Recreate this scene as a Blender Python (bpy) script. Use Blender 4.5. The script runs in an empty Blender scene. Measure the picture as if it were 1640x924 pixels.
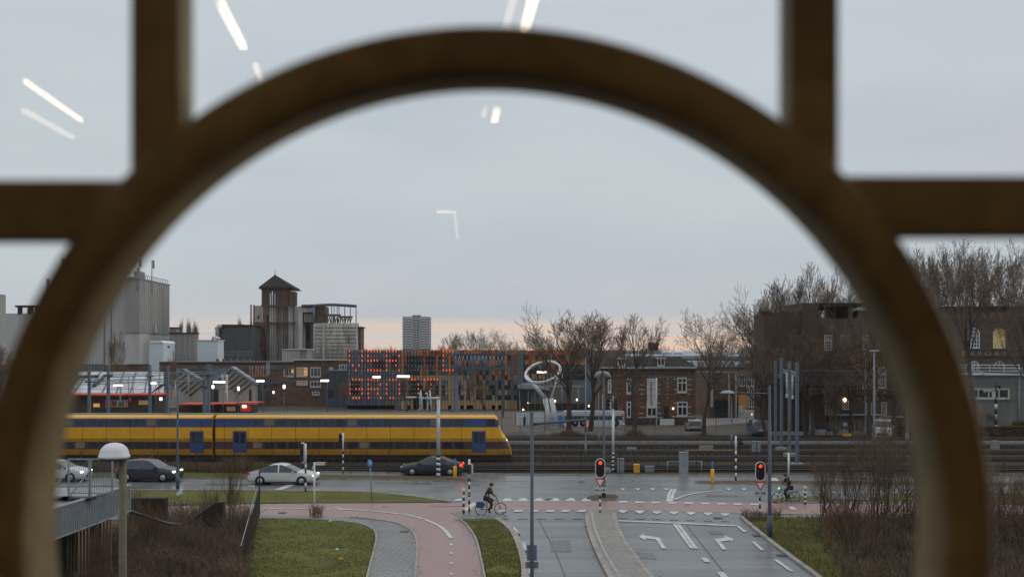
import bpy, bmesh, math, random
from mathutils import Vector, Matrix
R = math.radians
random.seed(7)
SC = bpy.context.scene
COL = SC.collection
F, H, HOR, CX = 1600.0, 8.8, 575.0, 820.0      # focal length in photo pixels, eye height, horizon row, centre column

# ---------------------------------------------------------------- camera, sky, sun, exposure
cam_d = bpy.data.cameras.new("camera"); cam = bpy.data.objects.new("camera", cam_d); COL.objects.link(cam)
cam.location = (0, 0, H); cam.rotation_euler = (R(90), 0, 0)
cam_d.sensor_width = 36; cam_d.lens = F / 1640 * 36; cam_d.shift_y = (HOR - 462) / 1640
cam_d.clip_start = .05; cam_d.clip_end = 6000
cam_d.dof.use_dof = True; cam_d.dof.focus_distance = 75; cam_d.dof.aperture_fstop = 2.0
SC.camera = cam
SC.view_settings.view_transform = 'Standard'; SC.view_settings.look = 'None'
SC.view_settings.exposure = 0.03; SC.view_settings.gamma = 1
SC.cycles.use_denoising = True
SC.cycles.max_bounces = 6; SC.cycles.transparent_max_bounces = 12
SC.cycles.sample_clamp_indirect = 6
SUN_EL, SUN_AZ = R(14), R(62)                    # low behind the cloud, beyond the brick house

world = bpy.data.worlds.new("World"); SC.world = world; world.use_nodes = True
wn, wl = world.node_tree.nodes, world.node_tree.links
wn.clear()
def WN(t, **k):
    n = wn.new(t)
    for a, b in k.items(): setattr(n, a, b)
    return n
wo = WN('ShaderNodeOutputWorld'); bg = WN('ShaderNodeBackground'); bg.inputs[1].default_value = .1
wl.new(bg.outputs[0], wo.inputs[0])
sky = WN('ShaderNodeTexSky', sky_type='NISHITA'); sky.sun_disc = False
sky.sun_elevation = SUN_EL; sky.sun_rotation = SUN_AZ; sky.dust_density = 2
tc = WN('ShaderNodeTexCoord'); sep = WN('ShaderNodeSeparateXYZ'); wl.new(tc.outputs['Generated'], sep.inputs[0])
def cloud_noise(sx, sz, scale, detail=5, rough=.55, off=(0,0,0)):
    mp = WN('ShaderNodeMapping'); mp.inputs['Scale'].default_value = (sx, sx, sz); mp.inputs['Location'].default_value = off
    wl.new(tc.outputs['Generated'], mp.inputs[0])
    n = WN('ShaderNodeTexNoise'); n.inputs['Scale'].default_value = scale; n.inputs['Detail'].default_value = detail
    n.inputs['Roughness'].default_value = rough; wl.new(mp.outputs[0], n.inputs[0]); return n
def wramp(src, stops):
    r = WN('ShaderNodeValToRGB'); wl.new(src, r.inputs[0])
    e = r.color_ramp.elements
    while len(e) < len(stops): e.new(.5)
    for i, (p, c) in enumerate(stops): e[i].position = p; e[i].color = (*c, 1)
    return r
def wmix(a, b, fac, mode='MIX'):
    m = WN('ShaderNodeMix', data_type='RGBA', blend_type=mode)
    for s, v in ((m.inputs[6], a), (m.inputs[7], b), (m.inputs[0], fac)):
        if hasattr(v, 'links'): wl.new(v, s)
        else: s.default_value = v if not isinstance(v, tuple) else (*v, 1)
    return m.outputs[2]
def wmath(op, a, b=0.0):
    m = WN('ShaderNodeMath', operation=op)
    for s, v in ((m.inputs[0], a), (m.inputs[1], b)):
        if hasattr(v, 'links'): wl.new(v, s)
        else: s.default_value = v
    return m.outputs[0]
# deck of grey cloud: two greys, broken softly; a pale pink opening low over the horizon with thin orange streaks
base = wramp(sep.outputs[2], [(0.0, (.43, .45, .50)), (.10, (.42, .475, .53)), (.20, (.43, .49, .545)), (.34, (.53, .58, .63)), (.60, (1.15, 1.19, 1.22)), (1.0, (1.6, 1.64, 1.66))])
n1 = cloud_noise(1.2, 7, 2.4, 5)
soft = wramp(n1.outputs[0], [(.32, (0, 0, 0)), (.68, (1, 1, 1))])
deck = wmix(base.outputs[0], (.515, .54, .60), wmath('MULTIPLY', soft.outputs[0], .75))
n1b = cloud_noise(1.0, 5, 1.3, 3, .5, (3.1, 1.7, .4))
soft2 = wramp(n1b.outputs[0], [(.38, (0, 0, 0)), (.66, (1, 1, 1))])
deck = wmix(deck, (.585, .65, .67), wmath('MULTIPLY', soft2.outputs[0], .60))
low = wramp(sep.outputs[2], [(0.0, (1, 1, 1)), (.036, (1, 1, 1)), (.047, (0, 0, 0)), (1, (0, 0, 0))])
n2 = cloud_noise(1.0, 26, 2.2, 5, .6, (0, 0, .3))
gap = wramp(wmath('ADD', n2.outputs[0], wmath('MULTIPLY', sep.outputs[2], -2.5)), [(.30, (0, 0, 0)), (.46, (1, 1, 1))])
pink = wmix((.54, .52, .54), (.68, .60, .55), gap.outputs[0])
n3 = cloud_noise(1.3, 70, 2.0, 5, .6, (.7, 0, .9))
ft = wmath('MULTIPLY', wramp(n3.outputs[0], [(.50, (0, 0, 0)), (.62, (1, 1, 1))]).outputs[0],
           wramp(sep.outputs[2], [(0, (1, 1, 1)), (.028, (.8, .8, .8)), (.045, (0, 0, 0)), (1, (0, 0, 0))]).outputs[0])
front = wmath('MAXIMUM', sep.outputs[1], 0.0)
pink = wmix(pink, (1.0, .58, .34), wmath('MULTIPLY', ft, .5))
lowf = wmath('MULTIPLY', low.outputs[0], wmath('POWER', front, 2.0))
skyc = wmix(deck, pink, lowf)
sc10 = wmix(skyc, (10.7, 10.75, 10.75), 1.0, 'MULTIPLY')
fin = wmix(sky.outputs[0], sc10, .97)
# the cloud's underside seen from the ground side
wl.new(fin, bg.inputs[0])

sun_d = bpy.data.lights.new("sun", 'SUN'); sun_d.energy = .6; sun_d.angle = R(18); sun_d.color = (1, .86, .74)
sun = bpy.data.objects.new("sun", sun_d); COL.objects.link(sun)
sd = Vector((math.sin(SUN_AZ) * math.cos(SUN_EL), math.cos(SUN_AZ) * math.cos(SUN_EL), math.sin(SUN_EL)))
sun.rotation_euler = (-sd).to_track_quat('-Z', 'Y').to_euler(); sun.location = (20, 60, 60)

# ---------------------------------------------------------------- helpers
def W(px, py, Y): return Vector(((px - CX) / F * Y, Y, H - (py - HOR) / F * Y))
def GY(py, z=0.0): return F * (H - z) / (py - HOR)
def G(px, py, z=0.0): return W(px, py, GY(py, z))

MATS = {}
def mat(name, col, rough=.8, var=.22, scale=1.5, col2=None, spec=.35, metal=0.0, bump=0.0, streak=0.0, emit=None, estr=1.0, fine=8.0):
    if name in MATS: return MATS[name]
    m = bpy.data.materials.new(name); m.use_nodes = True; nt = m.node_tree; N, L = nt.nodes, nt.links
    p = N['Principled BSDF']
    p.inputs['Roughness'].default_value = rough; p.inputs['Metallic'].default_value = metal
    p.inputs['Specular IOR Level'].default_value = spec
    g = N.new('ShaderNodeNewGeometry')
    n = N.new('ShaderNodeTexNoise'); n.inputs['Scale'].default_value = scale; n.inputs['Detail'].default_value = 4; n.inputs['Roughness'].default_value = .65
    src = g.outputs['Position']
    if streak:
        mp = N.new('ShaderNodeMapping'); mp.inputs['Scale'].default_value = (1, 1, 1 / streak); L.new(src, mp.inputs[0]); src = mp.outputs[0]
    L.new(src, n.inputs[0])
    n2 = N.new('ShaderNodeTexNoise'); n2.inputs['Scale'].default_value = scale * fine; n2.inputs['Detail'].default_value = 2; L.new(src, n2.inputs[0])
    ad = N.new('ShaderNodeMath'); ad.operation = 'MULTIPLY_ADD'; L.new(n2.outputs[0], ad.inputs[0]); ad.inputs[1].default_value = .45
    L.new(n.outputs[0], ad.inputs[2])
    r = N.new('ShaderNodeValToRGB'); L.new(ad.outputs[0], r.inputs[0])
    c2 = col2 or tuple(min(1, c * (1 + var)) for c in col); c1 = tuple(c * (1 - var) for c in col)
    r.color_ramp.elements[0].position = .48; r.color_ramp.elements[0].color = (*c1, 1)
    r.color_ramp.elements[1].position = .96; r.color_ramp.elements[1].color = (*c2, 1)
    L.new(r.outputs[0], p.inputs['Base Color'])
    if bump:
        b = N.new('ShaderNodeBump'); b.inputs['Strength'].default_value = bump; b.inputs['Distance'].default_value = .05
        L.new(ad.outputs[0], b.inputs['Height']); L.new(b.outputs[0], p.inputs['Normal'])
    if emit:
        p.inputs['Emission Color'].default_value = (*emit, 1); p.inputs['Emission Strength'].default_value = estr
    MATS[name] = m; return m

def finish_name(n): return n
class MB:
    """collects faces and links them as one mesh object; several materials allowed"""
    def __init__(s): s.v = []; s.f = []; s.mi = []; s.mats = []; s.M = None; s.sm = []
    def m(s, material):
        if material not in s.mats: s.mats.append(material)
        return s.mats.index(material)
    def add(s, pts, faces, material, smooth=False):
        o = len(s.v); k = s.m(material)
        if s.M is not None: pts = [s.M @ Vector(p) for p in pts]
        s.v += [tuple(p) for p in pts]
        for f in faces: s.f.append([o + i for i in f]); s.mi.append(k); s.sm.append(smooth)
    def quad(s, a, b, c, d, m): s.add([a, b, c, d], [(0, 1, 2, 3)], m)
    def box(s, x0, x1, y0, y1, z0, z1, m):
        if x0 > x1: x0, x1 = x1, x0
        if y0 > y1: y0, y1 = y1, y0
        if z0 > z1: z0, z1 = z1, z0
        P = [(x0,y0,z0),(x1,y0,z0),(x1,y1,z0),(x0,y1,z0),(x0,y0,z1),(x1,y0,z1),(x1,y1,z1),(x0,y1,z1)]
        s.add(P, [(0,3,2,1),(4,5,6,7),(0,1,5,4),(1,2,6,5),(2,3,7,6),(3,0,4,7)], m)
    def pbox(s, px0, py0, px1, py1, Y, d, m):
        """box whose front fills a photo rectangle at depth Y, d metres deep"""
        a = W(px0, py0, Y); b = W(px1, py1, Y); b.z = 0.0 if b.z < .9 else b.z; s.box(a.x, b.x, Y, Y + d, b.z, a.z, m)
    def tube(s, pts, r, m, n=6, r2=None, cap=True, smooth=True):
        pts = [Vector(p) for p in pts]; k = len(pts)
        rs = r if isinstance(r, (list, tuple)) else [r + ((r2 if r2 is not None else r) - r) * i / max(1, k - 1) for i in range(k)]
        V = []; up = None
        for i, p in enumerate(pts):
            d = (pts[min(i + 1, k - 1)] - pts[max(i - 1, 0)])
            d = d.normalized() if d.length > 1e-9 else Vector((0, 0, 1))
            if up is None: up = d.orthogonal().normalized()
            up = (up - d * up.dot(d)); up = up.normalized() if up.length > 1e-6 else d.orthogonal().normalized()
            w = d.cross(up)
            for j in range(n):
                a = 2 * math.pi * j / n; V.append(p + (up * math.cos(a) + w * math.sin(a)) * rs[i])
        Fc = [(i*n+j, i*n+(j+1)%n, (i+1)*n+(j+1)%n, (i+1)*n+j) for i in range(k-1) for j in range(n)]
        if cap: Fc += [tuple(range(n-1, -1, -1)), tuple(range((k-1)*n, k*n))]
        s.add(V, Fc, m, smooth)
    def lathe(s, c, prof, m, n=16, axis='Z', smooth=True):
        c = Vector(c); V = []
        for (r, h) in prof:
            for j in range(n):
                a = 2 * math.pi * j / n; x, y = r * math.cos(a), r * math.sin(a)
                V.append(c + (Vector((x, y, h)) if axis == 'Z' else Vector((x, h, y)) if axis == 'Y' else Vector((h, x, y))))
        k = len(prof)
        s.add(V, [(i*n+j, i*n+(j+1)%n, (i+1)*n+(j+1)%n, (i+1)*n+j) for i in range(k-1) for j in range(n)] + [tuple(range(n)), tuple(range((k-1)*n, k*n))], m, smooth)
    def prism(s, outline, y0, y1, m):
        """outline [(x,z)] extruded along Y"""
        n = len(outline)
        V = [(x, y0, z) for x, z in outline] + [(x, y1, z) for x, z in outline]
        s.add(V, [tuple(range(n)), tuple(range(2*n-1, n-1, -1))] + [(i, (i+1)%n, n+(i+1)%n, n+i) for i in range(n)], m)
    def slab(s, outline, z0, z1, m, mside=None):
        """outline [(x,y)] extruded along Z"""
        n = len(outline)
        V = [(x, y, z0) for x, y in outline] + [(x, y, z1) for x, y in outline]
        s.add(V, [tuple(range(n, 2*n))], m)
        s.add(V, [(i, (i+1)%n, n+(i+1)%n, n+i) for i in range(n)], mside or m)
    def build(s, name, parent=None, recalc=True, keep=False):
        if not s.v: return None
        me = bpy.data.meshes.new(name)
        off = world_loc(parent) if parent is not None else Vector((0, 0, 0))
        loc = Vector((0, 0, 0))
        if parent is None and not keep:
            xs = [v[0] for v in s.v]; ys = [v[1] for v in s.v]; zs = [v[2] for v in s.v]
            loc = Vector(((min(xs)+max(xs))/2, (min(ys)+max(ys))/2, min(zs))); off = loc
        me.from_pydata([(v[0]-off.x, v[1]-off.y, v[2]-off.z) for v in s.v], [], s.f)
        for mt in s.mats: me.materials.append(mt)
        me.polygons.foreach_set('material_index', s.mi); me.polygons.foreach_set('use_smooth', s.sm)
        me.update()
        if recalc and len(s.f) < 40000:
            bm = bmesh.new(); bm.from_mesh(me); bmesh.ops.recalc_face_normals(bm, faces=bm.faces); bm.to_mesh(me); bm.free()
        o = bpy.data.objects.new(name, me); o.location = loc; COL.objects.link(o)
        if parent is not None: o.parent = parent
        return o
def world_loc(o):
    l = Vector((0, 0, 0))
    while o is not None: l += o.location; o = o.parent
    return l
LABELS = set()
def tag(o, label, cat, group=None, kind=None):
    if label: o['label'] = label
    if cat: o['category'] = cat
    if group: o['group'] = group
    if kind: o['kind'] = kind
    return o
def thing(name, label, cat, loc=(0, 0, 0), group=None):
    o = bpy.data.objects.new(name, None); o.location = loc; o.empty_display_size = .2; COL.objects.link(o)
    return tag(o, label, cat, group)
def struct(name, mb): o = mb.build(name); o['kind'] = 'structure'; return o
def copy_tree(o, parent=None):
    c = o.copy(); COL.objects.link(c); c.parent = parent
    for ch in list(o.children): copy_tree(ch, c)
    return c

# ---------------------------------------------------------------- materials
M = dict(
 steel = mat('galvanised_steel', (.20, .25, .30), .5, .15, 3, metal=.3),
 steel_d = mat('dark_steel', (.07, .085, .11), .5, .2, 3, metal=.2),
 mast = mat('mast_grey_blue', (.15, .19, .24), .55, .2, 2),
 white = mat('white_paint', (.62, .63, .64), .45, .1, 3),
 offwhite = mat('worn_white', (.45, .46, .47), .6, .2, 2),
 black = mat('black_paint', (.016, .015, .015), .5, .3, 3),
 red = mat('red_paint', (.55, .04, .025), .5, .15, 3),
 awning = mat('red_awning', (.50, .045, .02), .6, .15, 2),
 blue = mat('sign_blue', (.02, .20, .55), .45, .1, 3),
 yellow = mat('bollard_yellow', (.75, .38, .015), .5, .12, 3),
 brick = mat('brick_brown', (.118, .066, .040), .9, .45, 1.2, bump=.2),
 brick_d = mat('brick_dark', (.066, .042, .028), .9, .35, 1.0, bump=.2),
 brick_h = mat('brick_hall', (.085, .055, .037), .9, .3, 1.0),
 stone = mat('pale_stone', (.42, .38, .34), .8, .15, 2),
 frame = mat('window_paint', (.55, .54, .51), .6, .1, 3),
 glass = mat('dark_glass', (.02, .024, .03), .12, .3, .6, spec=.6),
 glass_b = mat('grey_glass', (.05, .065, .08), .15, .3, .6, spec=.6),
 lit = mat('lit_window', (.4, .25, .1), .5, .3, 2, emit=(1, .50, .13), estr=.45),
 lit_dim = mat('dim_lit_window', (.2, .14, .08), .4, .4, 1.2, emit=(.9, .50, .22), estr=.16),
 lamp = mat('lamp_glow', (.9, .8, .6), .5, .05, 3, emit=(1, .72, .38), estr=5),
 lampw = mat('white_lamp_glow', (.9, .9, .85), .5, .05, 3, emit=(1, .93, .82), estr=3),
 red_on = mat('red_signal_glow', (.8, .05, .02), .5, .1, 3, emit=(1, .035, .015), estr=2.6),
 led = mat('orange_red_led', (.8, .1, .02), .5, .1, 3, emit=(1, .13, .02), estr=.85),
 roof_d = mat('dark_slate', (.030, .026, .025), .85, .3, 1.5, spec=.12),
 zinc = mat('zinc_roof', (.22, .25, .28), .5, .25, .7),
 conc = mat('concrete', (.23, .22, .21), .85, .2, 1.2, streak=3),
 conc_w = mat('weathered_concrete', (.38, .35, .31), .9, .5, .8, streak=5, col2=(.55, .52, .48)),
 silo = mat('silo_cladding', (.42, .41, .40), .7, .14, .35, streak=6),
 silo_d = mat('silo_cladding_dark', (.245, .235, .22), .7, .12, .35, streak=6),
 box_w = mat('pale_blue_cladding', (.50, .56, .60), .6, .08, 1),
 rust = mat('rusty_iron', (.11, .045, .028), .8, .4, 2),
 bark = mat('bark', (.052, .040, .030), .95, .35, 2),
 twig = mat('twigs', (.155, .108, .074), .95, .35, 1),
 twig_p = mat('twigs_reddish', (.17, .11, .07), .95, .35, 1),
 twig_b = mat('bramble_stems', (.10, .058, .030), .95, .5, .7, col2=(.16, .085, .032)),
 tyre = mat('tyre_rubber', (.012, .012, .012), .8, .2, 5),
 rim = mat('wheel_rim', (.35, .36, .38), .35, .1, 5, metal=.6),
 conc_k = mat('kerb_concrete', (.26, .24, .22), .8, .35, 2),
)
# ================================================================ THE GROUND
def gpoly(pts, z=0.0, hz=0.0): return [(G(x, y, z).x, G(x, y, z).y) for x, y in pts]
def smooth_line(pts, it=2, closed=False):
    for _ in range(it):
        q = [] if closed else [pts[0]]
        rng = range(len(pts)) if closed else range(len(pts) - 1)
        for i in rng:
            a, b = Vector(pts[i]), Vector(pts[(i + 1) % len(pts)])
            q += [tuple(a * .75 + b * .25), tuple(a * .25 + b * .75)]
        if not closed: q.append(pts[-1])
        pts = q
    return pts
def inside(x, y, poly):
    c = False; j = len(poly) - 1
    for i in range(len(poly)):
        xi, yi = poly[i]; xj, yj = poly[j]
        if (yi > y) != (yj > y) and x < (xj - xi) * (y - yi) / (yj - yi) + xi: c = not c
        j = i
    return c
def sheet(name, pts, z, m, kind='structure', sm=0, world_pts=False):
    p = pts if world_pts else gpoly(pts)
    if sm: p = smooth_line(p, sm, True)
    b = MB(); bm_pts = [(x, y, z) for x, y in p]
    b.add(bm_pts, [tuple(range(len(p)))], m)
    o = b.build(name, recalc=False)
    # triangulate concave outline cleanly
    bm = bmesh.new(); bm.from_mesh(o.data); bmesh.ops.triangulate(bm, faces=bm.faces, ngon_method='EAR_CLIP')
    for f in bm.faces:
        if f.normal.z < 0: f.normal_flip()
    bm.to_mesh(o.data); bm.free()
    if kind: o['kind'] = kind
    return o

earth = mat('earth', (.060, .045, .032), .95, .4, .5, bump=.4)
tarmac_far = mat('car_park_tarmac', (.115, .090, .068), .8, .3, .35, spec=.2)
grass_m = mat('grass_green', (.095, .085, .028), .95, .30, .5, col2=(.12, .132, .030), bump=.5, spec=.15)
grass_w = mat('grass_winter', (.085, .072, .030), .95, .35, .5, col2=(.09, .095, .022), bump=.5, spec=.15)
ballast = mat('ballast', (.040, .030, .022), .95, .4, .8, bump=.6, spec=.1)
leafl = mat('leaf_litter', (.075, .045, .022), .95, .4, .8, bump=.4)

def wet_material(name, base, base2, r0, r1, paver=None, tint=None):
    m = bpy.data.materials.new(name); m.use_nodes = True; N, L = m.node_tree.nodes, m.node_tree.links
    p = N['Principled BSDF']; g = N.new('ShaderNodeNewGeometry')
    def noise(sc, det, scale=(1, 1, 1), rough=.6):
        mp = N.new('ShaderNodeMapping'); mp.inputs['Scale'].default_value = scale; L.new(g.outputs['Position'], mp.inputs[0])
        n = N.new('ShaderNodeTexNoise'); n.inputs['Scale'].default_value = sc; n.inputs['Detail'].default_value = det; n.inputs['Roughness'].default_value = rough
        L.new(mp.outputs[0], n.inputs[0]); return n.outputs[0]
    big = noise(.16, 4, (1, .7, 1)); fine = noise(9, 3); mid = noise(1.1, 3)
    r = N.new('ShaderNodeValToRGB'); r.color_ramp.elements[0].position = .3; r.color_ramp.elements[1].position = .72
    r.color_ramp.elements[0].color = (*base, 1); r.color_ramp.elements[1].color = (*base2, 1)
    mx = N.new('ShaderNodeMath'); mx.operation = 'MULTIPLY_ADD'; L.new(fine, mx.inputs[0]); mx.inputs[1].default_value = .35
    a2 = N.new('ShaderNodeMath'); a2.operation = 'MULTIPLY'; L.new(big, a2.inputs[0]); a2.inputs[1].default_value = .65
    L.new(a2.outputs[0], mx.inputs[2]); L.new(mx.outputs[0], r.inputs[0]); col = r.outputs[0]
    if name == 'wet_asphalt':
        tn = noise(.5, 3, (.10, 1.6, 1)); r3 = N.new('ShaderNodeValToRGB'); L.new(tn, r3.inputs[0]); r3.color_ramp.elements[0].position = .38; r3.color_ramp.elements[1].position = .62
        r3.color_ramp.elements[0].color = (.72, .72, .73, 1); r3.color_ramp.elements[1].color = (1.08, 1.08, 1.08, 1)
        m3 = N.new('ShaderNodeMix'); m3.data_type = 'RGBA'; m3.blend_type = 'MULTIPLY'; m3.inputs[0].default_value = 1; L.new(col, m3.inputs[6]); L.new(r3.outputs[0], m3.inputs[7]); col = m3.outputs[2]
    if paver:
        bt = N.new('ShaderNodeTexBrick'); bt.inputs['Scale'].default_value = 1; bt.inputs['Mortar Size'].default_value = paver[2]
        bt.inputs['Brick Width'].default_value = paver[0]; bt.inputs['Row Height'].default_value = paver[1]
        bt.inputs['Color1'].default_value = (1, 1, 1, 1); bt.inputs['Color2'].default_value = (.82, .8, .78, 1); bt.inputs['Mortar'].default_value = (.38, .37, .36, 1)
        mp = N.new('ShaderNodeMapping'); mp.inputs['Rotation'].default_value = (0, 0, paver[3]); L.new(g.outputs['Position'], mp.inputs[0]); L.new(mp.outputs[0], bt.inputs[0])
        mm = N.new('ShaderNodeMix'); mm.data_type = 'RGBA'; mm.blend_type = 'MULTIPLY'; mm.inputs[0].default_value = 1
        L.new(col, mm.inputs[6]); L.new(bt.outputs[0], mm.inputs[7]); col = mm.outputs[2]
    L.new(col, p.inputs['Base Color'])
    rr = N.new('ShaderNodeMapRange'); L.new(big, rr.inputs[0]); rr.inputs[1].default_value = .35; rr.inputs[2].default_value = .65
    rr.inputs[3].default_value = r0 * .8; rr.inputs[4].default_value = r1; L.new(rr.outputs[0], p.inputs['Roughness'])
    p.inputs['Specular IOR Level'].default_value = .5; p.inputs['IOR'].default_value = 1.52
    b = N.new('ShaderNodeBump'); b.inputs['Strength'].default_value = .25; b.inputs['Distance'].default_value = .01
    L.new(mid if not paver else fine, b.inputs['Height']); L.new(b.outputs[0], p.inputs['Normal'])
    return m
road_m = wet_material('wet_asphalt', (.118, .128, .136), (.175, .183, .189), .30, .36)
pink_m = wet_material('red_cycle_asphalt', (.22, .125, .118), (.29, .175, .162), .34, .52)
pave_m = wet_material('grey_pavers', (.13, .127, .12), (.20, .195, .185), .32, .5, paver=(.62, .3, .035, R(6)))
isle_m = wet_material('island_slabs', (.17, .155, .14), (.24, .22, .20), .4, .6, paver=(.9, .9, .02, R(-12)))
paint_m = mat('road_paint', (.42, .42, .41), .5, .25, 1.6, spec=.4, col2=(.60, .60, .58), fine=12)
paint_w = mat('worn_road_paint', (.20, .20, .20), .5, .25, 1.6, spec=.4)

b = MB(); b.add([(-3000, -60, 0), (3000, -60, 0), (3000, 5000, 0), (-3000, 5000, 0)], [(0, 1, 2, 3)], earth)
o = b.build('ground', recalc=False); o['kind'] = 'structure'
sheet('car_park', [(-400, 658), (2000, 658), (2300, 696), (-700, 696)], .012, tarmac_far)
sheet('far_road', [(1120, 683), (1300, 668), (1290, 661), (1100, 673)], .024, mat('pale_wet_road', (.22, .21, .20), .45, .2, .5, spec=.5))
sheet('railway_ground', [(-900, 697), (2500, 697), (3000, 757), (-1300, 757)], .012, ballast)
sheet('far_verge', [(-700, 690.5), (2300, 690.5), (2300, 697), (-700, 697)], .016, grass_w)
# road surfaces
sheet('road', [(-300, 748), (300, 752), (640, 757), (850, 761), (1300, 763), (1900, 768), (1950, 800), (1330, 800), (1250, 803), (1200, 808), (1185, 825), (1212, 850), (1255, 885), (1310, 925), (1400, 1010), (1500, 1150),
       (800, 1150), (835, 1000), (846, 924), (838, 885), (822, 850), (800, 830), (735, 806), (700, 803), (560, 787), (180, 784), (-300, 782)], .020, road_m)
sheet('grass_verge', [(-300, 786), (180, 786), (420, 786.5), (560, 787.5), (640, 793), (722, 804.5), (640, 805.5), (420, 806.5), (200, 812), (-300, 806)], .06, grass_m)
sheet('cycle_path', [(-300, 806), (200, 812), (420, 807), (560, 805.5), (735, 805), (800, 802.5), (1100, 803), (1260, 806), (1700, 809), (1700, 823), (1290, 824), (1190, 822), (1000, 818), (800, 817), (738, 828), (748, 842), (762, 862), (768, 885), (776, 924), (790, 1000), (800, 1100),
       (655, 1100), (662, 1000), (665, 924), (669, 880), (666, 858), (650, 843), (620, 834), (560, 829), (420, 825), (-300, 828)], .028, pink_m)
sheet('footpath', [(-300, 828), (420, 825), (560, 829), (620, 834), (650, 843), (666, 858), (669, 880), (665, 924), (662, 1000), (655, 1100), (560, 1100), (575, 1000), (588, 924), (600, 880), (604, 860), (598, 848), (575, 838), (500, 832), (420, 831), (-300, 834)], .036, pave_m)
sheet('paved_corner', [(722, 822), (745, 817), (800, 818), (812, 826), (800, 832), (742, 832)], .044, pave_m)
sheet('footpath', [(1190, 823), (1240, 825), (1700, 824), (1700, 832), (1200, 832)], .044, pave_m)

def kerb(pts, w=.16, h=.13, name='kerb', m=None, sm=2):
    p = smooth_line(gpoly(pts), sm); b = MB(); m = m or M['conc_k']
    L_, R_ = [], []
    for i, q in enumerate(p):
        a = Vector(p[max(0, i-1)]); c = Vector(p[min(len(p)-1, i+1)]); d = (c - a).normalized(); n = Vector((-d.y, d.x)) * w / 2
        L_.append(Vector(q) + n); R_.append(Vector(q) - n)
    V = []
    for l, r in zip(L_, R_): V += [(l.x, l.y, .01), (l.x, l.y, h), (r.x, r.y, h), (r.x, r.y, .01)]
    Fc = []
    for i in range(len(p) - 1):
        o = i * 4
        for k in range(3): Fc.append((o+k, o+k+1, o+k+5, o+k+4))
    b.add(V, Fc, m); return struct(name, b)
kerb([(180, 785), (560, 787), (640, 792.5), (722, 804.5)], .16, .09)
kerb([(735, 832), (748, 842), (762, 862), (768, 885), (776, 924), (790, 1000)], .1, .1)
kerb([(795, 832), (806, 838), (822, 852), (836, 885), (843, 924), (833, 1000)], .3, .12)
kerb([(420, 831.5), (500, 832.5), (575, 838.5), (598, 848), (604, 860), (600, 880), (588, 924), (575, 1000)], .1, .1)
kerb([(560, 829), (620, 834), (650, 843), (666, 858), (669, 880), (665, 924), (660, 1000)], .12, .075)
kerb([(1188, 829), (1192, 834), (1225, 862), (1275, 900), (1312, 926), (1400, 1010)], .22, .13)
kerb([(-300, 749), (300, 753), (640, 758), (760, 759.5), (850, 761.5), (1300, 763.5), (1900, 768.5)], .16, .1)
kerb([(1245, 806), (1330, 806.3), (1600, 807)], .16, .1)

# refuge between the two arms of the side road
isl = [(938, 826), (944, 820), (955, 818), (978, 818), (984, 821), (985, 830), (991, 848), (1005, 872), (1030, 905), (1050, 927), (1110, 1000), (1010, 1000), (972, 924), (955, 890), (944, 862), (939, 840)]
p = smooth_line(gpoly(isl), 2, True)
b = MB(); b.slab(p, .01, .13, isle_m, M['conc_k']); isle = b.build('traffic_island', recalc=False); isle['kind'] = 'structure'
bm = bmesh.new(); bm.from_mesh(isle.data); bmesh.ops.triangulate(bm, faces=[f for f in bm.faces if len(f.verts) > 4], ngon_method='EAR_CLIP'); bm.to_mesh(isle.data); bm.free()
def inset_line(pts, w, z, name, m):
    q = smooth_line(gpoly(pts), 2); b = MB()
    for i in range(len(q) - 1):
        a, c = Vector(q[i]), Vector(q[i+1]); d = (c - a).normalized(); n = Vector((-d.y, d.x)) * w / 2
        b.add([(a.x+n.x, a.y+n.y, z), (c.x+n.x, c.y+n.y, z), (c.x-n.x, c.y-n.y, z), (a.x-n.x, a.y-n.y, z)], [(0, 1, 2, 3)], m)
    return b.build(name, recalc=False)
for k, pts in enumerate([[(940, 824), (941, 842), (947, 862), (958, 890), (976, 924), (1016, 1000)], [(983, 824), (987, 844), (1000, 870), (1024, 905), (1044, 928), (1104, 1000)],
                         [(948, 824), (950, 842), (957, 862), (968, 888), (990, 924), (1030, 1000)]]):
    o = inset_line(pts, .22 if k < 2 else .12, .136 + k*.004, 'island_kerb', M['conc_k'] if k < 2 else mat('pale_slab_edge', (.30, .28, .26), .8, .25, 2)); o['kind'] = 'structure'
b = MB(); b.slab(smooth_line(gpoly([(938, 798), (958, 794), (985, 794), (992, 799), (984, 802), (944, 802)]), 1, True), .02, .12, leafl, M['conc_k']); o = b.build('traffic_island'); o['kind'] = 'structure'
b = MB(); b.slab(smooth_line(gpoly([(565, 763), (640, 764.5), (700, 766), (772, 770.5), (740, 772.5), (640, 770), (560, 768)]), 1, True), .02, .13, leafl, M['conc_k']); o = b.build('traffic_island'); o['kind'] = 'structure'
b = MB(); b.slab(smooth_line(gpoly([(1090, 773), (1200, 772), (1300, 772.5), (1700, 776), (1700, 780), (1300, 777), (1180, 776)]), 1, True), .02, .13, leafl, M['conc_k']); o = b.build('traffic_island'); o['kind'] = 'structure'
b = MB(); b.slab(smooth_line(gpoly([(150, 758), (330, 759.5), (510, 762.5), (620, 765), (570, 769), (400, 768), (280, 767), (100, 764)]), 1, True), .02, .14, grass_w, M['conc_k']); o = b.build('central_verge'); o['kind'] = 'structure'
b = MB(); b.slab(smooth_line(gpoly([(1238, 802.5), (1262, 798), (1330, 797), (1332, 801), (1310, 804), (1240, 805)]), 1, True), .02, .13, grass_m, M['conc_k']); o = b.build('grass_verge'); o['kind'] = 'structure'
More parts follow.
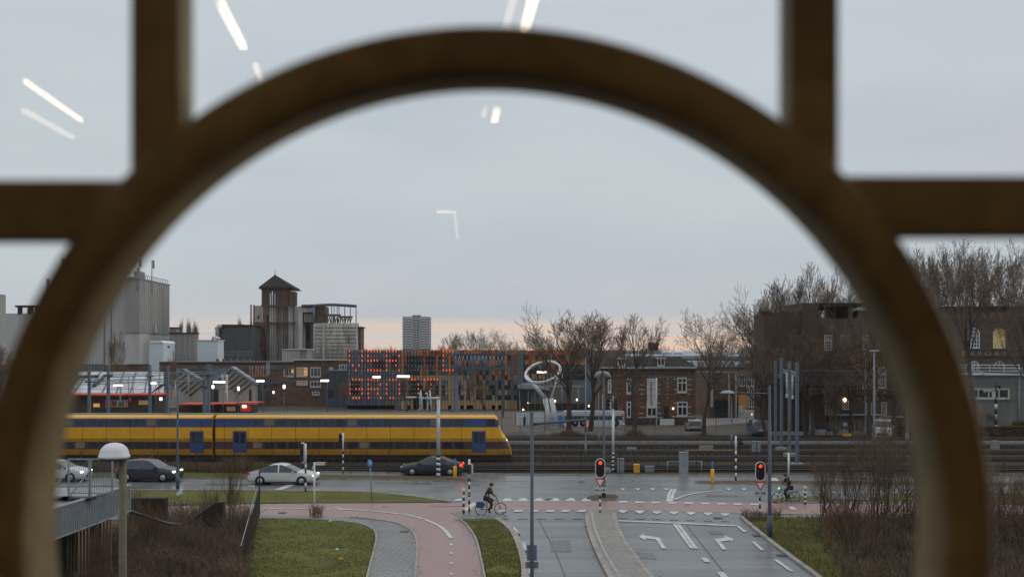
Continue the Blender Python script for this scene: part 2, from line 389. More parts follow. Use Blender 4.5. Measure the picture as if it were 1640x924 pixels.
b = MB(); b.slab(smooth_line(gpoly([(1390, 798), (1480, 793), (1700, 793), (1700, 806), (1480, 806), (1392, 805)]), 1, True), .02, .13, grass_m, M['conc_k']); o = b.build('grass_verge'); o['kind'] = 'structure'
lawn_px = [(395, 1000), (398, 924), (408, 860), (414, 832), (500, 833.5), (574, 839.5), (596, 849), (601, 860), (597, 880), (585, 924), (572, 1000)]
tong_px = [(738, 833), (790, 833), (802, 839), (818, 853), (831, 885), (838, 924), (828, 1000), (794, 1000), (780, 924), (772, 885), (766, 862), (752, 843)]
right_px = [(1192, 830), (1700, 829), (1900, 1000), (1410, 1000), (1316, 926), (1279, 900), (1229, 862), (1196, 835)]
left_px = [(-300, 835), (412, 832), (404, 866), (396, 924), (390, 1100), (-700, 1100)]
sheet('grass_lawn', lawn_px, .06, grass_m); sheet('grass_lawn', tong_px, .06, grass_m); sheet('grass_slope', right_px, .07, grass_w)
sheet('scrub_ground', left_px, .06, leafl)

def blades(name, polys, n, h, cols, lean=.3, w=.012, seed=1, z=.06, label=None):
    rnd = random.Random(seed); b = MB(); wp = [gpoly(p) for p in polys]
    xs = [x for p in wp for x, y in p]; ys = [y for p in wp for x, y in p]; k = 0; t = 0
    areas = [(min(x for x, y in p), max(x for x, y in p), min(y for x, y in p), max(y for x, y in p)) for p in wp]
    while k < n and t < n * 12:
        t += 1; i = rnd.randrange(len(wp)); a = areas[i]; y = 1 / rnd.uniform(1 / a[3], 1 / a[2]); x = rnd.uniform(a[0], a[1])
        if not inside(x, y, wp[i]): continue
        if math.sin(x * 1.1 + 2 * math.sin(y * .7)) * math.cos(y * 1.3 + math.sin(x * 2.1)) > .45 and rnd.random() < .85: k += 1; continue
        k += 1; hh = h * rnd.uniform(.4, 1.2); an = rnd.uniform(0, 6.28); dx, dy = math.cos(an) * lean * hh, math.sin(an) * lean * hh
        ww = w * rnd.uniform(.6, 1.6)
        b.add([(x - ww, y, z - .03), (x + ww, y, z - .03), (x + dx * .5 + ww * .6, y + dy * .5, z + hh * .6), (x + dx, y + dy, z + hh)], [(0, 1, 2), (0, 2, 3)], rnd.choice(cols))
    o = b.build(name, recalc=False); tag(o, label, None, kind='stuff'); return o
gb = [mat('grass_blade', (.115, .130, .030), .8, .2, 2, spec=.2), mat('grass_blade_light', (.155, .165, .045), .8, .2, 2, spec=.2), mat('grass_blade_dry', (.17, .14, .06), .8, .2, 2, spec=.2)]
blades('grass', [lawn_px, tong_px], 22000, .05, [gb[0], gb[0], gb[1], gb[2]], .5, .02, 3, label='short green winter grass on the lawn and tongue beside the cycle path')
blades('grass', [right_px], 26000, .20, [gb[0], gb[2], gb[2], gb[1]], .5, .02, 4, label='rough pale winter grass on the slope beside the right turn lane')

# ---------------------------------------------------------------- road markings (painted on the road)
mk = MB(); wk = MB()
ZM = .050
def mpoly(b, pts, m, z=ZM): 
    q = gpoly(pts); b.add([(x, y, z) for x, y in q], [tuple(range(len(q)))], m)
def mline(pts, w, m=paint_m, b=None, z=ZM, dash=None, sm=2):
    b = b or mk; q = [Vector(v) for v in smooth_line(gpoly(pts), sm)]
    # resample, then lay pieces
    acc = 0
    for i in range(len(q) - 1):
        a, c = q[i], q[i+1]; L0 = (c - a).length; t = 0
        d = (c - a).normalized(); n = Vector((-d.y, d.x)) * w / 2
        while t < L0 - 1e-6:
            if dash:
                ph = acc % (dash[0] + dash[1]); on = ph < dash[0]; st = min(L0 - t, (dash[0] - ph) if on else (dash[0] + dash[1] - ph))
                st = max(st, 1e-3)
            else: on = True; st = L0 - t
            if on:
                p0, p1 = a + d * t, a + d * (t + st)
                b.add([(p0.x+n.x, p0.y+n.y, z), (p1.x+n.x, p1.y+n.y, z), (p1.x-n.x, p1.y-n.y, z), (p0.x-n.x, p0.y-n.y, z)], [(0, 1, 2, 3)], m)
            t += st; acc += st
# crossing blocks each side of the cycle band
for i in range(7):                                          # west half: humps above, bars below
    x = 812 + i * 25.3
    if i < 6: mpoly(mk, [(x-8, 803.5), (x+8, 803.5), (x+8, 801), (x+4, 798.5), (x-2, 798.5), (x-6, 800.5)], paint_m)
    if i < 6: mpoly(mk, [(x-16, 820.5), (x-2, 820.5), (x+1, 817.5), (x-12, 817.5)], paint_m)
mpoly(mk, [(740, 818.5), (752, 818.5), (764, 806), (756, 806)], paint_m); mpoly(mk, [(727, 803.5), (742, 802.5), (738, 799), (730, 800)], paint_m)
for i in range(9):                                          # east half: bars above
    x = 991 + i * 26.3; y = 804.3 + i * .5
    mpoly(mk, [(x, y+1.3), (x+14, y+1.5), (x+13.2, y-1), (x-.2, y-1.1)], paint_m)
for i in range(7):
    x = 991 + i * 27.2; y = 817.5 + i * .8
    mpoly(mk, [(x, y), (x+13.5, y+.2), (x+13.5, y+2.2), (x+7, y+5.2), (x, y+2.2)], paint_m)
    mpoly(wk, [(x, y+12), (x+14, y+12.2), (x+14, y+13.4), (x, y+13.2)], paint_w)
for i in range(6): mpoly(wk, [(800 + i*29, 831.6), (816 + i*29, 831.6), (817 + i*29, 830.3), (802 + i*29, 830.3)], paint_w)
mline([(983, 834.5), (1082, 838.5), (1181, 842.8)], .38, sm=0)
mline([(1181, 843), (1194, 853)], .18, sm=0); mline([(1206, 868), (1221, 882)], .18, sm=0); mline([(1242, 897), (1268, 916)], .18, sm=0)
mline([(1080, 840), (1108, 879)], .17, sm=0); mline([(1086.5, 840.5), (1115, 879.5)], .17, sm=0)
mpoly(mk, [(1122, 894), (1131, 894), (1138, 901), (1128, 901)], paint_m); mpoly(mk, [(1147, 917), (1159, 917), (1168, 927), (1156, 927)], paint_m)
mpoly(mk, [(1023, 861), (1030, 855), (1031, 858.2), (1056, 861.5), (1067, 879.5), (1060, 879.5), (1050.5, 865), (1033, 863), (1034.5, 866.5)], paint_m)
mpoly(mk, [(1144, 864.5), (1161, 862), (1160, 858.5), (1175, 864), (1171, 869.5), (1169.5, 866.5), (1154, 868.5), (1164, 881), (1157, 881)], paint_m)
for x in (997, 1021, 1045, 1067, 1167, 1191): mpoly(mk, [(x-4.5, 782.8), (x+5, 782.9), (x+.5, 786)], paint_m)
mline([(1076, 784), (1071, 792), (1070, 804)], .2); mline([(1082, 784), (1077, 792), (1075.5, 804)], .2)
mline([(1079, 801), (1100, 793), (1130, 788), (1158, 785.5)], .2)
mline([(1072, 783.5), (1158, 785.2)], .13, m=paint_w, b=wk, sm=0)
# lines along the main road
mline([(520, 777), (640, 778.5), (735, 780)], .14, m=paint_w, b=wk, sm=0)
mline([(815, 779.5), (940, 782)], .13, m=paint_w, b=wk, dash=(1.6, 1.7), sm=0)
mline([(800, 770), (1000, 774.5), (1080, 776)], .12, m=paint_w, b=wk, dash=(2, 2.4), sm=0)
mpoly(mk, [(439, 785), (453, 785), (484, 772.5), (472, 772.5)], paint_m)
mpoly(mk, [(1231, 766), (1243, 766), (1249, 771), (1234, 771)], paint_m)
mline([(1238, 790), (1251, 793.5)], .25, sm=0); mpoly(mk, [(1261, 812), (1270, 812), (1278, 817), (1267, 817)], paint_m)
for i in range(9): mpoly(mk, [(1285 + i*24, 788.5), (1292 + i*24, 788.5), (1293 + i*24, 790), (1284 + i*24, 790)], paint_m)
# cycle path centre line: long dashes round the bend, then short blocks
for seg in ([(420, 815), (463, 815)], [(471, 815), (530, 816)], [(537, 816.5), (564, 816.5), (590, 819)], [(596, 819.5), (618, 821), (640, 824)], [(645, 824.5), (664, 828), (677, 832)], [(680, 832.5), (700, 841), (712, 849), (719, 858), (723, 863)]):
    mline(seg, .2, sm=2)
for y in (873, 887, 903, 920): mpoly(mk, [(720.5, y-1.6), (724.5, y-1.6), (725, y+1.6), (721, y+1.6)], paint_m)
mline([(689, 811.5), (742, 811)], .16, m=paint_w, b=wk, sm=0); mline([(612, 812.5), (622, 812.5)], .16, m=paint_w, b=wk, sm=0)
mline([(537, 813), (548, 816)], .16, sm=0)
for x in (832, 940, 1022, 1096): mline([(x, 810), (x + 8, 810.3)], .16, m=paint_w, b=wk, sm=0)
mline([(822, 845), (831, 857)], .16, sm=0); mline([(838, 868), (841, 882)], .16, sm=0); mline([(848, 905), (850, 920)], .16, sm=0)
for nm, bb in (('road_marking', mk), ('worn_road_marking', wk)):
    o = bb.build(nm, recalc=False); o['kind'] = 'structure'
    bm = bmesh.new(); bm.from_mesh(o.data)
    for f in bm.faces:
        f.normal_update()
        if f.normal.z < 0: f.normal_flip()
    bm.to_mesh(o.data); bm.free()

# fallen leaves blown along kerbs and over the grass
rnd = random.Random(31); b = MB(); lm = [mat('fallen_leaf', (.16, .085, .03), .8, .4, 3), mat('fallen_leaf_dark', (.07, .04, .02), .8, .3, 3)]
lines = [[(795, 832), (806, 838), (822, 852), (836, 885), (843, 924)], [(940, 824), (941, 842), (947, 862), (958, 890), (976, 924)], [(985, 824), (989, 844), (1002, 870), (1026, 905), (1046, 928)], [(1188, 829), (1225, 862), (1275, 900), (1312, 926)], [(420, 831), (500, 832), (575, 838), (598, 848), (604, 860), (588, 924)],
         [(560, 829), (650, 843), (666, 858), (665, 924)], [(735, 832), (762, 862), (776, 924)], [(180, 785), (560, 787), (722, 804.5)], [(850, 762), (1300, 764)], [(420, 807), (735, 806)]]
for ln in lines:
    q = smooth_line(gpoly(ln), 2)
    for i in range(170):
        k = rnd.randrange(len(q) - 1); a = Vector(q[k]).lerp(Vector(q[k+1]), rnd.random()); x, y = a.x + rnd.gauss(0, .28), a.y + rnd.gauss(0, .28); s_ = rnd.uniform(.025, .06); an = rnd.uniform(0, 6.28); z = .152 if rnd.random() < .2 else .066
        u, v = Vector((math.cos(an), math.sin(an), rnd.uniform(-.3, .3))) * s_, Vector((-math.sin(an), math.cos(an), rnd.uniform(-.3, .3))) * s_ * .6; c = Vector((x, y, z + .02)); b.add([c - u, c + v, c + u, c - v], [(0, 1, 2, 3)], rnd.choice(lm))
for P_ in (lawn_px, tong_px, right_px):
    wp = gpoly(P_); xs_ = [x for x, y in wp]; ys_ = [y for x, y in wp]
    for i in range(900):
        x, y = rnd.uniform(min(xs_), max(xs_)), rnd.uniform(min(ys_), max(ys_))
        if inside(x, y, wp): s_ = rnd.uniform(.03, .07); an = rnd.uniform(0, 6.28); u, v = Vector((math.cos(an), math.sin(an), .2)) * s_, Vector((-math.sin(an), math.cos(an), -.2)) * s_ * .6; c = Vector((x, y, .12)); b.add([c - u, c + v, c + u, c - v], [(0, 1, 2, 3)], rnd.choice(lm))
o = b.build('fallen_leaves', recalc=False); tag(o, 'brown fallen leaves along the kerbs and on the grass', None, kind='stuff')
# tar patches, joints and drains in the road
pt = wet_material('tar_patch', (.055, .058, .062), (.085, .09, .095), .2, .4); jt = mat('tar_joint', (.075, .078, .082), .35, .3, 2)
for i, pts in enumerate(([(1010, 884), (1046, 886), (1052, 896), (1014, 894)], [(1134, 851), (1156, 851), (1160, 856), (1138, 856)], [(600, 771), (690, 773), (690, 776), (600, 774)], [(880, 866), (912, 866), (916, 884), (882, 884)], [(1130, 792), (1180, 793), (1180, 796), (1132, 796)], [(330, 774), (400, 775), (402, 778), (330, 777)])):
    sheet('road_patch', pts, .030 + .004 * (i % 2), pt)
jb = MB()
for ln in ([(862, 830), (872, 850), (888, 880), (906, 924), (930, 1000)], [(800, 775), (1000, 779), (1300, 784)], [(300, 776), (520, 779), (780, 786)], [(1100, 842), (1130, 880), (1165, 924)], [(800, 765), (1300, 768)]): mline(ln, .035, m=jt, b=jb, z=.046, sm=2)
o = jb.build('road_joint', recalc=False); o['kind'] = 'structure'
for i, (px, py) in enumerate(((845, 884), (826, 856), (1252, 890), (1213, 858), (452, 822), (648, 852), (880, 800), (1150, 830), (930, 772))):
    p = G(px, py); b = MB(); b.box(p.x - .22, p.x + .22, p.y - .22, p.y + .22, .03, .054, M['steel_d'])
    for k in range(4): b.box(p.x - .17 + k*.1, p.x - .13 + k*.1, p.y - .18, p.y + .18, .054, .058, M['black'])
    tag(b.build('drain_cover'), ['square drain cover by the kerb left of the two sign backs', 'square drain cover at the tip of the grass tongue kerb', 'square drain cover low on the right hand kerb of the turn lane', 'square drain cover near the corner of the turn lane kerb', 'drain cover in the path edge below the finger post', 'drain cover where the paver footpath bends', 'drain cover in the crossing before the island', 'drain cover beyond the stop line of the right turn lane', 'drain cover on the far side of the main road'][i], 'drain cover', 'drain covers in road and path')
# ---------------------------------------------------------------- railway tracks
sleeper_m = mat('sleeper', (.038, .031, .025), .95, .3, 2, spec=.1); rail_m = mat('rail_steel', (.045, .032, .025), .8, .3, 3); rail_t = mat('rail_top', (.12, .12, .12), .5, .1, 3, metal=.4)
tr_names = ['track nearest the road behind the mesh fence', 'track the blue and yellow train runs on', 'third track from the road', 'fourth track from the road with pale rails', 'track farthest from the road beside the car park']
for k, Y in enumerate((80.0, 86.9, 93, 99.5, 108)):
    t = thing('railway_track', 'rusty ' + tr_names[k], 'railway track', (0, Y, 0), 'railway tracks')
    b = MB(); x = -75
    while x < 75: b.box(x, x + .26, Y - 1.3, Y + 1.3, .014, .10, sleeper_m); x += .62
    b.build('sleeper', t); t.children[0]['kind'] = 'stuff'
    for s in (-.72, .72):
        b = MB(); b.box(-75, 75, Y + s - .07, Y + s + .07, .10, .12, rail_m); b.box(-75, 75, Y + s - .02, Y + s + .02, .12, .24, rail_m); b.box(-75, 75, Y + s - .036, Y + s + .036, .24, .27, rail_t); b.build('rail', t)
for (Y, z, lab) in ((103.6, .30, 'long pale cable trough along the middle of the railway'), (115.5, .42, 'long low concrete edge beyond the last railway track')):
    b = MB(); b.box(-80, 80, Y, Y + .35, .014, z, M['conc']); tag(b.build('concrete_edging'), lab, 'edging')
b = MB(); b.box(-75, 75, 78.0, 78.4, .014, .20, mat('dark_trough', (.03, .025, .02), .9, .3, 2)); tag(b.build('cable_trough'), 'dark low cable trough between fence and first track', 'cable trough')

# ================================================================ THE WINDOW AND THE ROOM THE CAMERA STANDS IN
D = 1.2
wood = mat('dark_brown_frame_paint', (.185, .140, .068), .6, .38, 4, spec=.35, bump=.2, fine=5)
win = thing('arched_window', 'dark brown window frame with a large round ring and four bars, close up and out of focus', 'window', (0, D, H))
def wx(px): return (px - CX) / F * D
def wz(py): return H - (py - HOR) / F * D
def ring(cx, cy, r0, r1, y0, y1, m, b, n=160, bev=.006):
    V = []
    prof = [(r0, y1), (r0, y0 + bev), (r0 + bev, y0), (r1 - bev, y0), (r1, y0 + bev), (r1, y1)]
    for i in range(n):
        a = 2 * math.pi * i / n
        for (r, y) in prof: V.append((cx + r * math.cos(a), y, cz0 + r * math.sin(a)))
    k = len(prof)
    Fc = [(i*k+j, i*k+(j+1) % k, ((i+1) % n)*k+(j+1) % k, ((i+1) % n)*k+j) for i in range(n) for j in range(k)]
    b.add(V, Fc, m, True)
cz0 = wz(856); b = MB(); ring(wx(777), cz0, 741/F*D, 817/F*D, D, D + .09, wood, b); b.build('ring', win)
def bar(px0, py0, px1, py1, dy, hw, pull=0, angle=0):
    b = MB(); b.box(wx(px0), wx(px1), D + dy, D + .055 + dy, wz(py1), wz(py0), wood)
    o = b.build('bar', win); md = o.modifiers.new('bevel', 'BEVEL'); md.width = .004; md.segments = 2
bar(202, -624, 284, 294, .010, 0); bar(1270, -624, 1350, 290, .012, 0)
bar(-806, 284, 200, 380, .014, 0); bar(1352, 277, 2446, 372, .016, 0)
# outer square frame of the window, beyond the picture
for (x0, x1, z0, z1, dy) in ((-1.32, -1.22, -1.1, 1.0, 0), (1.22, 1.32, -1.1, 1.0, 0), (-1.22, 1.22, .9, 1.0, .001), (-1.22, 1.22, -1.1, -.93, .001)):
    b = MB(); b.box(x0, x1, D + dy, D + .1, H + z0, H + z1, wood); b.build('outer_frame', win)
# glass: real panes, faint mirror images of the lit room in the upper ones
gm = bpy.data.materials.new('window_glass'); gm.use_nodes = True; N, L = gm.node_tree.nodes, gm.node_tree.links; N.clear()
go = N.new('ShaderNodeOutputMaterial'); gx = N.new('ShaderNodeMixShader'); gt = N.new('ShaderNodeBsdfTransparent'); gg = N.new('ShaderNodeBsdfGlossy')
gg.inputs['Roughness'].default_value = 0.0; gx.inputs[0].default_value = .05; L.new(gt.outputs[0], gx.inputs[1]); L.new(gg.outputs[0], gx.inputs[2]); L.new(gx.outputs[0], go.inputs[0])
gc = bpy.data.materials.new('clear_window_glass'); gc.use_nodes = True; N, L = gc.node_tree.nodes, gc.node_tree.links; N.clear()
go = N.new('ShaderNodeOutputMaterial'); gt = N.new('ShaderNodeBsdfTransparent'); gt.inputs[0].default_value = (.95, .95, .95, 1); L.new(gt.outputs[0], go.inputs[0])
YP = D + .093
def pane(x0, x1, z0, z1, m):
    b = MB(); b.add([(x0, YP, z0), (x1, YP, z0), (x1, YP, z1), (x0, YP, z1)], [(0, 1, 2, 3)], m); return b.build('pane', win, recalc=False)
def pzx(px): return (px - CX) / F * YP
def pzz(py): return H - (py - HOR) / F * YP
pane(-1.22, 1.22, pzz(392), H + .9, gm)
pane(-1.22, 1.22, H - .93, pzz(392), gc)
# room behind the camera
rm = dict(wall=mat('room_wall', (.42, .34, .26), .8, .15, 1), ceil=mat('room_ceiling', (.45, .40, .33), .8, .1, 1), floor=mat('room_floor', (.18, .15, .12), .6, .2, 1))
for nm, (x0, x1, y0, y1, z0, z1), m in (('room_floor', (-6, 6, -14, D - .02, H - 1.75, H - 1.65), rm['floor']), ('room_ceiling', (-6, 6, -14, D - .02, H + 1.45, H + 1.55), rm['ceil']),
        ('room_back_wall', (-6, 6, -14.2, -14.003, H - 1.75, H + 1.55), rm['wall']), ('room_side_wall', (-6.2, -6.003, -14, D - .02, H - 1.75, H + 1.55), rm['wall']), ('room_side_wall', (6.003, 6.2, -14, D - .02, H - 1.75, H + 1.55), rm['wall']),
        ('window_wall', (-6.2, -1.325, D, D + .12, H - 1.75, H + 1.55), rm['wall']), ('window_wall', (1.325, 6.2, D, D + .12, H - 1.75, H + 1.55), rm['wall']),
        ('window_wall', (-1.32, 1.32, D, D + .12, H - 1.75, H - 1.103), rm['wall']), ('window_wall', (-1.32, 1.32, D, D + .12, H + 1.003, H + 1.55), rm['wall'])):
    b = MB(); b.box(x0, x1, y0, y1, z0, z1, m); struct(nm, b)
def tube_lamp(p0, p1, w, strength, label, hc=1.30):
    w *= .72
    """ceiling strip lamp in the room whose mirror image in the pane runs between two photo points"""
    P = []
    for (px, py) in (p0, p1):
        y = hc * F / (HOR - py); P.append(Vector(((px - CX) / F * y, 2 * YP - y, H + hc)))
    d = (P[1] - P[0]); Ld = d.length; d.normalize(); n = Vector((-d.y, d.x, 0)) * w / 2
    t = thing('ceiling_strip_lamp', label, 'lamp', (P[0] + P[1]) / 2 + Vector((0, 0, .12)), 'strip lamps under the room ceiling')
    em = mat('strip_lamp_glow_%g' % strength, (.9, .9, .9), .5, .02, 1, emit=(1, .74, .50), estr=strength * 1.0)
    b = MB(); z = H + hc
    q = [P[0] + n, P[1] + n, P[1] - n, P[0] - n]
    b.add([v + Vector((0, 0, .0)) for v in q] + [v + Vector((0, 0, .02)) for v in q], [(0, 1, 2, 3), (4, 5, 6, 7), (0, 1, 5, 4), (1, 2, 6, 5), (2, 3, 7, 6), (3, 0, 4, 7)], em); b.build('tube', t)
    b = MB(); b.add([v + Vector((0, 0, .022)) for v in q] + [v + Vector((0, 0, .14)) for v in q], [(0, 1, 2, 3), (4, 5, 6, 7), (0, 1, 5, 4), (1, 2, 6, 5), (2, 3, 7, 6), (3, 0, 4, 7)], M['offwhite']); b.build('housing', t)
tube_lamp((342, -10), (390, 80), .040, 22, 'bright strip lamp mirrored in the glass over the upper part of the round frame')
tube_lamp((409, 108), (430, 162), .030, 8, 'short dim strip lamp mirrored where the ring begins to curve')  # added dim strip, stands for a second reflection in the glass
tube_lamp((40, 134), (130, 196), .026, 16, 'thin bright strip lamp mirrored in the upper corner pane')
tube_lamp((38, 180), (116, 223), .040, 5, 'faint wide strip lamp mirrored just under the thin bright one')  # added strip giving the double reflection of the thin lamp
tube_lamp((858, -10), (831, 84), .048, 24, 'broad bright strip lamp mirrored above the top of the ring')
tube_lamp((826, -10), (800, 84), .034, 5, 'faint strip lamp mirrored next to the broad bright one')  # added strip giving the double reflection of the broad lamp
tube_lamp((808, 134), (792, 197), .048, 18, 'short bright strip lamp mirrored inside the top of the ring')
tube_lamp((788, 142), (774, 188), .034, 5, 'faint short strip lamp mirrored inside the top of the ring')  # added strip for the double reflection of the short bright lamp
tube_lamp((700, 341), (730, 342), .06, 6, 'tiny strip lamp mirrored in the middle of the sky, lying level')
tube_lamp((728, 343), (733, 384), .04, 3, 'tiny faint strip lamp mirrored in the middle of the sky, running down')  # added strip, a faint second reflection and no lamp of its own

for i, (x, y) in enumerate(((-1.7, -.9), (1.7, -.9))):  # two unseen strips added to brighten the window frame
    t = thing('ceiling_strip_lamp', ['strip lamp under the ceiling behind the viewer, window ring side', 'strip lamp under the ceiling behind the viewer, signal house side'][i], 'lamp', (x, y, H + 1.42), 'strip lamps under the room ceiling')
    b = MB(); b.box(x - .5, x + .5, y - .03, y + .03, H + 1.30, H + 1.33, mat('strip_lamp_glow_room', (.9, .9, .9), .5, .02, 1, emit=(1, .74, .48), estr=24)); b.build('tube', t)
    b = MB(); b.box(x - .52, x + .52, y - .05, y + .05, H + 1.333, H + 1.44, M['offwhite']); b.build('housing', t)
# ================================================================ BUILDINGS
def win_at(parent, px0, py0, px1, py1, Y, nx=2, ny=2, fm=None, gl=None, arch=False, fw=.09, proud=.05, transom=None):
    """a window: frame with glazing bars standing proud of the wall, its glass a child"""
    fm = fm or M['frame']; gl = gl or M['glass']
    a, c = W(px0, py0, Y), W(px1, py1, Y); x0, x1, z0, z1 = a.x, c.x, c.z, a.z
    b = MB(); y0, y1 = Y - proud, Y - .002; w = x1 - x0
    b.box(x0, x1, y0, y1, z0 - fw * .8, z0 + fw, fm)
    zt = z1 - (w / 2 if arch else 0)
    b.box(x0, x0 + fw, y0, y1, z0 + fw, zt, fm); b.box(x1 - fw, x1, y0, y1, z0 + fw, zt, fm)
    if arch:
        n = 8; cx = (x0 + x1) / 2; V = []
        for i in range(n + 1):
            t = math.pi * i / n
            for (r, y) in ((w/2, y0), (w/2 - fw, y0), (w/2 - fw, y1), (w/2, y1)): V.append((cx - r * math.cos(t), y, zt + r * math.sin(t)))
        b.add(V, [(i*4+j, i*4+(j+1) % 4, (i+1)*4+(j+1) % 4, (i+1)*4+j) for i in range(n) for j in range(4)], fm)
    else: b.box(x0 + fw, x1 - fw, y0, y1, z1 - fw, z1, fm)
    for i in range(1, nx): x = x0 + w * i / nx; b.box(x - fw*.35, x + fw*.35, y0 + .008, y1, z0 + fw, (zt + w/2*.9 if arch and nx % 2 == 0 and i == nx//2 else zt) - (0 if arch else fw), fm)
    for i in range(1, ny): z = z0 + (z1 - z0) * i / ny; b.box(x0 + fw, x1 - fw, y0 + .014, y1, z - fw*.3, z + fw*.3, fm)
    if transom: z = z0 + (z1 - z0) * transom; b.box(x0 + fw, x1 - fw, y0 - .01, y1, z - fw*.6, z + fw*.6, fm)
    o = b.build('window', parent)
    g = MB()
    if arch:
        cx = (x0 + x1) / 2; pts = [(x0 + fw*.5, z0 + fw*.5), (x1 - fw*.5, z0 + fw*.5)] + [(cx + (w/2 - fw*.5) * math.cos(math.pi*i/10), zt + (w/2 - fw*.5) * math.sin(math.pi*i/10)) for i in range(11)]
    else: pts = [(x0 + fw*.5, z0 + fw*.5), (x1 - fw*.5, z0 + fw*.5), (x1 - fw*.5, z1 - fw*.5), (x0 + fw*.5, z1 - fw*.5)]
    g.prism(pts, Y - proud*.45, Y - .004, gl); g.build('pane', o)
    return o
def part_boxes(parent, name, boxes, Y, d, m):
    if name in ('string_course', 'lift_shaft', 'gantry', 'lower_wall', 'roof_edge', 'lintel_band'):
        b = MB()
        for q in boxes: b.pbox(*q[:4], q[4] if len(q) > 4 else Y, d, m)
        return b.build(name, parent)
    for q in boxes: b = MB(); b.pbox(*q[:4], q[4] if len(q) > 4 else Y, d, m); o = b.build(name, parent)
    return o
def text_mesh(parent, name, s, px, py, Y, hpx, m, wpx=None, depth=.06, spacing=1.0):
    cu = bpy.data.curves.new(name, 'FONT'); cu.body = s; cu.size = 1; cu.extrude = .5; cu.space_character = spacing
    tmp = bpy.data.objects.new('t', cu); COL.objects.link(tmp); bpy.context.view_layer.update()
    me = bpy.data.meshes.new_from_object(tmp.evaluated_get(bpy.context.evaluated_depsgraph_get()))
    COL.objects.unlink(tmp); bpy.data.objects.remove(tmp)
    xs = [v.co.x for v in me.vertices]; ys = [v.co.y for v in me.vertices]
    hh = hpx / F * Y / (max(ys) - min(ys)); ww = (wpx / F * Y / (max(xs) - min(xs))) if wpx else hh
    a = W(px, py, Y); off = world_loc(parent); x0, y0 = min(xs), min(ys)
    for v in me.vertices:
        x, y, z = v.co; v.co = Vector((a.x + (x - x0) * ww, Y - depth / 2 - z * depth, a.z + (y - y0) * hh)) - off
    me.materials.append(m); o = bpy.data.objects.new(name, me); COL.objects.link(o); o.parent = parent; return o

def topz(py, Y): return H - (py - HOR) / F * Y
# ---- grey silo works, far left
Y = 230
t = thing('silo_building', 'tall grey metal clad silo works with aerials on its roof', 'building', W(180, 580, Y))
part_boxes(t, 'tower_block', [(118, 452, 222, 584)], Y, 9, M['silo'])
part_boxes(t, 'side_block', [(200, 446, 223.5, 533)], Y - 1.5, 20, M['silo_d'])  # shade of this side face is put into its darker cladding colour
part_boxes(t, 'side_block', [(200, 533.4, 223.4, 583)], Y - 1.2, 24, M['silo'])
b = MB()
for x in (166, 177, 206): b.pbox(x, 453, x + 1.5, 583, Y - .25, .24, mat('cladding_seam', (.16, .155, .15), .8, .2, 2))
xs_ = W(223.5, 0, Y - 1.5).x
for i in range(16): b.box(xs_ + .01, xs_ + .12, Y - .5 + i*1.2, Y - .3 + i*1.2, topz(532.6, Y-1.5), topz(446.4, Y-1.5), M['silo'])
for x in range(119, 222, 3): b.pbox(x, 452.5, x + .45, 583, Y - .1, .098, M['silo'])
b.build('cladding_seam', t)
b = MB(); b.pbox(199, 445.2, 224, 446.6, Y - 1.8, 20.6, M['silo_d']); b.pbox(117, 451, 222, 452.6, Y - .3, 9.5, M['silo_d']); b.build('parapet', t)
b = MB()
zr_ = topz(445.2, Y - 1.8)
for i in range(16): b.box(xs_ - .1, xs_, Y - 1.4 + i*1.25, Y - 1.3 + i*1.25, zr_, zr_ + .9, M['mast'])
b.box(xs_ - .1, xs_, Y - 1.4, Y + 18, zr_ + .9, zr_ + .98, M['mast']); b.build('roof_railing', t)
for (x, y0, y1, w) in ((243.3, 416, 472, 1.5), (219.5, 428, 466, 1.5), (222.5, 414, 432, 1.2), (99, 412, 452, 1.2), (103, 415, 452, 1.2), (75, 446, 470, 1.4)):
    b = MB(); b.tube([W(x, y1, Y - 2), W(x, y0, Y - 2)], w / F * Y / 2, M['mast']); b.pbox(x + 1, y0 + 1, x + 3.6, y0 + 14, Y - 2, .3, M['silo_d']); b.build('aerial', t)
part_boxes(t, 'roof_plant', [(214, 434, 222, 452), (205, 443, 214, 452)], Y - .5, 4, M['silo_d'])
b = MB(); b.lathe(W(217, 520.5, Y) + Vector((0, -.4, 0)), [(.2, -.2), (.35, 0), (.2, .2)], M['glass'], 10, 'Y'); b.build('wall_lamp', t)
b = MB(); b.box(xs_ + .02, xs_ + .6, Y + 7, Y + 8, topz(531, Y), topz(519, Y), M['silo']); b.build('wall_duct', t)
win_at(t, 118, 582.5, 166, 594, Y - .6, 10, 1, M['silo_d'], M['glass_b'])
part_boxes(t, 'base_wall', [(-140, 584.5, 310, 600)], Y - .5, 20, M['brick'])
t = thing('silo_building', 'pale flat topped factory block with pipes above it, cut by the window frame', 'building', W(20, 580, 250))
part_boxes(t, 'block', [(-150, 502, 42, 600)], 252, 30, M['silo']); part_boxes(t, 'roof_plant', [(24, 489, 60, 492), (28, 492, 30, 503), (44, 492, 48, 503), (56, 490, 58, 503)], 251, 2, M['roof_d'])
part_boxes(t, 'roof_tank', [(-30, 470, -10, 502)], 253, 6, M['silo_d'])

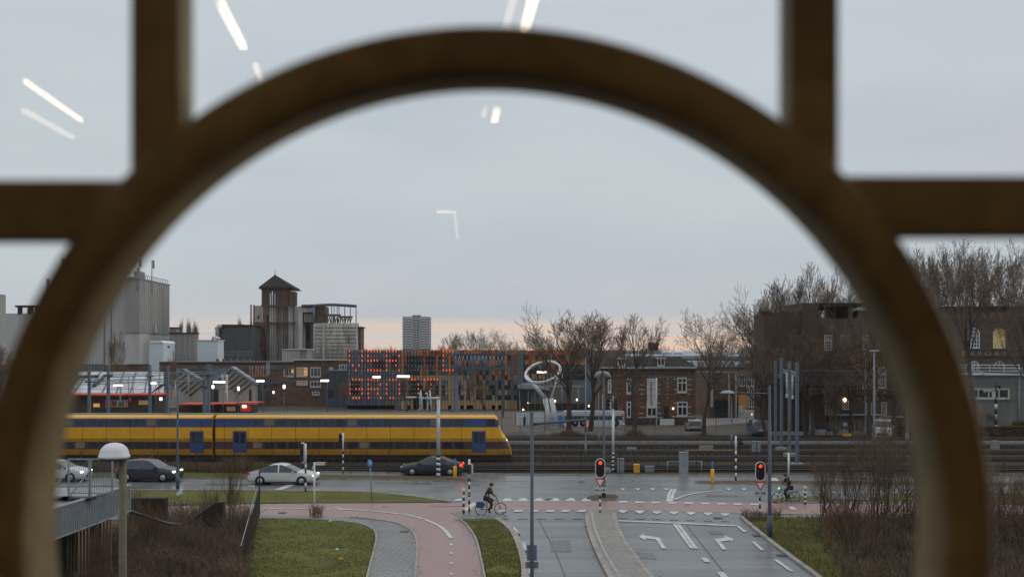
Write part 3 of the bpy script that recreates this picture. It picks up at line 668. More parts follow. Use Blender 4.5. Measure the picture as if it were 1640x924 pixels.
# pale blue gabled box tower
Y = 205; t = thing('clad_tower', 'small pale blue clad tower with a low gable roof before the silos', 'building', W(258, 590, Y))
part_boxes(t, 'wall', [(239, 549, 261.5, 600)], Y, 7, M['box_w'])
b = MB(); a = [W(238.5, 549, Y), W(242, 545.5, Y), W(258, 545.5, Y), W(262, 549, Y)]
b.add([v + Vector((0, -.2, 0)) for v in a] + [v + Vector((0, 7.4, 0)) for v in a], [(0, 1, 2, 3), (4, 5, 6, 7), (0, 1, 5, 4), (1, 2, 6, 5), (2, 3, 7, 6), (3, 0, 4, 7)], mat('pale_roof', (.60, .64, .67), .5, .08, 1)); b.build('roof', t)
b = MB(); b.box(W(261.5,0,Y).x, W(261.5,0,Y).x + .06, Y + 2.5, Y + 3.6, topz(557,Y), topz(553,Y), M['glass']); b.build('vent', t)
# low grey sheds
for (x0, y0, x1, y1, Y, m, lab) in ((271.5, 533.5, 311.5, 575, 236, M['silo_d'], 'low grey clad shed directly behind the pale gabled tower'),
                                   (272, 525, 282, 534, 238, M['silo_d'], 'small dark roofed hut on top of the low grey shed')):
    t = thing('shed', lab, 'shed', W((x0+x1)/2, y1, Y))
    part_boxes(t, 'wall', [(x0, y0 + 1, x1, y1 + 14)], Y, 3, m); part_boxes(t, 'roof', [(x0 - .6, y0 - 1, x1 + .6, y0 + .9)], Y - .3, 3.6, M['roof_d'])
    if x1 > 300:
        b = MB()
        for x in (278, 286, 296, 304): b.pbox(x, y0 + 2, x + .6, 575, Y - .12, .1, M['offwhite'])
        b.build('downpipe', t)
        b = MB()
        for y in (569, 574, 580): b.pbox(274, y, 316, y + 1, Y - 6, .2, M['mast'])
        for x in range(274, 317, 7): b.pbox(x, 569, x + .8, 588, Y - 6, .2, M['mast'])
        b.build('pipe_rack', t)
Y = 215; t = thing('white_shed', 'bright white boxy plant room beside the dark corrugated hall', 'shed', W(336, 578, Y))
part_boxes(t, 'wall', [(316, 545.5, 348.5, 590)], Y, 4.6, M['box_w'])
part_boxes(t, 'roof', [(315.6, 544, 349, 545.4)], Y - .2, 5, M['white'])
b = MB(); b.tube([W(341, 545, Y), W(341, 539, Y), W(352, 543, Y)], .35, M['white'], 8); b.build('flue', t)
Y = 245; t = thing('factory_hall', 'dark grey corrugated hall with a pitched end left of the old tower', 'building', W(380, 580, Y))
b = MB(); o = [W(346, 526, Y), W(352, 521, Y), W(404, 521.5, Y), W(404, 600, Y), W(346, 600, Y)]
b.prism([(v.x, v.z) for v in o], Y, Y + 20, mat('corrugated_dark', (.085, .083, .08), .7, .25, .8, streak=5)); b.build('wall', t)
b = MB(); o = [W(345, 525.5, Y), W(352, 519.5, Y), W(405, 520, Y), W(405, 522.5, Y), W(353, 522.3, Y), W(345.5, 528, Y)]
b.prism([(v.x, v.z) for v in o], Y - .5, Y + 21, M['roof_d']); b.build('roof', t)
b = MB()
for x in range(349, 404, 4): b.pbox(x, 527, x + 1.2, 562, Y - .2, .19, M['glass_b'])
b.build('wall_rib', t)
b = MB(); b.tube([W(348, 556, Y-1), W(348, 527, Y-1), W(350, 523, Y-1), W(355, 522, Y-1)], .5, M['silo'], 8); b.build('flue', t)
part_boxes(t, 'gantry', [(358, 562, 404, 563.2, Y-3), (358, 568, 404, 569, Y-3), (357, 562, 358.5, 580, Y-3), (380, 562, 381, 580, Y-3)], Y - 3, .4, M['mast'])

# ---- the old tower with pyramid roof, silos and open frame
Y = 255; t = thing('factory_tower', 'derelict factory tower with a pyramid slate roof and rusty pipes down its front', 'tower', W(440, 580, Y))
dz = mat('tower_wall', (.36, .335, .30), .9, .4, .5, streak=6, col2=(.46, .43, .39)); brown = mat('tower_brown_cladding', (.095, .058, .038), .85, .35, .8, streak=6)
part_boxes(t, 'lower_wall', [(406, 489.5, 420, 600), (420, 489.6, 472, 600)], Y, 12, dz)
part_boxes(t, 'upper_wall', [(419, 458.5, 461, 489.4)], Y + .2, 4, brown)
a = [W(414.5, 459.5, Y - .6), W(468.5, 459.5, Y - .6)]; ap = W(440.5, 440, Y + 4)
q = [a[0], a[1], a[1] + Vector((0, 9, 0)), a[0] + Vector((0, 9, 0))]; low = [v - Vector((0, 0, .5)) for v in q]
b = MB(); b.add(q + [ap] + low, [(0, 1, 4), (1, 2, 4), (2, 3, 4), (3, 0, 4), (5, 6, 7, 8), (0, 1, 6, 5), (1, 2, 7, 6), (2, 3, 8, 7), (3, 0, 5, 8)], M['roof_d']); b.build('roof', t)
b = MB(); b.tube([ap - Vector((0, 0, .5)), ap + Vector((0, 0, 1.6))], .16, M['roof_d'], 5, .02); b.build('finial', t)
rnd = random.Random(4); pi = 0
for i in range(15):
    x = 423 + i * 3.4 + rnd.uniform(-.6, .6); top = rnd.choice([466, 470, 489, 489, 492]) if x < 462 else 490; w = rnd.uniform(.9, 1.9)
    b = MB(); b.tube([W(x, 577, Y - .8), W(x, top, Y - .8)], w / F * Y / 2, rnd.choice([M['conc_w'], M['rust'], M['offwhite'], M['black'], brown, M['white']]), 7); b.build('pipe', t)
b = MB()
for y in (488.5, 516): b.pbox(405 if y > 500 else 418, y, 473, y + 2, Y - 1.6, 1.2, M['rust'])
b.build('walkway', t)
b = MB()
for (x0, y0, x1, y1) in ((410, 538, 425, 520), (411, 537, 427, 553), (427, 553, 411, 576)):
    for dz_ in (0, .55): b.tube([W(x0, y0, Y - 1.4) + Vector((0, 0, dz_)), W(x1, y1, Y - 1.4) + Vector((0, 0, dz_))], .22, M['rust'], 4)
b.tube([W(425.5, 490, Y-1.4), W(425.5, 578, Y-1.4)], .28, M['rust'], 5); b.tube([W(402, 488, Y-1.4), W(402, 578, Y-1.4)], .2, M['rust'], 5); b.tube([W(406.5, 488, Y-1.4), W(406.5, 578, Y-1.4)], .2, M['rust'], 5)
b.build('fire_escape', t)
for q in ((412.5, 505.5, 415.5, 510.5), (408.5, 550, 415, 562), (425.3, 504, 429.5, 516), (432, 500, 434, 508)): part_boxes(t, 'window', [q], Y - .04, .04, M['glass'])
part_boxes(t, 'lift_shaft', [(465, 467, 472, 489.3), (472.2, 467.5, 473.6, 489)], Y + .5, 2, brown)
part_boxes(t, 'antenna_arm', [(464, 465.5, 484, 466.3)], Y - .4, .1, M['mast'])
t = thing('silo_block', 'stained concrete silo block with an open steel roof frame', 'silo', W(520, 580, Y))
part_boxes(t, 'stair_wall', [(471, 490.5, 484, 517), (484, 490, 503, 500), (471, 517, 484, 600)], Y + .3, 10, dz)
part_boxes(t, 'pipe_column', [(478, 500, 484, 562)], Y - .3, .8, M['silo'])
part_boxes(t, 'dark_recess', [(484.3, 517, 502, 600)], Y + 5, 1, M['glass'])
part_boxes(t, 'beam', [(484, 500.3, 503, 517)], Y + 1.2, 6, brown)
part_boxes(t, 'dark_recess', [(486, 503, 501, 515)], Y + 1.1, .1, M['glass'])
b = MB()
for i in range(6): b = MB(); b.pbox(487 + i*2.5, 503, 488 + i*2.5, 516, Y + .9, .15, M['conc_w']); b.build('column', t)
b = MB(); n = 26
for i in range(n):                                   # the drum of silo cells: scalloped front
    x0 = 503 + (571 - 503) * i / n; x1 = 503 + (571 - 503) * (i + 1) / n; b.lathe(W((x0+x1)/2, 600, Y) + Vector((0, .1, 0)), [(.235, 0), (.235, (600 - 517.5) / F * Y)], M['conc_w'], 8)
b.pbox(503, 517.4, 571, 600, Y + .1, 4, M['conc_w']); b.build('silo_drum', t)
b = MB()
for y in range(524, 580, 6): b.pbox(503, y, 571, y + .7, Y - .22, .4, mat('rust_stained_band', (.17, .11, .07), .9, .5, 1, col2=(.30, .25, .2)))
b.build('drum_band', t)
part_boxes(t, 'pipe_column', [(516.8, 517, 519.4, 578)], Y - .5, .3, M['silo'])
part_boxes(t, 'dark_slot', [(557, 535.5, 558.6, 548)], Y - .45, .2, M['glass'])
b = MB(); 
for x in (503, 531, 535, 540, 543, 552, 561, 570.3): b.tube([W(x, 518, Y), W(x, 489, Y)], .14 if x != 503 else .3, M['mast'], 4)
pts = [W(x, y, Y) for x, y in ((483, 490), (503, 489.5), (520, 488.3), (535, 488), (552, 489), (571, 490.3))]
b.tube(pts, .38, M['steel_d'], 5); b.build('roof_frame', t)
rnd = random.Random(9)
part_boxes(t, 'roof_room', [(503, 490.5, 521, 504), (503, 504.4, 520, 517.2)], Y + 1, 5, brown)
b = MB()
for i in range(11):
    x = 521 + i * 4.0; b.tube([W(x, 517.4, Y + 1), W(x + rnd.uniform(-1, 1), 504.5 + i * .25, Y + 1)], .16, brown, 4); b.tube([W(x, 517, Y + 1), W(x + 3, 507, Y + 1)], .12, brown, 4)
b.pbox(520, 503, 544, 506, Y + 1, 2, brown); b.pbox(544, 506, 563, 508.6, Y + 1, 2, brown); b.build('hopper_frame', t)
part_boxes(t, 'rear_wing', [(571.6, 524.5, 577.5, 600)], Y + 3, 6, brown); part_boxes(t, 'rear_roof', [(571.6, 523, 580, 524.4)], Y + 2.6, 6, M['roof_d'])
Y = 240; t = thing('shed', 'low ribbed grey shed at the foot of the stained silos', 'shed', W(470, 580, Y))
b = MB(); b.pbox(452, 560.3, 480, 600, Y, 8, M['silo']); b.pbox(480.1, 560.3, 491, 600, Y + .4, 7.4, M['silo_d'])
for x in range(454, 480, 3): b.pbox(x, 561, x + .7, 578, Y - .1, .09, M['silo_d'])
b.build('wall', t); part_boxes(t, 'roof', [(451.5, 558.5, 491.5, 560.1)], Y - .3, 9, M['offwhite'])

# ---- tower block on the horizon
Y = 700; t = thing('apartment_tower', 'white high-rise block of flats alone on the horizon', 'building', W(666, 580, Y))
part_boxes(t, 'wall', [(645, 507, 661, 578), (661, 506, 673, 578), (673, 507, 687.5, 578)], Y, 16, mat('flats_grey', (.20, .22, .25), .8, .1, .3))
b = MB()
for i in range(13):
    y = 509 + i * 3.9
    b.pbox(644.6, y, 661, y + 1.5, Y - 1.0, .95, M['white']); b.pbox(673, y, 688, y + 1.5, Y - 1.0, .95, M['white']); b.pbox(661.3, y + 1.6, 672.6, y + 2.8, Y - 1.2, 1.15, M['offwhite'])
b.build('balcony_band', t)
b = MB()
for x in (644.6, 649, 653, 657, 661, 666, 672, 676, 680, 684, 687.5): b.pbox(x, 507, x + .7, 560, Y - 1.5, .45, M['offwhite'])
b.build('fin', t); part_boxes(t, 'roof_room', [(660, 504.5, 673, 506)], Y + 2, 8, M['steel_d'])

# ---- long brown brick works with lit windows
Y = 190; t = thing('brick_works', 'long low brown brick works with white windows, two of them lit orange', 'building', W(420, 660, Y))
part_boxes(t, 'wall', [(255, 580, 470, 662), (470, 577, 557, 662)], Y, 14, M['brick'])
b = MB(); b.pbox(255, 578.6, 470, 580, Y - .5, 15, M['conc']); b.pbox(468, 574.8, 540, 577, Y - .5, 15, M['offwhite'])
b.build('parapet', t)
b = MB()
for i in range(6): b.pbox(346 + i * 10, 574.5, 349 + i * 10, 579, Y + 1, 1, M['steel_d'])
b.build('roof_vent', t)
for (q, g, nx, ny) in (((454.5, 588, 471, 603), M['glass'], 4, 1), ((475, 588, 493, 603), M['lit_dim'], 3, 1), ((497, 588, 514, 603.5), M['glass_b'], 3, 1), ((475, 609.5, 493, 616), M['lit_dim'], 4, 1), ((497, 610, 514, 619.5), M['glass'], 3, 1), ((543, 583.5, 556, 592.5), M['glass_b'], 3, 1),
                       ((283, 590, 300, 597), M['glass'], 5, 1), ((500, 627, 512, 632), M['glass'], 2, 1)):
    win_at(t, *q, Y, nx, ny, M['offwhite'], g, fw=.18, proud=.12)
for q in ((466.5, 590.5, 470, 597), (487, 589, 492.3, 601)): part_boxes(t, 'curtain_glow', [q], Y - .16, .03, M['lit'])
part_boxes(t, 'wall_sign', [(527, 588, 533.5, 593)], Y - .2, .18, M['offwhite'])
part_boxes(t, 'door', [(425, 626, 434, 640), (408, 616, 421, 645)], Y - .1, .09, M['glass_b'])
part_boxes(t, 'lintel_band', [(405, 611.5, 470, 614.5)], Y - .3, .28, M['steel_d'])
part_boxes(t, 'corrugated_wall', [(255, 585, 470, 591)], Y - .2, .18, mat('slatted_band', (.10, .095, .09), .8, .5, 2, streak=8))
rnd = random.Random(11)
t2 = thing('roof_sign', 'pale tall letters and a tooth shaped board standing before the works', 'sign', W(425, 605, 183))
b = MB()
for i, x in enumerate((399.5, 403.5, 409, 413, 417, 421, 426)):
    b.pbox(x, 586, x + 1, 602.5, 183, .2, mat('pink_letter', (.5, .20, .16), .6, .2, 3))
for (x0, y0, x1) in ((404, 601, 407.5), (409, 592, 412), (417, 601, 420.4), (421, 601, 424.6)): b.pbox(x0, y0, x1, y0 + 1.3, 183, .2, MATS['pink_letter'])
b.build('lettering', t2)
b = MB(); o = [W(x, y, 182.8) for x, y in ((426.5, 581), (431.5, 580.5), (432, 596), (430.5, 601), (425, 603), (427.5, 597), (426, 590))]
b.prism([(v.x, v.z) for v in o], 182.8, 183.1, M['zinc']); b.build('board', t2)
part_boxes(t2, 'support_rail', [(398, 602.8, 432, 603.8)], 183, .2, M['steel_d'])
b = MB()
for x in (404, 418, 430): b.tube([W(x, 603.5, 183.4), Vector((W(x, 603.5, 183.4).x, 183.4, 0))], .08, M['steel_d'], 4)
b.build('post', t2)

# blue-grey slatted hall between the works and the coloured facade
Y = 182; t = thing('slatted_hall', 'blue-grey slatted metal hall beside the coloured facade', 'building', W(540, 655, Y))
part_boxes(t, 'wall', [(521, 593, 557, 657)], Y, 12, mat('blue_grey_cladding', (.105, .135, .16), .6, .2, .6, streak=5))
b = MB()
for i in range(12): b.pbox(522 + i*3, 593, 522.6 + i*3, 656, Y - .3, .29, M['steel_d'])
b.build('slat', t); part_boxes(t, 'dark_panel', [(523, 622, 533, 637)], Y - .1, .09, M['glass']); part_boxes(t, 'base_panel', [(523, 638.5, 557, 655.5)], Y - .15, .1, mat('slate_blue_panel', (.085, .115, .19), .6, .2, 1))

# ---- the coloured facade with light letters
Y = 176; t = thing('cultural_hall', 'long hall with patchwork orange, rust, tan and blue-grey panels and red light letters', 'building', W(700, 655, Y))
part_boxes(t, 'wall', [(556.5, 560.5, 838, 661)], Y, 30, M['steel_d'])
cols = dict(g=(.13, .17, .20), G=(.17, .21, .24), b=(.11, .15, .26), d=(.03, .028, .03), o=(.55, .20, .035), r=(.34, .08, .03), R=(.46, .06, .035), t=(.46, .32, .18), T=(.56, .40, .24), y=(.28, .25, .045))
pm = {k: mat('facade_panel_' + {'g': 'grey', 'G': 'light_grey', 'b': 'slate_blue', 'd': 'dark_glass', 'o': 'orange', 'r': 'rust', 'R': 'red', 't': 'tan', 'T': 'light_tan', 'y': 'olive'}[k], c, .5 if k != 'd' else .15, .12, .8) for k, c in cols.items()}
rnd = random.Random(21); NC = 56; cw = 281.5 / NC; rows = 12; rh = (656.5 - 561) / rows
grid = {}
for c in range(NC):
    x = 556.5 + c * cw
    for r in range(rows):
        k = rnd.choice('gggG') if x < 641 else rnd.choice('gggd')
        if r == 11: k = 'b' if x < 612 else ('y' if x < 630 else rnd.choice('ddgd'))
        if r == 10 and x < 612: k = rnd.choice('bbg')
        if 612 <= x < 630 and r in (10, 11): k = rnd.choice('yyg')
        if x >= 641:
            if r == 0: k = rnd.choice('ooorrG') if x < 800 else rnd.choice('ooG')
            elif r in (1, 2, 3, 4): k = rnd.choice('rroRdddgg') if x < 735 else rnd.choice('dgGoddr')
            elif r in (5,): k = rnd.choice('ttto') if x < 740 else rnd.choice('oogdt')
            elif r in (6, 7, 8, 9): k = rnd.choice('tddddgg')
            elif r == 10: k = rnd.choice('TTTtt')
            elif r == 11: k = rnd.choice('dddg')
        grid[c, r] = k
for c in range(NC):                              # vertical runs hold together
    x = 556.5 + c * cw
    if x >= 641 and rnd.random() < .45:
        k = rnd.choice('ttgr')
        for r in range(6, 10): grid[c, r] = 'T' if k == 't' else 'g' if k == 'g' else grid[c, r]
    if x >= 641 and rnd.random() < .4:
        k = rnd.choice('rog')
        for r in range(1, 5): grid[c, r] = k
for (c0, c1, r0, r1) in ((8, 12, 2, 3), (14, 16, 1, 3), (20, 24, 1, 2), (18, 22, 3, 4), (25, 28, 1, 2), (1, 4, 6, 8)):
    for c in range(c0, c1):
        for r in range(r0, r1 + 1): grid[c, r] = 'd'
for (x0, x1) in ((661, 666), (676, 680)):
    for c in range(NC):
        x = 556.5 + c * cw + cw/2
        if x0 < x < x1:
            for r in range(8, 12): grid[c, r] = 'd'
for c in range(NC - 2, NC):
    for r in range(12): grid[c, r] = 'G'
pb = {}
for (c, r), k in grid.items():
    b = pb.setdefault('all', MB()); x0 = 556.5 + c * cw; y0 = 561 + r * rh
    dd = .12 if k == 'd' else .22 + .04 * ((c * 7 + r * 3) % 3)
    b.pbox(x0 + .15, y0 + .15, x0 + cw - .15, y0 + rh - .2, Y - dd, dd - .004, pm[k])
for k, b in pb.items(): b.build('facade_cladding', t)
b = MB()
for c in range(NC + 1): x = 556.5 + c * cw; b.pbox(x - .26, 560.6, x + .26, 656.5, Y - .62, .26, M['black'])
b.build('slat', t)
ticks = MB(); red = MB()
TOP = {0: [130,262,325,358,391,424,457,522,555,588,621,1122,1155,1190,1225], 1: [130,262,325,522,654,1122], 2: [130,262,325,358,391,424,522,555,588,621,1122], 3: [163,229,522,621,1122], 4: [196,325,358,391,424,457,522,654,1122,1155,1190,1225]}
BOT = {0: [165,198,231,262,328,361,394,425,555,588,621,755,788,821,922,957,990,1025,1060], 1: [136,328,457,522,657,722,857,990], 2: [136,198,231,262,328,361,394,427,522,657,722,857,990], 3: [136,262,328,427,522,657,722,857,990], 4: [170,200,231,331,461,560,594,758,791,990]}
for rowset, ys in ((TOP, (562.2, 569.6, 577.4, 585, 592.8)), (BOT, (608, 615.5, 623, 630, 637))):
    for r, y in enumerate(ys):
        lit = [540 + z / 6.6 for z in rowset[r]]
        for c in range(35):
            x = 559.7 + c * 5.0
            if any(abs(x - l) < 2.4 for l in lit): continue
            ticks.pbox(x - .25, y - 1.2, x + .25, y + 1.2, Y - .80, .16, M['offwhite'])
        for l in lit: red.pbox(l - .7, y - 1.6, l + .7, y + 1.6, Y - .86, .22, M['led'])
red.build('lettering', t); ticks.build('unlit_letter_dot', t)
t = thing('orange_wing', 'orange and rust panelled wing behind the white steel ring sculpture', 'building', W(870, 655, 180))
part_boxes(t, 'wall', [(838.5, 561, 1000, 661)], 184, 24, pm['g'])
one_ = MB(); b = {k: one_ for k in 'orgdtT'}; rnd = random.Random(5)
for c in range(18):
    x = 841 + c * 5.4
    for r in range(6):
        y = 561 + r * 7.6
        k = rnd.choice('rro') if r in (0, 2) else rnd.choice('rddg') if r in (1, 3, 4) else rnd.choice('tdd')
        if x > 895 and r in (3, 4, 5): k = 'd'
        if x > 925: k = {0: 'g', 1: 'g', 2: 'o', 3: 'g'}.get(r, 'd')
        b[k].pbox(x, y, x + 5, y + 7.3, 183.6, .39, pm[k])
one_.build('facade_cladding', t)
b = MB()
for i in range(11): x = 846 + i * 6; b.pbox(x, 598, x + 1.4, 621, 183.3, .2, pm['T'])
b.build('fin', t)
Y = 172; t = thing('grey_canopy_hall', 'low grey hall with a curved roof edge behind the ring sculpture', 'building', W(900, 655, Y))
b = MB(); o = [W(x, y, Y) for x, y in ((829, 618), (836, 614.5), (850, 615), (866, 619), (880, 621), (880, 625), (860, 622.5), (829, 621.5))]
b.prism([(v.x, v.z) for v in o], Y - 1, Y + 8, M['zinc']); b.build('roof_edge', t)
b = MB(); b.pbox(850, 619, 935, 646, Y + .5, 8, mat('grey_hall_wall', (.115, .11, .105), .8, .2, .6)); b.pbox(829, 625, 850, 657, Y + 2, 6, M['glass']); b.build('wall', t)
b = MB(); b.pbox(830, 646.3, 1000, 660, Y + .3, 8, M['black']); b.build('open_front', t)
for x in (832, 846, 857, 866, 900, 926, 948): b = MB(); b.tube([W(x, 620, Y - .4), Vector((W(x, 620, Y - .4).x, Y - .4, 0))], .10, M['mast'], 5); b.build('column', t)
for (x, y) in ((846, 645), (838, 656), (889, 642), (924, 640), (943, 650)): b = MB(); b.lathe(W(x, y, Y - .2), [(.02, -.2), (.16, 0), (.02, .2)], M['lamp'], 8); b.build('wall_lamp', t)

# ---- brick villa
Y = 134; t = thing('brick_villa', 'brick villa with white stone bands, a hipped slate roof and two white dormers', 'house', W(1020, 680, Y))
part_boxes(t, 'wall', [(961, 589.5, 1114, 682)], Y, 12, M['brick'])
b = MB(); fz = [W(962, 588, Y), W(1115, 587, Y), W(1096, 571, Y), W(979, 572.5, Y)]; d1, d2 = Vector((0, -.5, 0)), Vector((0, 3.5, 0))
b.add([fz[0]+d1, fz[1]+d1, fz[2]+d2, fz[3]+d2, fz[0]+Vector((0, 12.5, 0)), fz[1]+Vector((0, 12.5, 0)), fz[2]+Vector((0, 9, 0)), fz[3]+Vector((0, 9, 0))], [(0,1,2,3), (1,5,6,2), (5,4,7,6), (4,0,3,7), (3,2,6,7), (0,4,5,1)], M['roof_d']); b.build('roof', t)
b = MB(); b.pbox(961, 587.5, 1116, 590, Y - .55, .5, M['offwhite']); b.build('gutter', t)
b = MB(); rnd = random.Random(2)
for y in (606.5, 615, 623, 630, 644.5, 651, 661):
    for (x0, x1) in ((1023, 1034), (1050, 1060), (1078, 1086), (1100, 1109)):
        if rnd.random() < .9: b.pbox(x0 + rnd.uniform(0, 3), y, x1 - rnd.uniform(0, 4), y + 1.5, Y - .05, .048, M['stone'])
for y in (602, 603.5):
    for i in range(14): b.pbox(1040 + i * 4.4, y, 1041 + i * 4.4, y + 1.4, Y - .05, .048, M['stone'])
for i in range(6): b.pbox(1068, 606 + i * 6, 1070, 607.6 + i * 6, Y - .05, .048, M['stone'])
b.build('stone_band', t)
b = MB(); b.pbox(1022, 667.5, 1062, 669.3, Y - .08, .07, M['stone']); b.pbox(1076, 666, 1114, 667.8, Y - .08, .07, M['stone']); b.pbox(961, 672, 1114, 682, Y - .12, .116, mat('dark_plinth', (.045, .035, .03), .8, .2, 1)); b.build('plinth', t)
for q in ((1084.5, 604.5, 1100, 628), (1084.5, 643, 1101, 666), (1035.5, 645, 1052, 667), (1036, 606, 1050, 629), (1003.5, 606, 1011, 630), (1003.5, 643, 1011, 668), (973.5, 607, 979, 628), (973, 644, 979, 668)):
    win_at(t, *q, Y, 2 if q[2]-q[0] > 9 else 1, 1, M['frame'], M['glass'], fw=.16, proud=.10, transom=.66)
for q in ((1063, 650, 1071, 670),): part_boxes(t, 'door', [q], Y - .07, .066, M['black'])
part_boxes(t, 'wall_plaque', [(1057, 670.5, 1080, 677)], Y - .45, .1, M['white'])
for (x, y) in ((994, 574), (1057.5, 573.5)):
    b = MB(); b.pbox(x - 5, y, x + 7, y + 13, Y - .1, 3, M['roof_d']); o = b.build('dormer', t)
    b = MB(); c = W(x, y, Y - .3)
    for q in ((x - 7, y - 1, x + 9.5, y + 1), (x - 4.5, y + 1, x - 3.2, y + 13), (x + 6, y + 1, x + 7.4, y + 13), (x - 3.2, y + 11, x + 6, y + 13), (x + .8, y + 1, x + 2, y + 11)): b.pbox(*q, Y - .35, .24, M['frame'])
    f = b.build('window', t); g = MB(); g.pbox(x - 3.2, y + 1, x + 6, y + 11, Y - .16, .05, M['glass']); g.build('pane', f)
b = MB(); b.lathe(W(1078, 654, Y - .3), [(.02, -.15), (.14, 0), (.02, .15)], M['lamp'], 8); b.build('wall_lamp', t)
b = MB(); b.tube([W(1011.5, 590, Y-.15), W(1011.5, 680, Y-.15)], .06, M['black'], 5); b.build('downpipe', t)
# flat roofed hall behind the villa
Y = 190; t = thing('flat_roofed_hall', 'low hall with a long pale zinc roof showing above the villa', 'building', W(1030, 580, Y))
part_boxes(t, 'wall', [(935, 570, 1240, 660)], Y + 6, 30, M['brick_h'])
b = MB(); q = [W(932, 569.6, Y), W(1240, 570, Y)]; k = [W(960, 562, Y + 30), W(1200, 561.5, Y + 30)]
b.add([q[0], q[1], k[1], k[0], q[0]-Vector((0,0,.6)), q[1]-Vector((0,0,.6)), k[1]-Vector((0,0,.6)), k[0]-Vector((0,0,.6))], [(0,1,2,3), (4,5,6,7), (0,1,5,4), (1,2,6,5), (2,3,7,6), (3,0,4,7)], M['zinc']); b.build('roof', t)
b = MB(); b.pbox(905, 564.5, 1000, 567.5, Y + 4, 4, M['zinc']); b.pbox(1000, 561.5, 1060, 566, Y + 10, 6, M['zinc']); b.build('roof_edge', t)
for x in (1068, 1087, 1141, 1151, 1176): b = MB(); c = W(x, 566.5, Y + 10); b.lathe(c, [(1.0, 0), (.95, .35), (.6, .62), (.05, .75)], M['white'], 12); b.build('roof_light', t)
t = thing('glass_roof', 'bluish sawtooth glass roofs glimpsed through the bare trees', 'building', W(1160, 600, 178))
b = MB()
for i in range(7):
    x = 1098 + i * 16; q = [W(x, 588, 178), W(x + 9, 577, 178), W(x + 16, 587, 178)]; b.prism([(v.x, v.z) for v in q], 178, 192, M['zinc'])
b.build('roof', t); part_boxes(t, 'wall', [(1098, 588.3, 1210, 664)], 178.2, 12, M['brick_h'])
# street block with white tracery windows down the side street
Y = 150; t = thing('white_window_house', 'brick block with tall white barred windows down the side street', 'building', W(1190, 665, Y))
part_boxes(t, 'wall', [(1136, 596, 1222, 668)], Y, 14, M['brick'])
win_at(t, 1181, 598, 1222, 618, Y, 11, 2, M['frame'], M['glass_b'], fw=.10, proud=.12); win_at(t, 1197, 620, 1222, 652, Y, 8, 2, M['frame'], M['glass_b'], fw=.10, proud=.14, transom=.7)
part_boxes(t, 'shop_window', [(1183, 632, 1196, 660)], Y - .06, .05, mat('ochre_shopfront', (.30, .14, .03), .6, .3, 1.5, emit=(1, .5, .12), estr=.06))
part_boxes(t, 'column', [(1139, 596, 1142, 652, Y-.5), (1167, 596, 1169, 668, Y-.5), (1178, 596, 1180, 668, Y-.5)], Y, .4, M['stone'])
part_boxes(t, 'hoarding', [(1183, 656, 1223, 661)], Y - 1, .2, M['offwhite'])
part_boxes(t, 'notice_board', [(1183.5, 649, 1190, 660)], Y - 1.5, .2, M['offwhite'])
part_boxes(t, 'entrance', [(1145, 640, 1165, 667)], Y - .1, .09, M['black'])
for (x, y) in ((1204, 663.2), (1212.6, 662)): b = MB(); b.lathe(W(x, y, Y - 2), [(.02, -.1), (.1, 0), (.02, .1)], M['lamp'], 8); b.build('lamp', t)

# ---- dark cigar works, right
Y = 117; t = thing('cigar_works', 'very dark brick works with spiked parapet, white barred windows and gilt letters', 'building', W(1310, 695, Y))
part_boxes(t, 'wall', [(1224, 503, 1288, 699)], Y + 1.5, 5, M['brick_d']); part_boxes(t, 'main_wall', [(1288, 510, 1530, 699)], Y, 22, M['brick_d'])
b = MB()
for i in range(9): b.pbox(1220 + i * 7.8, 500.5, 1224.5 + i * 7.8, 503.2, Y + 1.5, 1, M['brick_d'])
b.build('parapet', t)
for (x, y0) in ((1219.5, 491), (1227.5, 492), (1231.5, 493), (1254, 490.5), (1282, 489.5)):
    b = MB(); c = W(x, 503, Y + 2); h = (503 - y0) / F * Y; b.lathe(c, [(.30, 0), (.32, h*.45), (.22, h*.55), (.03, h)], M['brick_d'], 6); b.build('pinnacle', t)
b = MB(); b.pbox(1286, 485, 1385, 491, Y + 3, 10, M['roof_d']); b.pbox(1286, 485.2, 1311, 510, Y + 2.6, 9, M['brick_d']); b.pbox(1359, 491, 1365, 510, Y + 3.2, 9, M['brick_d']); b.pbox(1375, 497, 1395, 510, Y+3, 8, M['brick_d']); b.build('roof_room', t)
part_boxes(t, 'string_course', [(1288, 573, 1530, 574.5), (1288, 631.5, 1530, 633), (1288, 635, 1530, 636.2)], Y - .1, .096, mat('dark_band', (.03, .024, .018), .9, .3, 1))
for q in ((1320, 536.5, 1332.5, 560.5), (1346.5, 536.5, 1359, 560.5), (1381, 536.5, 1392, 560), (1406, 536.5, 1417, 560), (1321, 588, 1334, 620.5), (1347.5, 588, 1360.5, 620.5), (1381, 600, 1390, 621), (1406.5, 588, 1419, 621)):
    win_at(t, *q, Y, 4, 5, M['stone'], M['glass'], fw=.085, proud=.1, transom=.66)
for q in ((1321, 642, 1334, 665), (1349, 642, 1362, 655), (1385, 645, 1396, 664), (1411, 644, 1420, 664)): win_at(t, *q, Y, 4, 3, M['stone'], M['glass'], fw=.07, proud=.1)
part_boxes(t, 'door', [(1347, 655, 1363, 690)], Y - .08, .07, M['black'])
gold = mat('dull_gilt_letter', (.16, .105, .055), .6, .3, 2)
text_mesh(t, 'lettering', 'EUGENE', 1319.5, 630.5, Y - .02, 7, gold, 43, spacing=1.3)
b = MB(); b.lathe(W(1352.7, 640, Y - .4), [(.02, -.28), (.2, -.1), (.2, .1), (.02, .25)], M['lamp'], 10); b.build('wall_lamp', t)
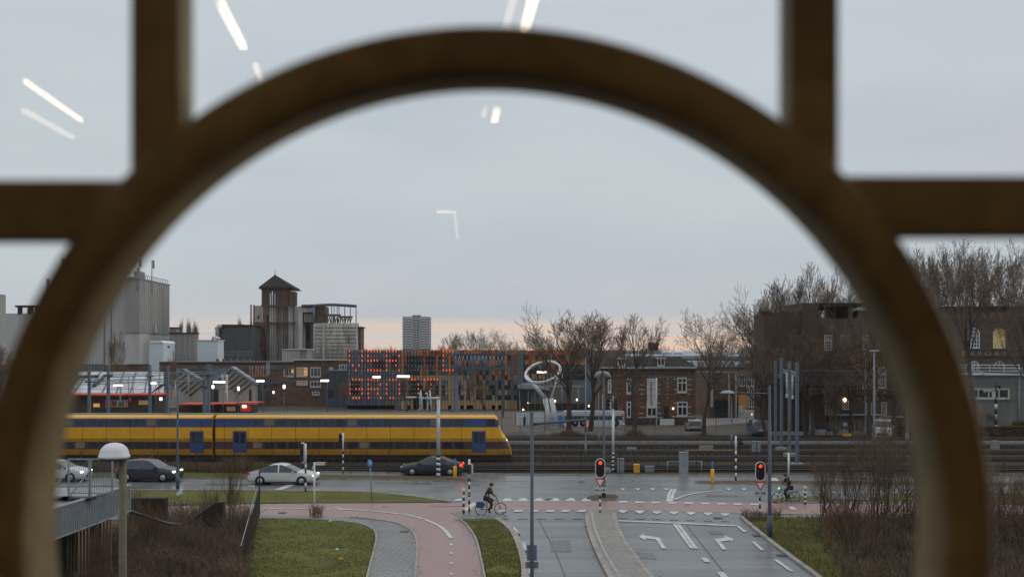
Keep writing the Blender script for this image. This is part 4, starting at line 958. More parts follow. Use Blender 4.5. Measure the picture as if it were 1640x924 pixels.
# export works
Y = 128; t = thing('export_works', 'brick cigar export building with arched windows, one glowing yellow', 'building', W(1600, 690, Y))
part_boxes(t, 'wall', [(1516, 493, 1900, 695)], Y, 22, mat('brick_export', (.088, .060, .045), .9, .3, 1, bump=.2))
b = MB(); q = [W(1512, 493, Y), W(1905, 489, Y)]; b.pbox(1512, 490.4, 1905, 493, Y - .6, 23, M['roof_d']); b.build('cornice', t)
part_boxes(t, 'string_course', [(1516, 514.5, 1900, 516.5), (1516, 560.5, 1900, 561.5), (1516, 571, 1900, 572)], Y - .12, .116, M['brick_d'])
win_at(t, 1550, 525, 1568.5, 557, Y, 4, 5, M['frame'], M['glass_b'], arch=True, fw=.11, proud=.12); win_at(t, 1590, 525, 1609.5, 557, Y, 2, 3, M['frame'], mat('curtained_lit_window', (.45, .33, .14), .6, .35, 2.2, emit=(1, .55, .15), estr=.16, col2=(.25, .28, .10)), arch=True, fw=.11, proud=.12)
win_at(t, 1552, 578, 1568, 606, Y, 4, 5, M['frame'], M['glass_b'], arch=True, fw=.11, proud=.12); win_at(t, 1591, 578, 1609, 606, Y, 4, 5, M['stone'], M['glass'], arch=True, fw=.11, proud=.12)
win_at(t, 1660, 525, 1680, 557, Y, 4, 5, M['frame'], M['glass_b'], arch=True, fw=.11, proud=.12)
text_mesh(t, 'lettering', 'SIGAREN', 1531, 511, Y - .02, 10, mat('stone_letter', (.20, .14, .10), .8, .3, 1), 94, spacing=1.5)
text_mesh(t, 'lettering', 'EXPORT', 1541, 569.5, Y - .02, 7.4, mat('gilt_letter', (.30, .20, .11), .6, .25, 2), 72, spacing=1.6)
b = MB(); c = W(1511, 497, Y + 4); b.lathe(c - Vector((0, 0, .9)), [(.2, 0), (.35, .5), (.35, 1.1), (.1, 1.5)], M['zinc'], 10); b.build('chimney_cowl', t)
# grey flat building with white railing
Y = 118; t = thing('grey_signal_house', 'grey flat roofed building with a ribbon window and white roof railing', 'building', W(1600, 715, Y))
gr = mat('grey_render', (.165, .165, .155), .85, .15, .7, streak=3)
part_boxes(t, 'wall', [(1440, 601, 1632, 702)], Y, 14, gr); part_boxes(t, 'stair_wall', [(1633, 590, 1800, 702)], Y + .6, 14, gr)
part_boxes(t, 'roof_edge', [(1438, 599, 1640, 601)], Y - .3, 14.6, M['white'])
win_at(t, 1500, 622, 1616, 638, Y, 7, 1, M['frame'], M['glass'], fw=.16, proud=.12)
b = MB()
for y in (584.5, 589, 594): b.tube([W(1440, y, Y - .1), W(1633, y, Y - .1)], .055, M['white'], 5)
for x in list(range(1530, 1560, 4)) + [1585, 1608, 1632]: b.tube([W(x, 584, Y - .1), W(x, 600, Y - .1)], .045, M['white'], 4)
b.tube([W(1568, 598, Y-.3), W(1571, 596, Y-.3), W(1577, 600, Y-.3)], .1, M['white'], 5); b.build('railing', t)
b = MB(); b.tube([W(1632, 605, Y - .2), W(1632, 695, Y - .2)], .09, M['zinc'], 6); b.build('downpipe', t)
b = MB()
for y in (604, 612, 635, 641): b.tube([W(1440, y, Y - .25), W(1640, y + 1, Y - .25)], .018, M['steel_d'], 4)
b.build('cable', t); part_boxes(t, 'orange_box', [(1613, 637, 1617, 640)], Y - .3, .15, M['yellow'])
b = MB(); b.lathe(W(1577, 626, Y - .2), [(.25, -.03), (.25, .03)], M['offwhite'], 12, 'Y'); b.pbox(1581, 624.5, 1589, 627, Y - .22, .06, M['offwhite']); b.build('wall_mark', t)

# ---- sheds with timber gables, glass houses and red canopies by the station
def gable(name, label, xl, xr, ye, yb, xa, ya, Y, dep, wm, rm_, braces=True, cat='shed'):
    t = thing(name, label, cat, W((xl+xr)/2, yb, Y)); b = MB(); q = [W(xl, yb, Y), W(xr, yb, Y), W(xr, ye, Y), W(xa, ya, Y), W(xl, ye, Y)]
    b.prism([(v.x, v.z) for v in q], Y, Y + dep, wm); b.build('wall', t)
    b = MB()
    for (x0, y0) in ((xl, ye), (xr, ye)):
        a, c = W(x0 + (-1.2 if x0 < xa else 1.2), y0 + .9, Y - .3), W(xa, ya - .4, Y - .3); u = Vector((0, 0, .35)); dd = Vector((0, dep + .6, 0))
        b.add([a, c, c+u, a+u, a+dd, c+dd, c+u+dd, a+u+dd], [(0,1,2,3), (4,5,6,7), (3,2,6,7), (0,1,5,4), (0,3,7,4)], rm_)
    b.build('roof', t)
    if braces:
        b = MB(); n = 6
        for i in range(n):
            for s in (-1, 1):
                x0 = xa + s * (i * (xr - xa) / n); x1 = x0 + (-s) * 0
                yy0 = ya + (ye - ya) * abs(x0 - xa) / max(1, (xr - xa)); L = 16
                b.tube([W(x0, yy0 + 2, Y - .12), W(x0 - 22 * 1 if s > 0 else x0 - 16, yy0 + (20 if s > 0 else 16), Y - .12)], .13, M['rust'], 4) if i % 1 == 0 and yy0 + 20 < yb else None
        b.build('brace', t)
    return t
tim = mat('gable_boards', (.30, .275, .245), .85, .25, .8, streak=4)
t = gable('gabled_shed', 'pale gabled shed with diagonal timber braces and a banner before it', 341, 409, 615, 650, 371, 590.5, 168, 1.5, tim, M['zinc'])
part_boxes(t, 'door', [(339.5, 623.5, 349.5, 643), (399, 624, 402.5, 643)], 168 - .1, .09, M['black'])
b = MB(); q = [W(371, 590, 168), W(336, 591, 168+10), W(336, 612, 168+10), W(341, 615, 168)]; b.add([q[0], q[1], q[2], q[3]], [(0,1,2,3)], mat('slate_blue_roof', (.12, .15, .18), .5, .2, .6)); b.build('roof_slope', t, recalc=False)
t = gable('gabled_shed', 'pale gabled shed with braces standing behind the grey catenary masts', 262, 332, 617, 650, 292, 594, 172, 1.5, tim, MATS['slate_blue_roof'])
t = thing('glass_shed', 'low milky glass shed with a wide pale roof behind the platform masts', 'shed', W(180, 640, 176))
b = MB(); q = [W(60, 632, 176), W(262, 632, 176), W(262, 595, 186), W(100, 595, 186)]; b.add(q, [(0,1,2,3)], mat('milky_glass_roof', (.42, .44, .45), .35, .3, .5)); b.build('roof', t, recalc=False)
part_boxes(t, 'wall', [(60, 632.3, 262, 652)], 176.1, 10, M['offwhite'])
b = MB()
for i in range(9): b.tube([W(70 + i*23, 632, 175.9), W(104 + i*19, 595, 185.8)], .14, M['mast'], 4)
b.tube([W(110, 618, 179), W(126, 603, 183), W(158, 602, 183.2)], .3, M['steel_d'], 4); b.tube([W(150, 618, 179), W(168, 601, 183.4)], .3, M['steel_d'], 4); b.build('glazing_bar', t)
t = thing('red_canopy_pavilion', 'dark pavilion with a bright red roof edge and a lit window', 'pavilion', W(170, 655, 150))
part_boxes(t, 'wall', [(95, 633.5, 251, 661)], 152, 5, mat('dark_kiosk_wall', (.05, .035, .025), .7, .4, 1.5))
part_boxes(t, 'roof_edge', [(95, 631.2, 150, 633.2), (150, 631.6, 200, 633.8), (200, 631, 253, 633.4)], 150.6, 7, M['awning'])
for q, m in (((149.5, 646, 159.5, 651.5), M['lit']), ((255, 636, 259, 641), M['lampw']), ((222, 641, 237, 648), M['lit_dim'])): part_boxes(t, 'window', [q], 151.9, .08, m) if q[0] < 250 else None
part_boxes(t, 'lit_lamp', [(255.2, 636.5, 259, 641), ], 150.4, .2, M['lampw'])
part_boxes(t, 'red_post', [(168.5, 640, 170, 652), (207, 636, 209, 643)], 150.5, .2, M['awning'])
part_boxes(t, 'poster', [(177, 640, 205, 652)], 151.7, .1, mat('pink_poster', (.42, .20, .14), .7, .3, 2))
part_boxes(t, 'poster_panel', [(187, 641.5, 201, 650)], 151.6, .05, M['offwhite'])
b = MB()
for i, x in enumerate((179, 182, 185, 189.5, 192, 194.8, 197.4)): b.pbox(x, 643 if i % 2 else 642, x + 1.4, 649.5, 151.5, .05, M['black'])
b.build('lettering', t)
t = thing('red_canopy_pavilion', 'second long red edged canopy with a small red lit kiosk at its end', 'pavilion', W(345, 660, 146))
part_boxes(t, 'roof_edge', [(285, 646.6, 345, 648.4), (345, 646, 378, 647.8), (378, 644.8, 409, 646.8)], 146, 5, M['awning'])
part_boxes(t, 'wall', [(286, 648.6, 405, 661)], 149, 3, MATS['dark_kiosk_wall'])
part_boxes(t, 'kiosk', [(385, 649, 398, 659)], 146.3, 2, M['red']); part_boxes(t, 'lit_lamp', [(388, 648.8, 394, 652.5)], 146.1, .18, M['lamp'])
part_boxes(t, 'lit_panel', [(363, 651, 377, 658)], 148.9, .08, M['lit_dim'])
b = MB()
for x in (294, 308, 322, 341, 379, 404): b.pbox(x, 648.5, x + .9, 661, 146.5, .1, M['black'])
b.build('post', t)
# ================================================================ VEHICLES
def car(name, label, cat, pos, yaw, kind, paint, L, Wd, Hh, lights='front', group=None, plate=None):
    """a road vehicle lofted from a side profile; x runs from tail to nose"""
    Mx = Matrix.Translation(Vector((pos[0], pos[1], .02))) @ Matrix.Rotation(yaw, 4, 'Z') @ Matrix.Translation(Vector((-L/2, 0, 0)))
    t = thing(name, label, cat, (pos[0], pos[1], .02), group)
    P = dict(
     hatch=dict(top=[(0,.50),(.012,.66),(.05,.86),(.14,.955),(.30,1),(.46,.995),(.57,.95),(.735,.665),(.80,.64),(.93,.56),(.985,.44),(1,.34)], belt=.60, cab=(.06,.735), rs=.16, ws=.57, pil=(.20,.44,.46)),
     coupe=dict(top=[(0,.46),(.012,.62),(.10,.70),(.17,.76),(.32,.96),(.42,1),(.50,.99),(.57,.93),(.74,.66),(.86,.60),(.96,.52),(.99,.42),(1,.34)], belt=.61, cab=(.17,.74), rs=.33, ws=.57, pil=(.30,.45,.47)),
     van=dict(top=[(0,.42),(.008,.60),(.015,.90),(.03,.97),(.10,1),(.40,1),(.62,.98),(.70,.93),(.83,.62),(.93,.52),(.985,.40),(1,.30)], belt=.55, cab=(.02,.83), rs=.03, ws=.70, pil=(.26,.48,.50)))[kind]
    top = P['top']; c0, c1 = P['cab']
    xs = sorted(set([x for x, _ in top] + [c0, c1, P['rs'], P['ws']] + list(P['pil']) + [.14, .20, .27, .72, .80, .87]))
    def zt(x):
        for (a, za), (b_, zb) in zip(top, top[1:]):
            if a <= x <= b_: return za + (zb - za) * (x - a) / max(1e-6, b_ - a)
        return top[-1][1]
    V, body, glass = [], [], []
    for x in xs:
        e = min(1, min(x, 1 - x) / .07); w = Wd / 2 * (.84 + .16 * math.sqrt(max(0, e))); z = zt(x) * Hh
        incab = c0 - 1e-6 <= x <= c1 + 1e-6; zb = min(P['belt'] * Hh, z - .03) if incab or x < .5 else z - .05
        zb = min(zb, z - .02); k = max(0, (z - zb)) / Hh; wt = w * (1 - .42 * k) if k > .08 else w * .93
        lo = (.18 + .06 * (1 - e)) * (1.5 / 1.5)
        for s in (1, -1):
            V += [(x*L, s*w*.93, lo), (x*L, s*w, lo + .18), (x*L, s*w*1.0, (zb+lo)*.55), (x*L, s*w*.975, zb), (x*L, s*wt, z - .025 * (1 if k > .08 else .4)), (x*L, s*wt*.55, z)]
    n = len(xs)
    for i in range(n - 1):
        xm = (xs[i] + xs[i+1]) / 2; incab = c0 < xm < c1
        for s in (0, 1):
            o = i*12 + s*6; q = (i+1)*12 + s*6
            for j in range(5):
                f = (o+j, o+j+1, q+j+1, q+j)
                pillar = P['pil'][1] < xm < P['pil'][2] + .001
                if j == 3 and incab and not pillar and (zt(xs[i]) > P['belt'] + .05 or zt(xs[i+1]) > P['belt'] + .05) and not (kind == 'van' and xm < P['pil'][0]): glass.append(f)
                elif j == 4 and ((P['ws'] < xm < c1) or (xm < P['rs'] and zt(xs[i+1]) > P['belt'] + .04)): glass.append(f)
                else: body.append(f)
        o, q = i*12, (i+1)*12; f = (o+5, o+11, q+11, q+5)
        (glass if ((P['ws'] < xm < c1) or (xm < P['rs'] and zt(xs[i+1]) > P['belt'] + .04)) else body).append(f)
        body.append((o, q, q+6, o+6))
    for o in (0, (n-1)*12): body.append((o, o+1, o+2, o+3, o+4, o+5, o+11, o+10, o+9, o+8, o+7, o+6))
    b = MB(); b.M = Mx; b.add(V, body, paint, True); b.build('body', t)
    b = MB(); b.M = Mx; b.add(V, glass, M['glass_b'] if paint is not M['black'] else M['glass'], False); b.build('window', t)
    r = .21 * Hh if kind != 'van' else .17 * Hh
    for x in (.19 * L, .80 * L):
        for s in (1, -1):
            b = MB(); b.M = Mx; y = s * (Wd/2 - .10)
            b.lathe((x, y, r), [(r*.55, -.1), (r*.93, -.11), (r, -.08), (r, .08), (r*.93, .12), (r*.55, .10)], M['tyre'], 18, 'Y'); w = b.build('wheel', t)
            b = MB(); b.M = Mx; b.lathe((x, y + s*.105, r), [(.02, .012*s), (r*.2, .02*s), (r*.30, 0), (r*.62, .004*s), (r*.62, -.02*s)], M['rim'], 14, 'Y'); b.build('rim', w)
            b = MB(); b.M = Mx; m2 = r * 1.16; b.lathe((x, s*(Wd/2 - .045), r*1.02), [(m2, -.05), (m2, .052), (m2*.9, .052), (m2*.9, -.05)], M['black'], 18, 'Y'); b.build('wheel_arch', t)
    zl = .52 * Hh
    for s in (1, -1):
        on = lights == 'front'
        b = MB(); b.M = Mx; b.box(L*.93, L*.985, s*(Wd/2*.60), s*(Wd/2*.93), .43*Hh, .50*Hh, M['lampw'] if on else M['offwhite']); b.build('headlight', t)
        b = MB(); b.M = Mx; b.box(-.012, L*.035, s*(Wd/2*.66), s*(Wd/2*.93), .50*Hh, (.62 if kind != 'van' else .62)*Hh, M['red_on'] if lights == 'rear' else M['red']); b.build('tail_light', t)
        b = MB(); b.M = Mx; b.box(L*.665, L*.69, s*(Wd/2*.97), s*(Wd/2*.97 + .17), .60*Hh, .69*Hh, paint); b.build('mirror', t)
    b = MB(); b.M = Mx; b.box(-.02, .01, -.26, .26, .36*Hh, .43*Hh, M['yellow']); b.build('number_plate', t)
    b = MB(); b.M = Mx; b.box(L*.985, L*1.004, -Wd*.28, Wd*.28, .20*Hh, .30*Hh, M['black']); b.box(-.015, .02, -Wd*.40, Wd*.40, .17*Hh, .27*Hh, M['black']); b.build('bumper', t)
    b = MB(); b.M = Mx; b.box(L*.27, L*.72, Wd/2 - .02, Wd/2 + .006, .13*Hh, .17*Hh, M['black']); b.box(L*.27, L*.72, -Wd/2 - .006, -Wd/2 + .02, .13*Hh, .17*Hh, M['black']); b.build('sill', t)
    return t
def carpaint(n, c, rough=.25): return mat('car_paint_' + n, c, rough, .04, 1, spec=.6)
car('car', 'dark grey crossover car with lit headlight behind the domed street lamp', 'car', (W(240, 0, 72.2).x, 72.2), R(-3), 'hatch', carpaint('graphite', (.022, .026, .034)), 4.35, 1.8, 1.58)
car('car', 'white hatchback with a lit headlight beside the steel barrier frames', 'car', (W(93, 0, 72.4).x, 72.4), R(-2), 'hatch', carpaint('white', (.50, .51, .52)), 4.4, 1.8, 1.50)
car('car', 'silver-white coupe driving past the striped pole and white signpost', 'car', (W(455, 0, 70.5).x, 70.5), R(-1), 'coupe', carpaint('silver', (.50, .50, .49)), 4.75, 1.82, 1.44)
car('car', 'dark car with red tail lights passing behind the thick striped column', 'car', (W(692, 0, 76.1).x, 76.1), R(178), 'coupe', carpaint('night_blue', (.020, .024, .034)), 4.7, 1.8, 1.42, 'rear')
car('car', 'silver hatchback seen from behind, parked by the brick villa', 'car', (W(1110, 0, 122.5).x, 122.5), R(86), 'hatch', carpaint('light_grey', (.28, .29, .31)), 3.9, 1.72, 1.46, 'none')
car('car', 'blue people carrier seen from behind, parked by the tree', 'car', (W(1213, 0, 115.5).x, 115.5), R(88), 'van', carpaint('blue', (.055, .09, .17)), 4.3, 1.82, 1.85, 'none')
v = car('delivery_van', 'white van with a red side panel parked before the timber store', 'van', (W(1414, 0, 112.5).x, 112.5), R(-112), 'van', carpaint('van_white', (.60, .60, .60)), 5.0, 2.0, 2.0, 'none')
b = MB(); b.M = Matrix.Translation(Vector((W(1414, 0, 112.5).x, 112.5, .02))) @ Matrix.Rotation(R(-112), 4, 'Z') @ Matrix.Translation(Vector((-2.5, 0, 0))); b.box(1.0, 2.6, 1.003, 1.012, .75, 1.2, M['red']); b.box(4.4, 4.75, -.5, .5, .93, 1.0, M['black']); b.build('side_stripe', v)
# long white coach behind the trees
Y = 130; t = thing('coach', 'long white and blue-grey coach crossing behind the trees and the level crossing post', 'coach', W(955, 684, Y))
cw_ = carpaint('coach_white', (.50, .54, .60)); cg_ = mat('coach_grey', (.17, .20, .26), .3, .15, .6)
b = MB(); b.pbox(904, 658.5, 1000, 665.5, Y, 2.5, cw_); b.pbox(904, 665.6, 1001, 672.5, Y + .03, 2.44, cg_); b.pbox(904, 672.6, 1001, 679, Y, 2.5, cw_); b.build('body', t)
b = MB(); 
for i in range(7): b.pbox(906 + i*13.4, 666, 917.5 + i*13.4, 672, Y - .02, .045, M['glass_b'])
b.build('window', t)
for x in (906, 940, 966, 997): b = MB(); b.pbox(x, 678.6, x + 2, 679.6, Y - .03, .05, M['led']); b.build('marker_light', t)
for x in (921, 934, 986):
    b = MB(); b.lathe(Vector((W(x, 0, Y).x, Y + .12, .48)), [(.2, -.12), (.46, -.12), (.48, .1), (.2, .14)], M['tyre'], 16, 'Y'); w = b.build('wheel', t)
    b = MB(); b.lathe(Vector((W(x, 0, Y).x, Y - .005, .48)), [(.05, 0), (.26, .01), (.26, .05)], M['rim'], 12, 'Y'); b.build('rim', w)
# ================================================================ TRAIN
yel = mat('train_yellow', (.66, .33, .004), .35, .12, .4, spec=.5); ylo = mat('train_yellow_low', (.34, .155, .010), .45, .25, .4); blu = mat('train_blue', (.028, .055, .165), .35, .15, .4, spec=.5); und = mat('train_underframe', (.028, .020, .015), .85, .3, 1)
rf = mat('train_roof', (.12, .105, .085), .6, .2, .5); YF = 85.5
def tz(py): return H - (py - HOR) / F * YF
def tx(px): return (px - CX) / F * YF
t = thing('passenger_train', 'blue and yellow double deck train running along the track behind the road', 'train', (tx(330), YF + 1.4, .27), None)
mat('train_window_lit', (.10, .085, .06), .2, .4, 1.5, emit=(1, .75, .45), estr=.035)
def coach(px0, px1, nose):
    x0, x1 = tx(px0), tx(px1); b = MB()
    def sec(z, inset=0): return None
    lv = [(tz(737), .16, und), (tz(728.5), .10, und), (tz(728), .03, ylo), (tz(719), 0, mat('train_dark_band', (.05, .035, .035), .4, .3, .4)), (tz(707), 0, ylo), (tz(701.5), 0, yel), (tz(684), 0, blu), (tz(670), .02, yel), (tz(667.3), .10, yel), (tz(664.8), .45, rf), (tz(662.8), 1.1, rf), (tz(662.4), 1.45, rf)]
    nx = 40; V = []
    cols = [x0 + (x1 - x0) * i / nx for i in range(nx + 1)]
    if nose: cols += [x1 + tx(820 + k) - tx(820) for k in (9, 17, 24, 28)]
    Wt = 2.9
    for ci, x in enumerate(cols):
        fr = max(0, (x - x1) / (tx(848) - tx(820)) if nose else 0)
        for (z, ins, m_) in lv:
            hz = (z - lv[0][0]) / (lv[-1][0] - lv[0][0]); xx = x - fr * fr * hz * hz * 2.6; i2 = ins + fr * fr * .55
            zz = z - (fr * .55 if z > tz(675) else 0)
            V += [(xx, YF + i2, zz), (xx, YF + Wt - i2, zz)]
    k = len(lv) * 2; o = MB()
    for i in range(len(cols) - 1):
        for j in range(len(lv) - 1):
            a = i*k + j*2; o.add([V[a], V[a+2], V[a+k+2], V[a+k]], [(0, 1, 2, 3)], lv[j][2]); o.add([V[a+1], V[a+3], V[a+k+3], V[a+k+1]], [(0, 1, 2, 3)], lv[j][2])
        a = i*k + (len(lv)-1)*2; o.add([V[a], V[a+1], V[a+k+1], V[a+k]], [(0, 1, 2, 3)], rf)
    for i in (0, len(cols) - 1): o.add([V[i*k + j*2] for j in range(len(lv))] + [V[i*k + j*2 + 1] for j in reversed(range(len(lv)))], [tuple(range(2*len(lv)))], yel if i else und)
    co = o.build('coach', t)
    n = int((px1 - px0 - 90) / 19)
    for i in range(n):
        xa = px0 + 60 + i * 19
        for (ya, yb, m_) in ((671.5, 681.5, M['glass_b'] if (i * 5 + int(px0)) % 7 else MATS['train_window_lit']), (707.8, 717.6, M['glass'] if i % 9 else MATS['train_window_lit'])):
            w = MB(); a, c = tx(xa), tx(xa + 14.5); w.box(a, c, YF - .012, YF + .02, tz(yb), tz(ya), m_); w.build('window', co)
    w = MB()
    for q in range(int(px0) + 14, int(px1) - 6, 38): w.box(tx(q), tx(q) + .03, YF - .006, YF + .01, tz(727), tz(672), und)
    w.build('panel_seam', co)
    for px in (px0 + 28, px1 - 36):
        w = MB(); w.box(tx(px), tx(px + 22), YF - .02, YF + .02, tz(724), tz(690), blu); d = w.build('door', co)
        w = MB(); w.box(tx(px + 3), tx(px + 9.5), YF - .035, YF - .019, tz(709), tz(693), M['glass']); w.box(tx(px + 12), tx(px + 19), YF - .035, YF - .019, tz(709), tz(693), M['glass']); w.build('pane', d)
    for px in (px0 + 70, px1 - 80):
        w = MB(); w.box(tx(px) - 1.5, tx(px) + 1.5, YF + .25, YF + 2.4, .5, .85, und)
        for q in (-1.25, 1.25): w.lathe((tx(px) + q, YF + .7, .73), [(.1, -.08), (.46, -.08), (.46, .08), (.1, .08)], M['rust'], 16, 'Y'); w.lathe((tx(px) + q, YF + 2.1, .73), [(.1, -.08), (.46, -.08), (.46, .08), (.1, .08)], M['rust'], 16, 'Y')
        w.build('bogie', co)
    w = MB(); w.box(tx(px0 + 110), tx(px1 - 120), YF + .3, YF + 2.5, .35, .62, und); w.build('underframe_box', co)
    if nose:
        w = MB(); w.box(tx(px1 - 12), tx(px1 + 1), YF - .014, YF + .02, tz(682), tz(671.5), M['glass']); w.build('cab_window', co)
        w = MB(); w.lathe((x1 + 1.0, YF + .75, tz(706)), [(.02, .08), (.10, .05), (.10, 0)], M['lampw'], 10, 'X'); w.build('headlight', co)
coach(345, 792, True); coach(-110, 340, False)
b = MB(); b.box(tx(339.6), tx(345.4), YF + .35, YF + 2.5, .9, 3.6, M['black']); b.build('gangway', t)
# ================================================================ POLES, SIGNALS, SIGNS
def base_pt(px, py): p = G(px, py); return Vector((p.x, p.y, .02))
def topz(py, Y): return H - (py - HOR) / F * Y
def striped(b, x, y, z0, z1, r, n, first='black', mw=None):
    for i in range(n):
        m = M['black'] if (i % 2 == 0) == (first == 'black') else (mw or M['white'])
        a, c = z0 + (z1 - z0) * i / n, z0 + (z1 - z0) * (i + 1) / n
        b.tube([(x, y, a), (x, y, c)], r, m, 10, smooth=True)
def signal_head(b_, x, y, zc, h, w, yaw=0, lit=None, back=False, n=3, parent=None, side=1):
    """signal lantern: oval black board with a white rim, three lenses under hoods; faces -Y turned by yaw"""
    Mx = Matrix.Translation(Vector((x, y, zc))) @ Matrix.Rotation(yaw, 4, 'Z')
    o = MB(); o.M = Mx; N_ = 20; r = w / 2
    pts = [(r * math.cos(math.pi * i / N_), h/2 - r + r * math.sin(math.pi * i / N_)) for i in range(N_ + 1)] + [(-r * math.cos(math.pi * i / N_), -h/2 + r - r * math.sin(math.pi * i / N_)) for i in range(N_ + 1)]
    o.prism([(p * 1.0, q) for p, q in pts], .0, .03, M['white']); o.prism([(p * .86, q * .925) for p, q in pts], -.006, .001, M['black'])
    hd = o.build('signal_head', parent)
    o = MB(); o.M = Mx; o.box(-w*.22, w*.22, .032, .22, -h*.42, h*.42, M['black']); o.build('housing', hd)
    for k in range(n):
        zc_ = h * (.27 - .27 * k); o = MB(); o.M = Mx
        m = M['red_on'] if lit == k else mat('dark_lens', (.03, .02, .02), .3, .2, 3)
        o.lathe((0, -.02, zc_), [(.012, -.02), (.085, -.012), (.10, .006)], m, 14, 'Y'); ln = o.build('lens', hd)
        o = MB(); o.M = Mx
        P = []
        for i in range(9):
            a = math.pi * i / 8
            P += [(.115 * math.cos(a), -.02, zc_ + .115 * math.sin(a)), (.115 * math.cos(a), -.2, zc_ + .115 * math.sin(a))]
        o.add(P, [(i*2, i*2+2, i*2+3, i*2+1) for i in range(8)], M['black']); o.build('hood', hd)
    return hd
def triangle(parent, x, y, zt, w, name='give_way_sign'):
    h = w * .866
    b = MB(); b.prism([(x - w/2, zt), (x + w/2, zt), (x, zt - h)], y - .03, y, M['red']); b.prism([(x - w*.31, zt - h*.13), (x + w*.31, zt - h*.13), (x, zt - h*.76)], y - .036, y - .0295, M['white']); return b.build(name, parent)
# two lit signals with give way signs
def lit_signal(px, ytop, ybase, label, wpx=24):
    p = base_pt(px, ybase); Y = p.y; s = Y / F
    t = thing('traffic_light', label, 'traffic light', p, 'traffic lights with give way signs')
    b = MB(); striped(b, p.x, Y, .02, topz(ybase - 37, Y), .055, 6, 'black'); b.tube([(p.x, Y, topz(ybase - 37, Y)), (p.x, Y, topz(ytop + 6, Y))], .05, M['white'], 10); b.build('post', t)
    h = 31 * s; zc = topz(ytop + 16, Y); signal_head(None, p.x, Y - .11, zc, h, h * .52, 0, 0, parent=t)
    triangle(t, p.x, Y - .09, topz(ytop + 32.5, Y), .62)
    b = MB(); z0, z1 = topz(ytop + 55.5, Y), topz(ytop + 46.5, Y); w = .32; b.box(p.x - w, p.x + w, Y - .11, Y - .08, z0, z1, M['offwhite']); sg = b.build('sub_sign', t)
    b = MB()
    for sx in (-.16, .14):          # two little cycles with opposed arrows
        cz = (z0 + z1) / 2
        for k in (-.055, .055): b.lathe((p.x + sx + k, Y - .113, cz - .02), [(.038, -.004), (.038, .004), (.028, .004), (.028, -.004)], M['black'], 10, 'Y')
        b.box(p.x + sx - .05, p.x + sx + .05, Y - .117, Y - .111, cz + .03, cz + .045, M['black'])
    b.box(p.x - .26, p.x - .20, Y - .117, Y - .111, (z0+z1)/2 - .05, (z0+z1)/2 + .05, M['black']); b.box(p.x + .20, p.x + .26, Y - .117, Y - .111, (z0+z1)/2 - .05, (z0+z1)/2 + .05, M['black'])
    b.build('pictogram', sg)
    b = MB(); b.box(p.x - .05, p.x + .05, Y - .10, Y - .052, topz(ybase - 33, Y), topz(ybase - 38, Y), M['yellow']); b.build('push_button', t)
lit_signal(961, 733, 823.5, 'red light with give way sign on the island before the dark lamp post')
lit_signal(1217, 738, 827, 'red light with give way sign on the corner of the grass slope')
# signals seen from the side or behind
def side_signal(px, ytop, ybase, ystripe, nstr, label, hx=None, hy0=0, hy1=0, hw=9, r=.06, button=False, hooded=False, group=None):
    p = base_pt(px, ybase); Y = p.y; t = thing('signal_post', label, 'traffic light', p, group)
    b = MB(); striped(b, p.x, Y, .02, topz(ystripe, Y), r, nstr); b.tube([(p.x, Y, topz(ystripe, Y)), (p.x, Y, topz(ytop, Y))], r, M['white'], 10); b.build('post', t)
    if hx is not None:
        s = Y / F; h = (hy1 - hy0) * s; x = (hx - CX) * s; zc = topz((hy0 + hy1) / 2, Y)
        if hooded:
            b = MB(); b.box(x - hw*s*.25, x + hw*s*.25, Y, Y + .25, zc - h/2, zc + h/2, M['black'])
            for k in range(3): z = zc + h * (.3 - .3 * k); b.lathe((x + hw*s*.3, Y + .12, z), [(.10, 0), (.11, hw*s*.45)], M['black'], 10, 'X')
            b.build('signal_head', t)
        else: signal_head(None, x, Y + .14, zc, h, max(.30, hw * s), R(180) if hw > 10 else R(150), None, parent=t)
    if button: b = MB(); b.box(p.x - .07, p.x + .07, Y - .16, Y - .06, .95, 1.15, M['black']); b.box(p.x - .04, p.x + .04, Y - .17, Y - .161, 1.0, 1.1, M['yellow']); b.build('push_button', t)
    return t
side_signal(489.5, 710, 788, 743, 6, 'striped pole with a tall dark signal board left of the signpost', 484.5, 708, 742, 8)
side_signal(549.5, 692.5, 758, 722, 7, 'slim striped signal pole on the verge before the yellow train', 544, 694, 719, 6, hooded=True)
side_signal(751.5, 735, 820, 765, 9, 'striped signal pole beside the crossing cyclist', 753.5, 742, 760, 9, button=True)
side_signal(1178.5, 698, 769, 722, 8, 'striped pole with hooded signals left of the bush and beyond the road', 1185, 700, 720, 8, r=.07, hooded=True)
side_signal(1263, 725, 797, 763, 5, 'white pole with a black ringed foot behind the second cyclist', None)
side_signal(982, 655, 756, 724, 10, 'pale pole with dark signals at its top before the brick villa', None, r=.10)
p = base_pt(982, 756); t = [o for o in COL.objects if o.get('label', '').startswith('pale pole with dark')][0]; Y = p.y
for dx in (-.42, .22):
    b = MB(); z = topz(646, Y); b.box(p.x + dx - .1, p.x + dx + .12, Y - .1, Y + .2, z - .48, z + .45, M['black'])
    for k in range(3): b.lathe((p.x + dx, Y - .1, z + .3 - .3 * k), [(.12, -.2), (.12, 0)], M['black'], 10, 'Y')
    b.build('signal_head', t)
b = MB(); b.tube([(p.x, Y, topz(656, Y)), (p.x, Y, topz(634, Y))], .06, M['steel'], 8); b.tube([(p.x - .75, Y, topz(641, Y)), (p.x + .4, Y, topz(641, Y))], .05, M['steel'], 6); b.box(p.x - .85, p.x - .70, Y - .1, Y + .1, topz(655, Y), topz(632, Y), M['offwhite']); b.build('head_bracket', t)
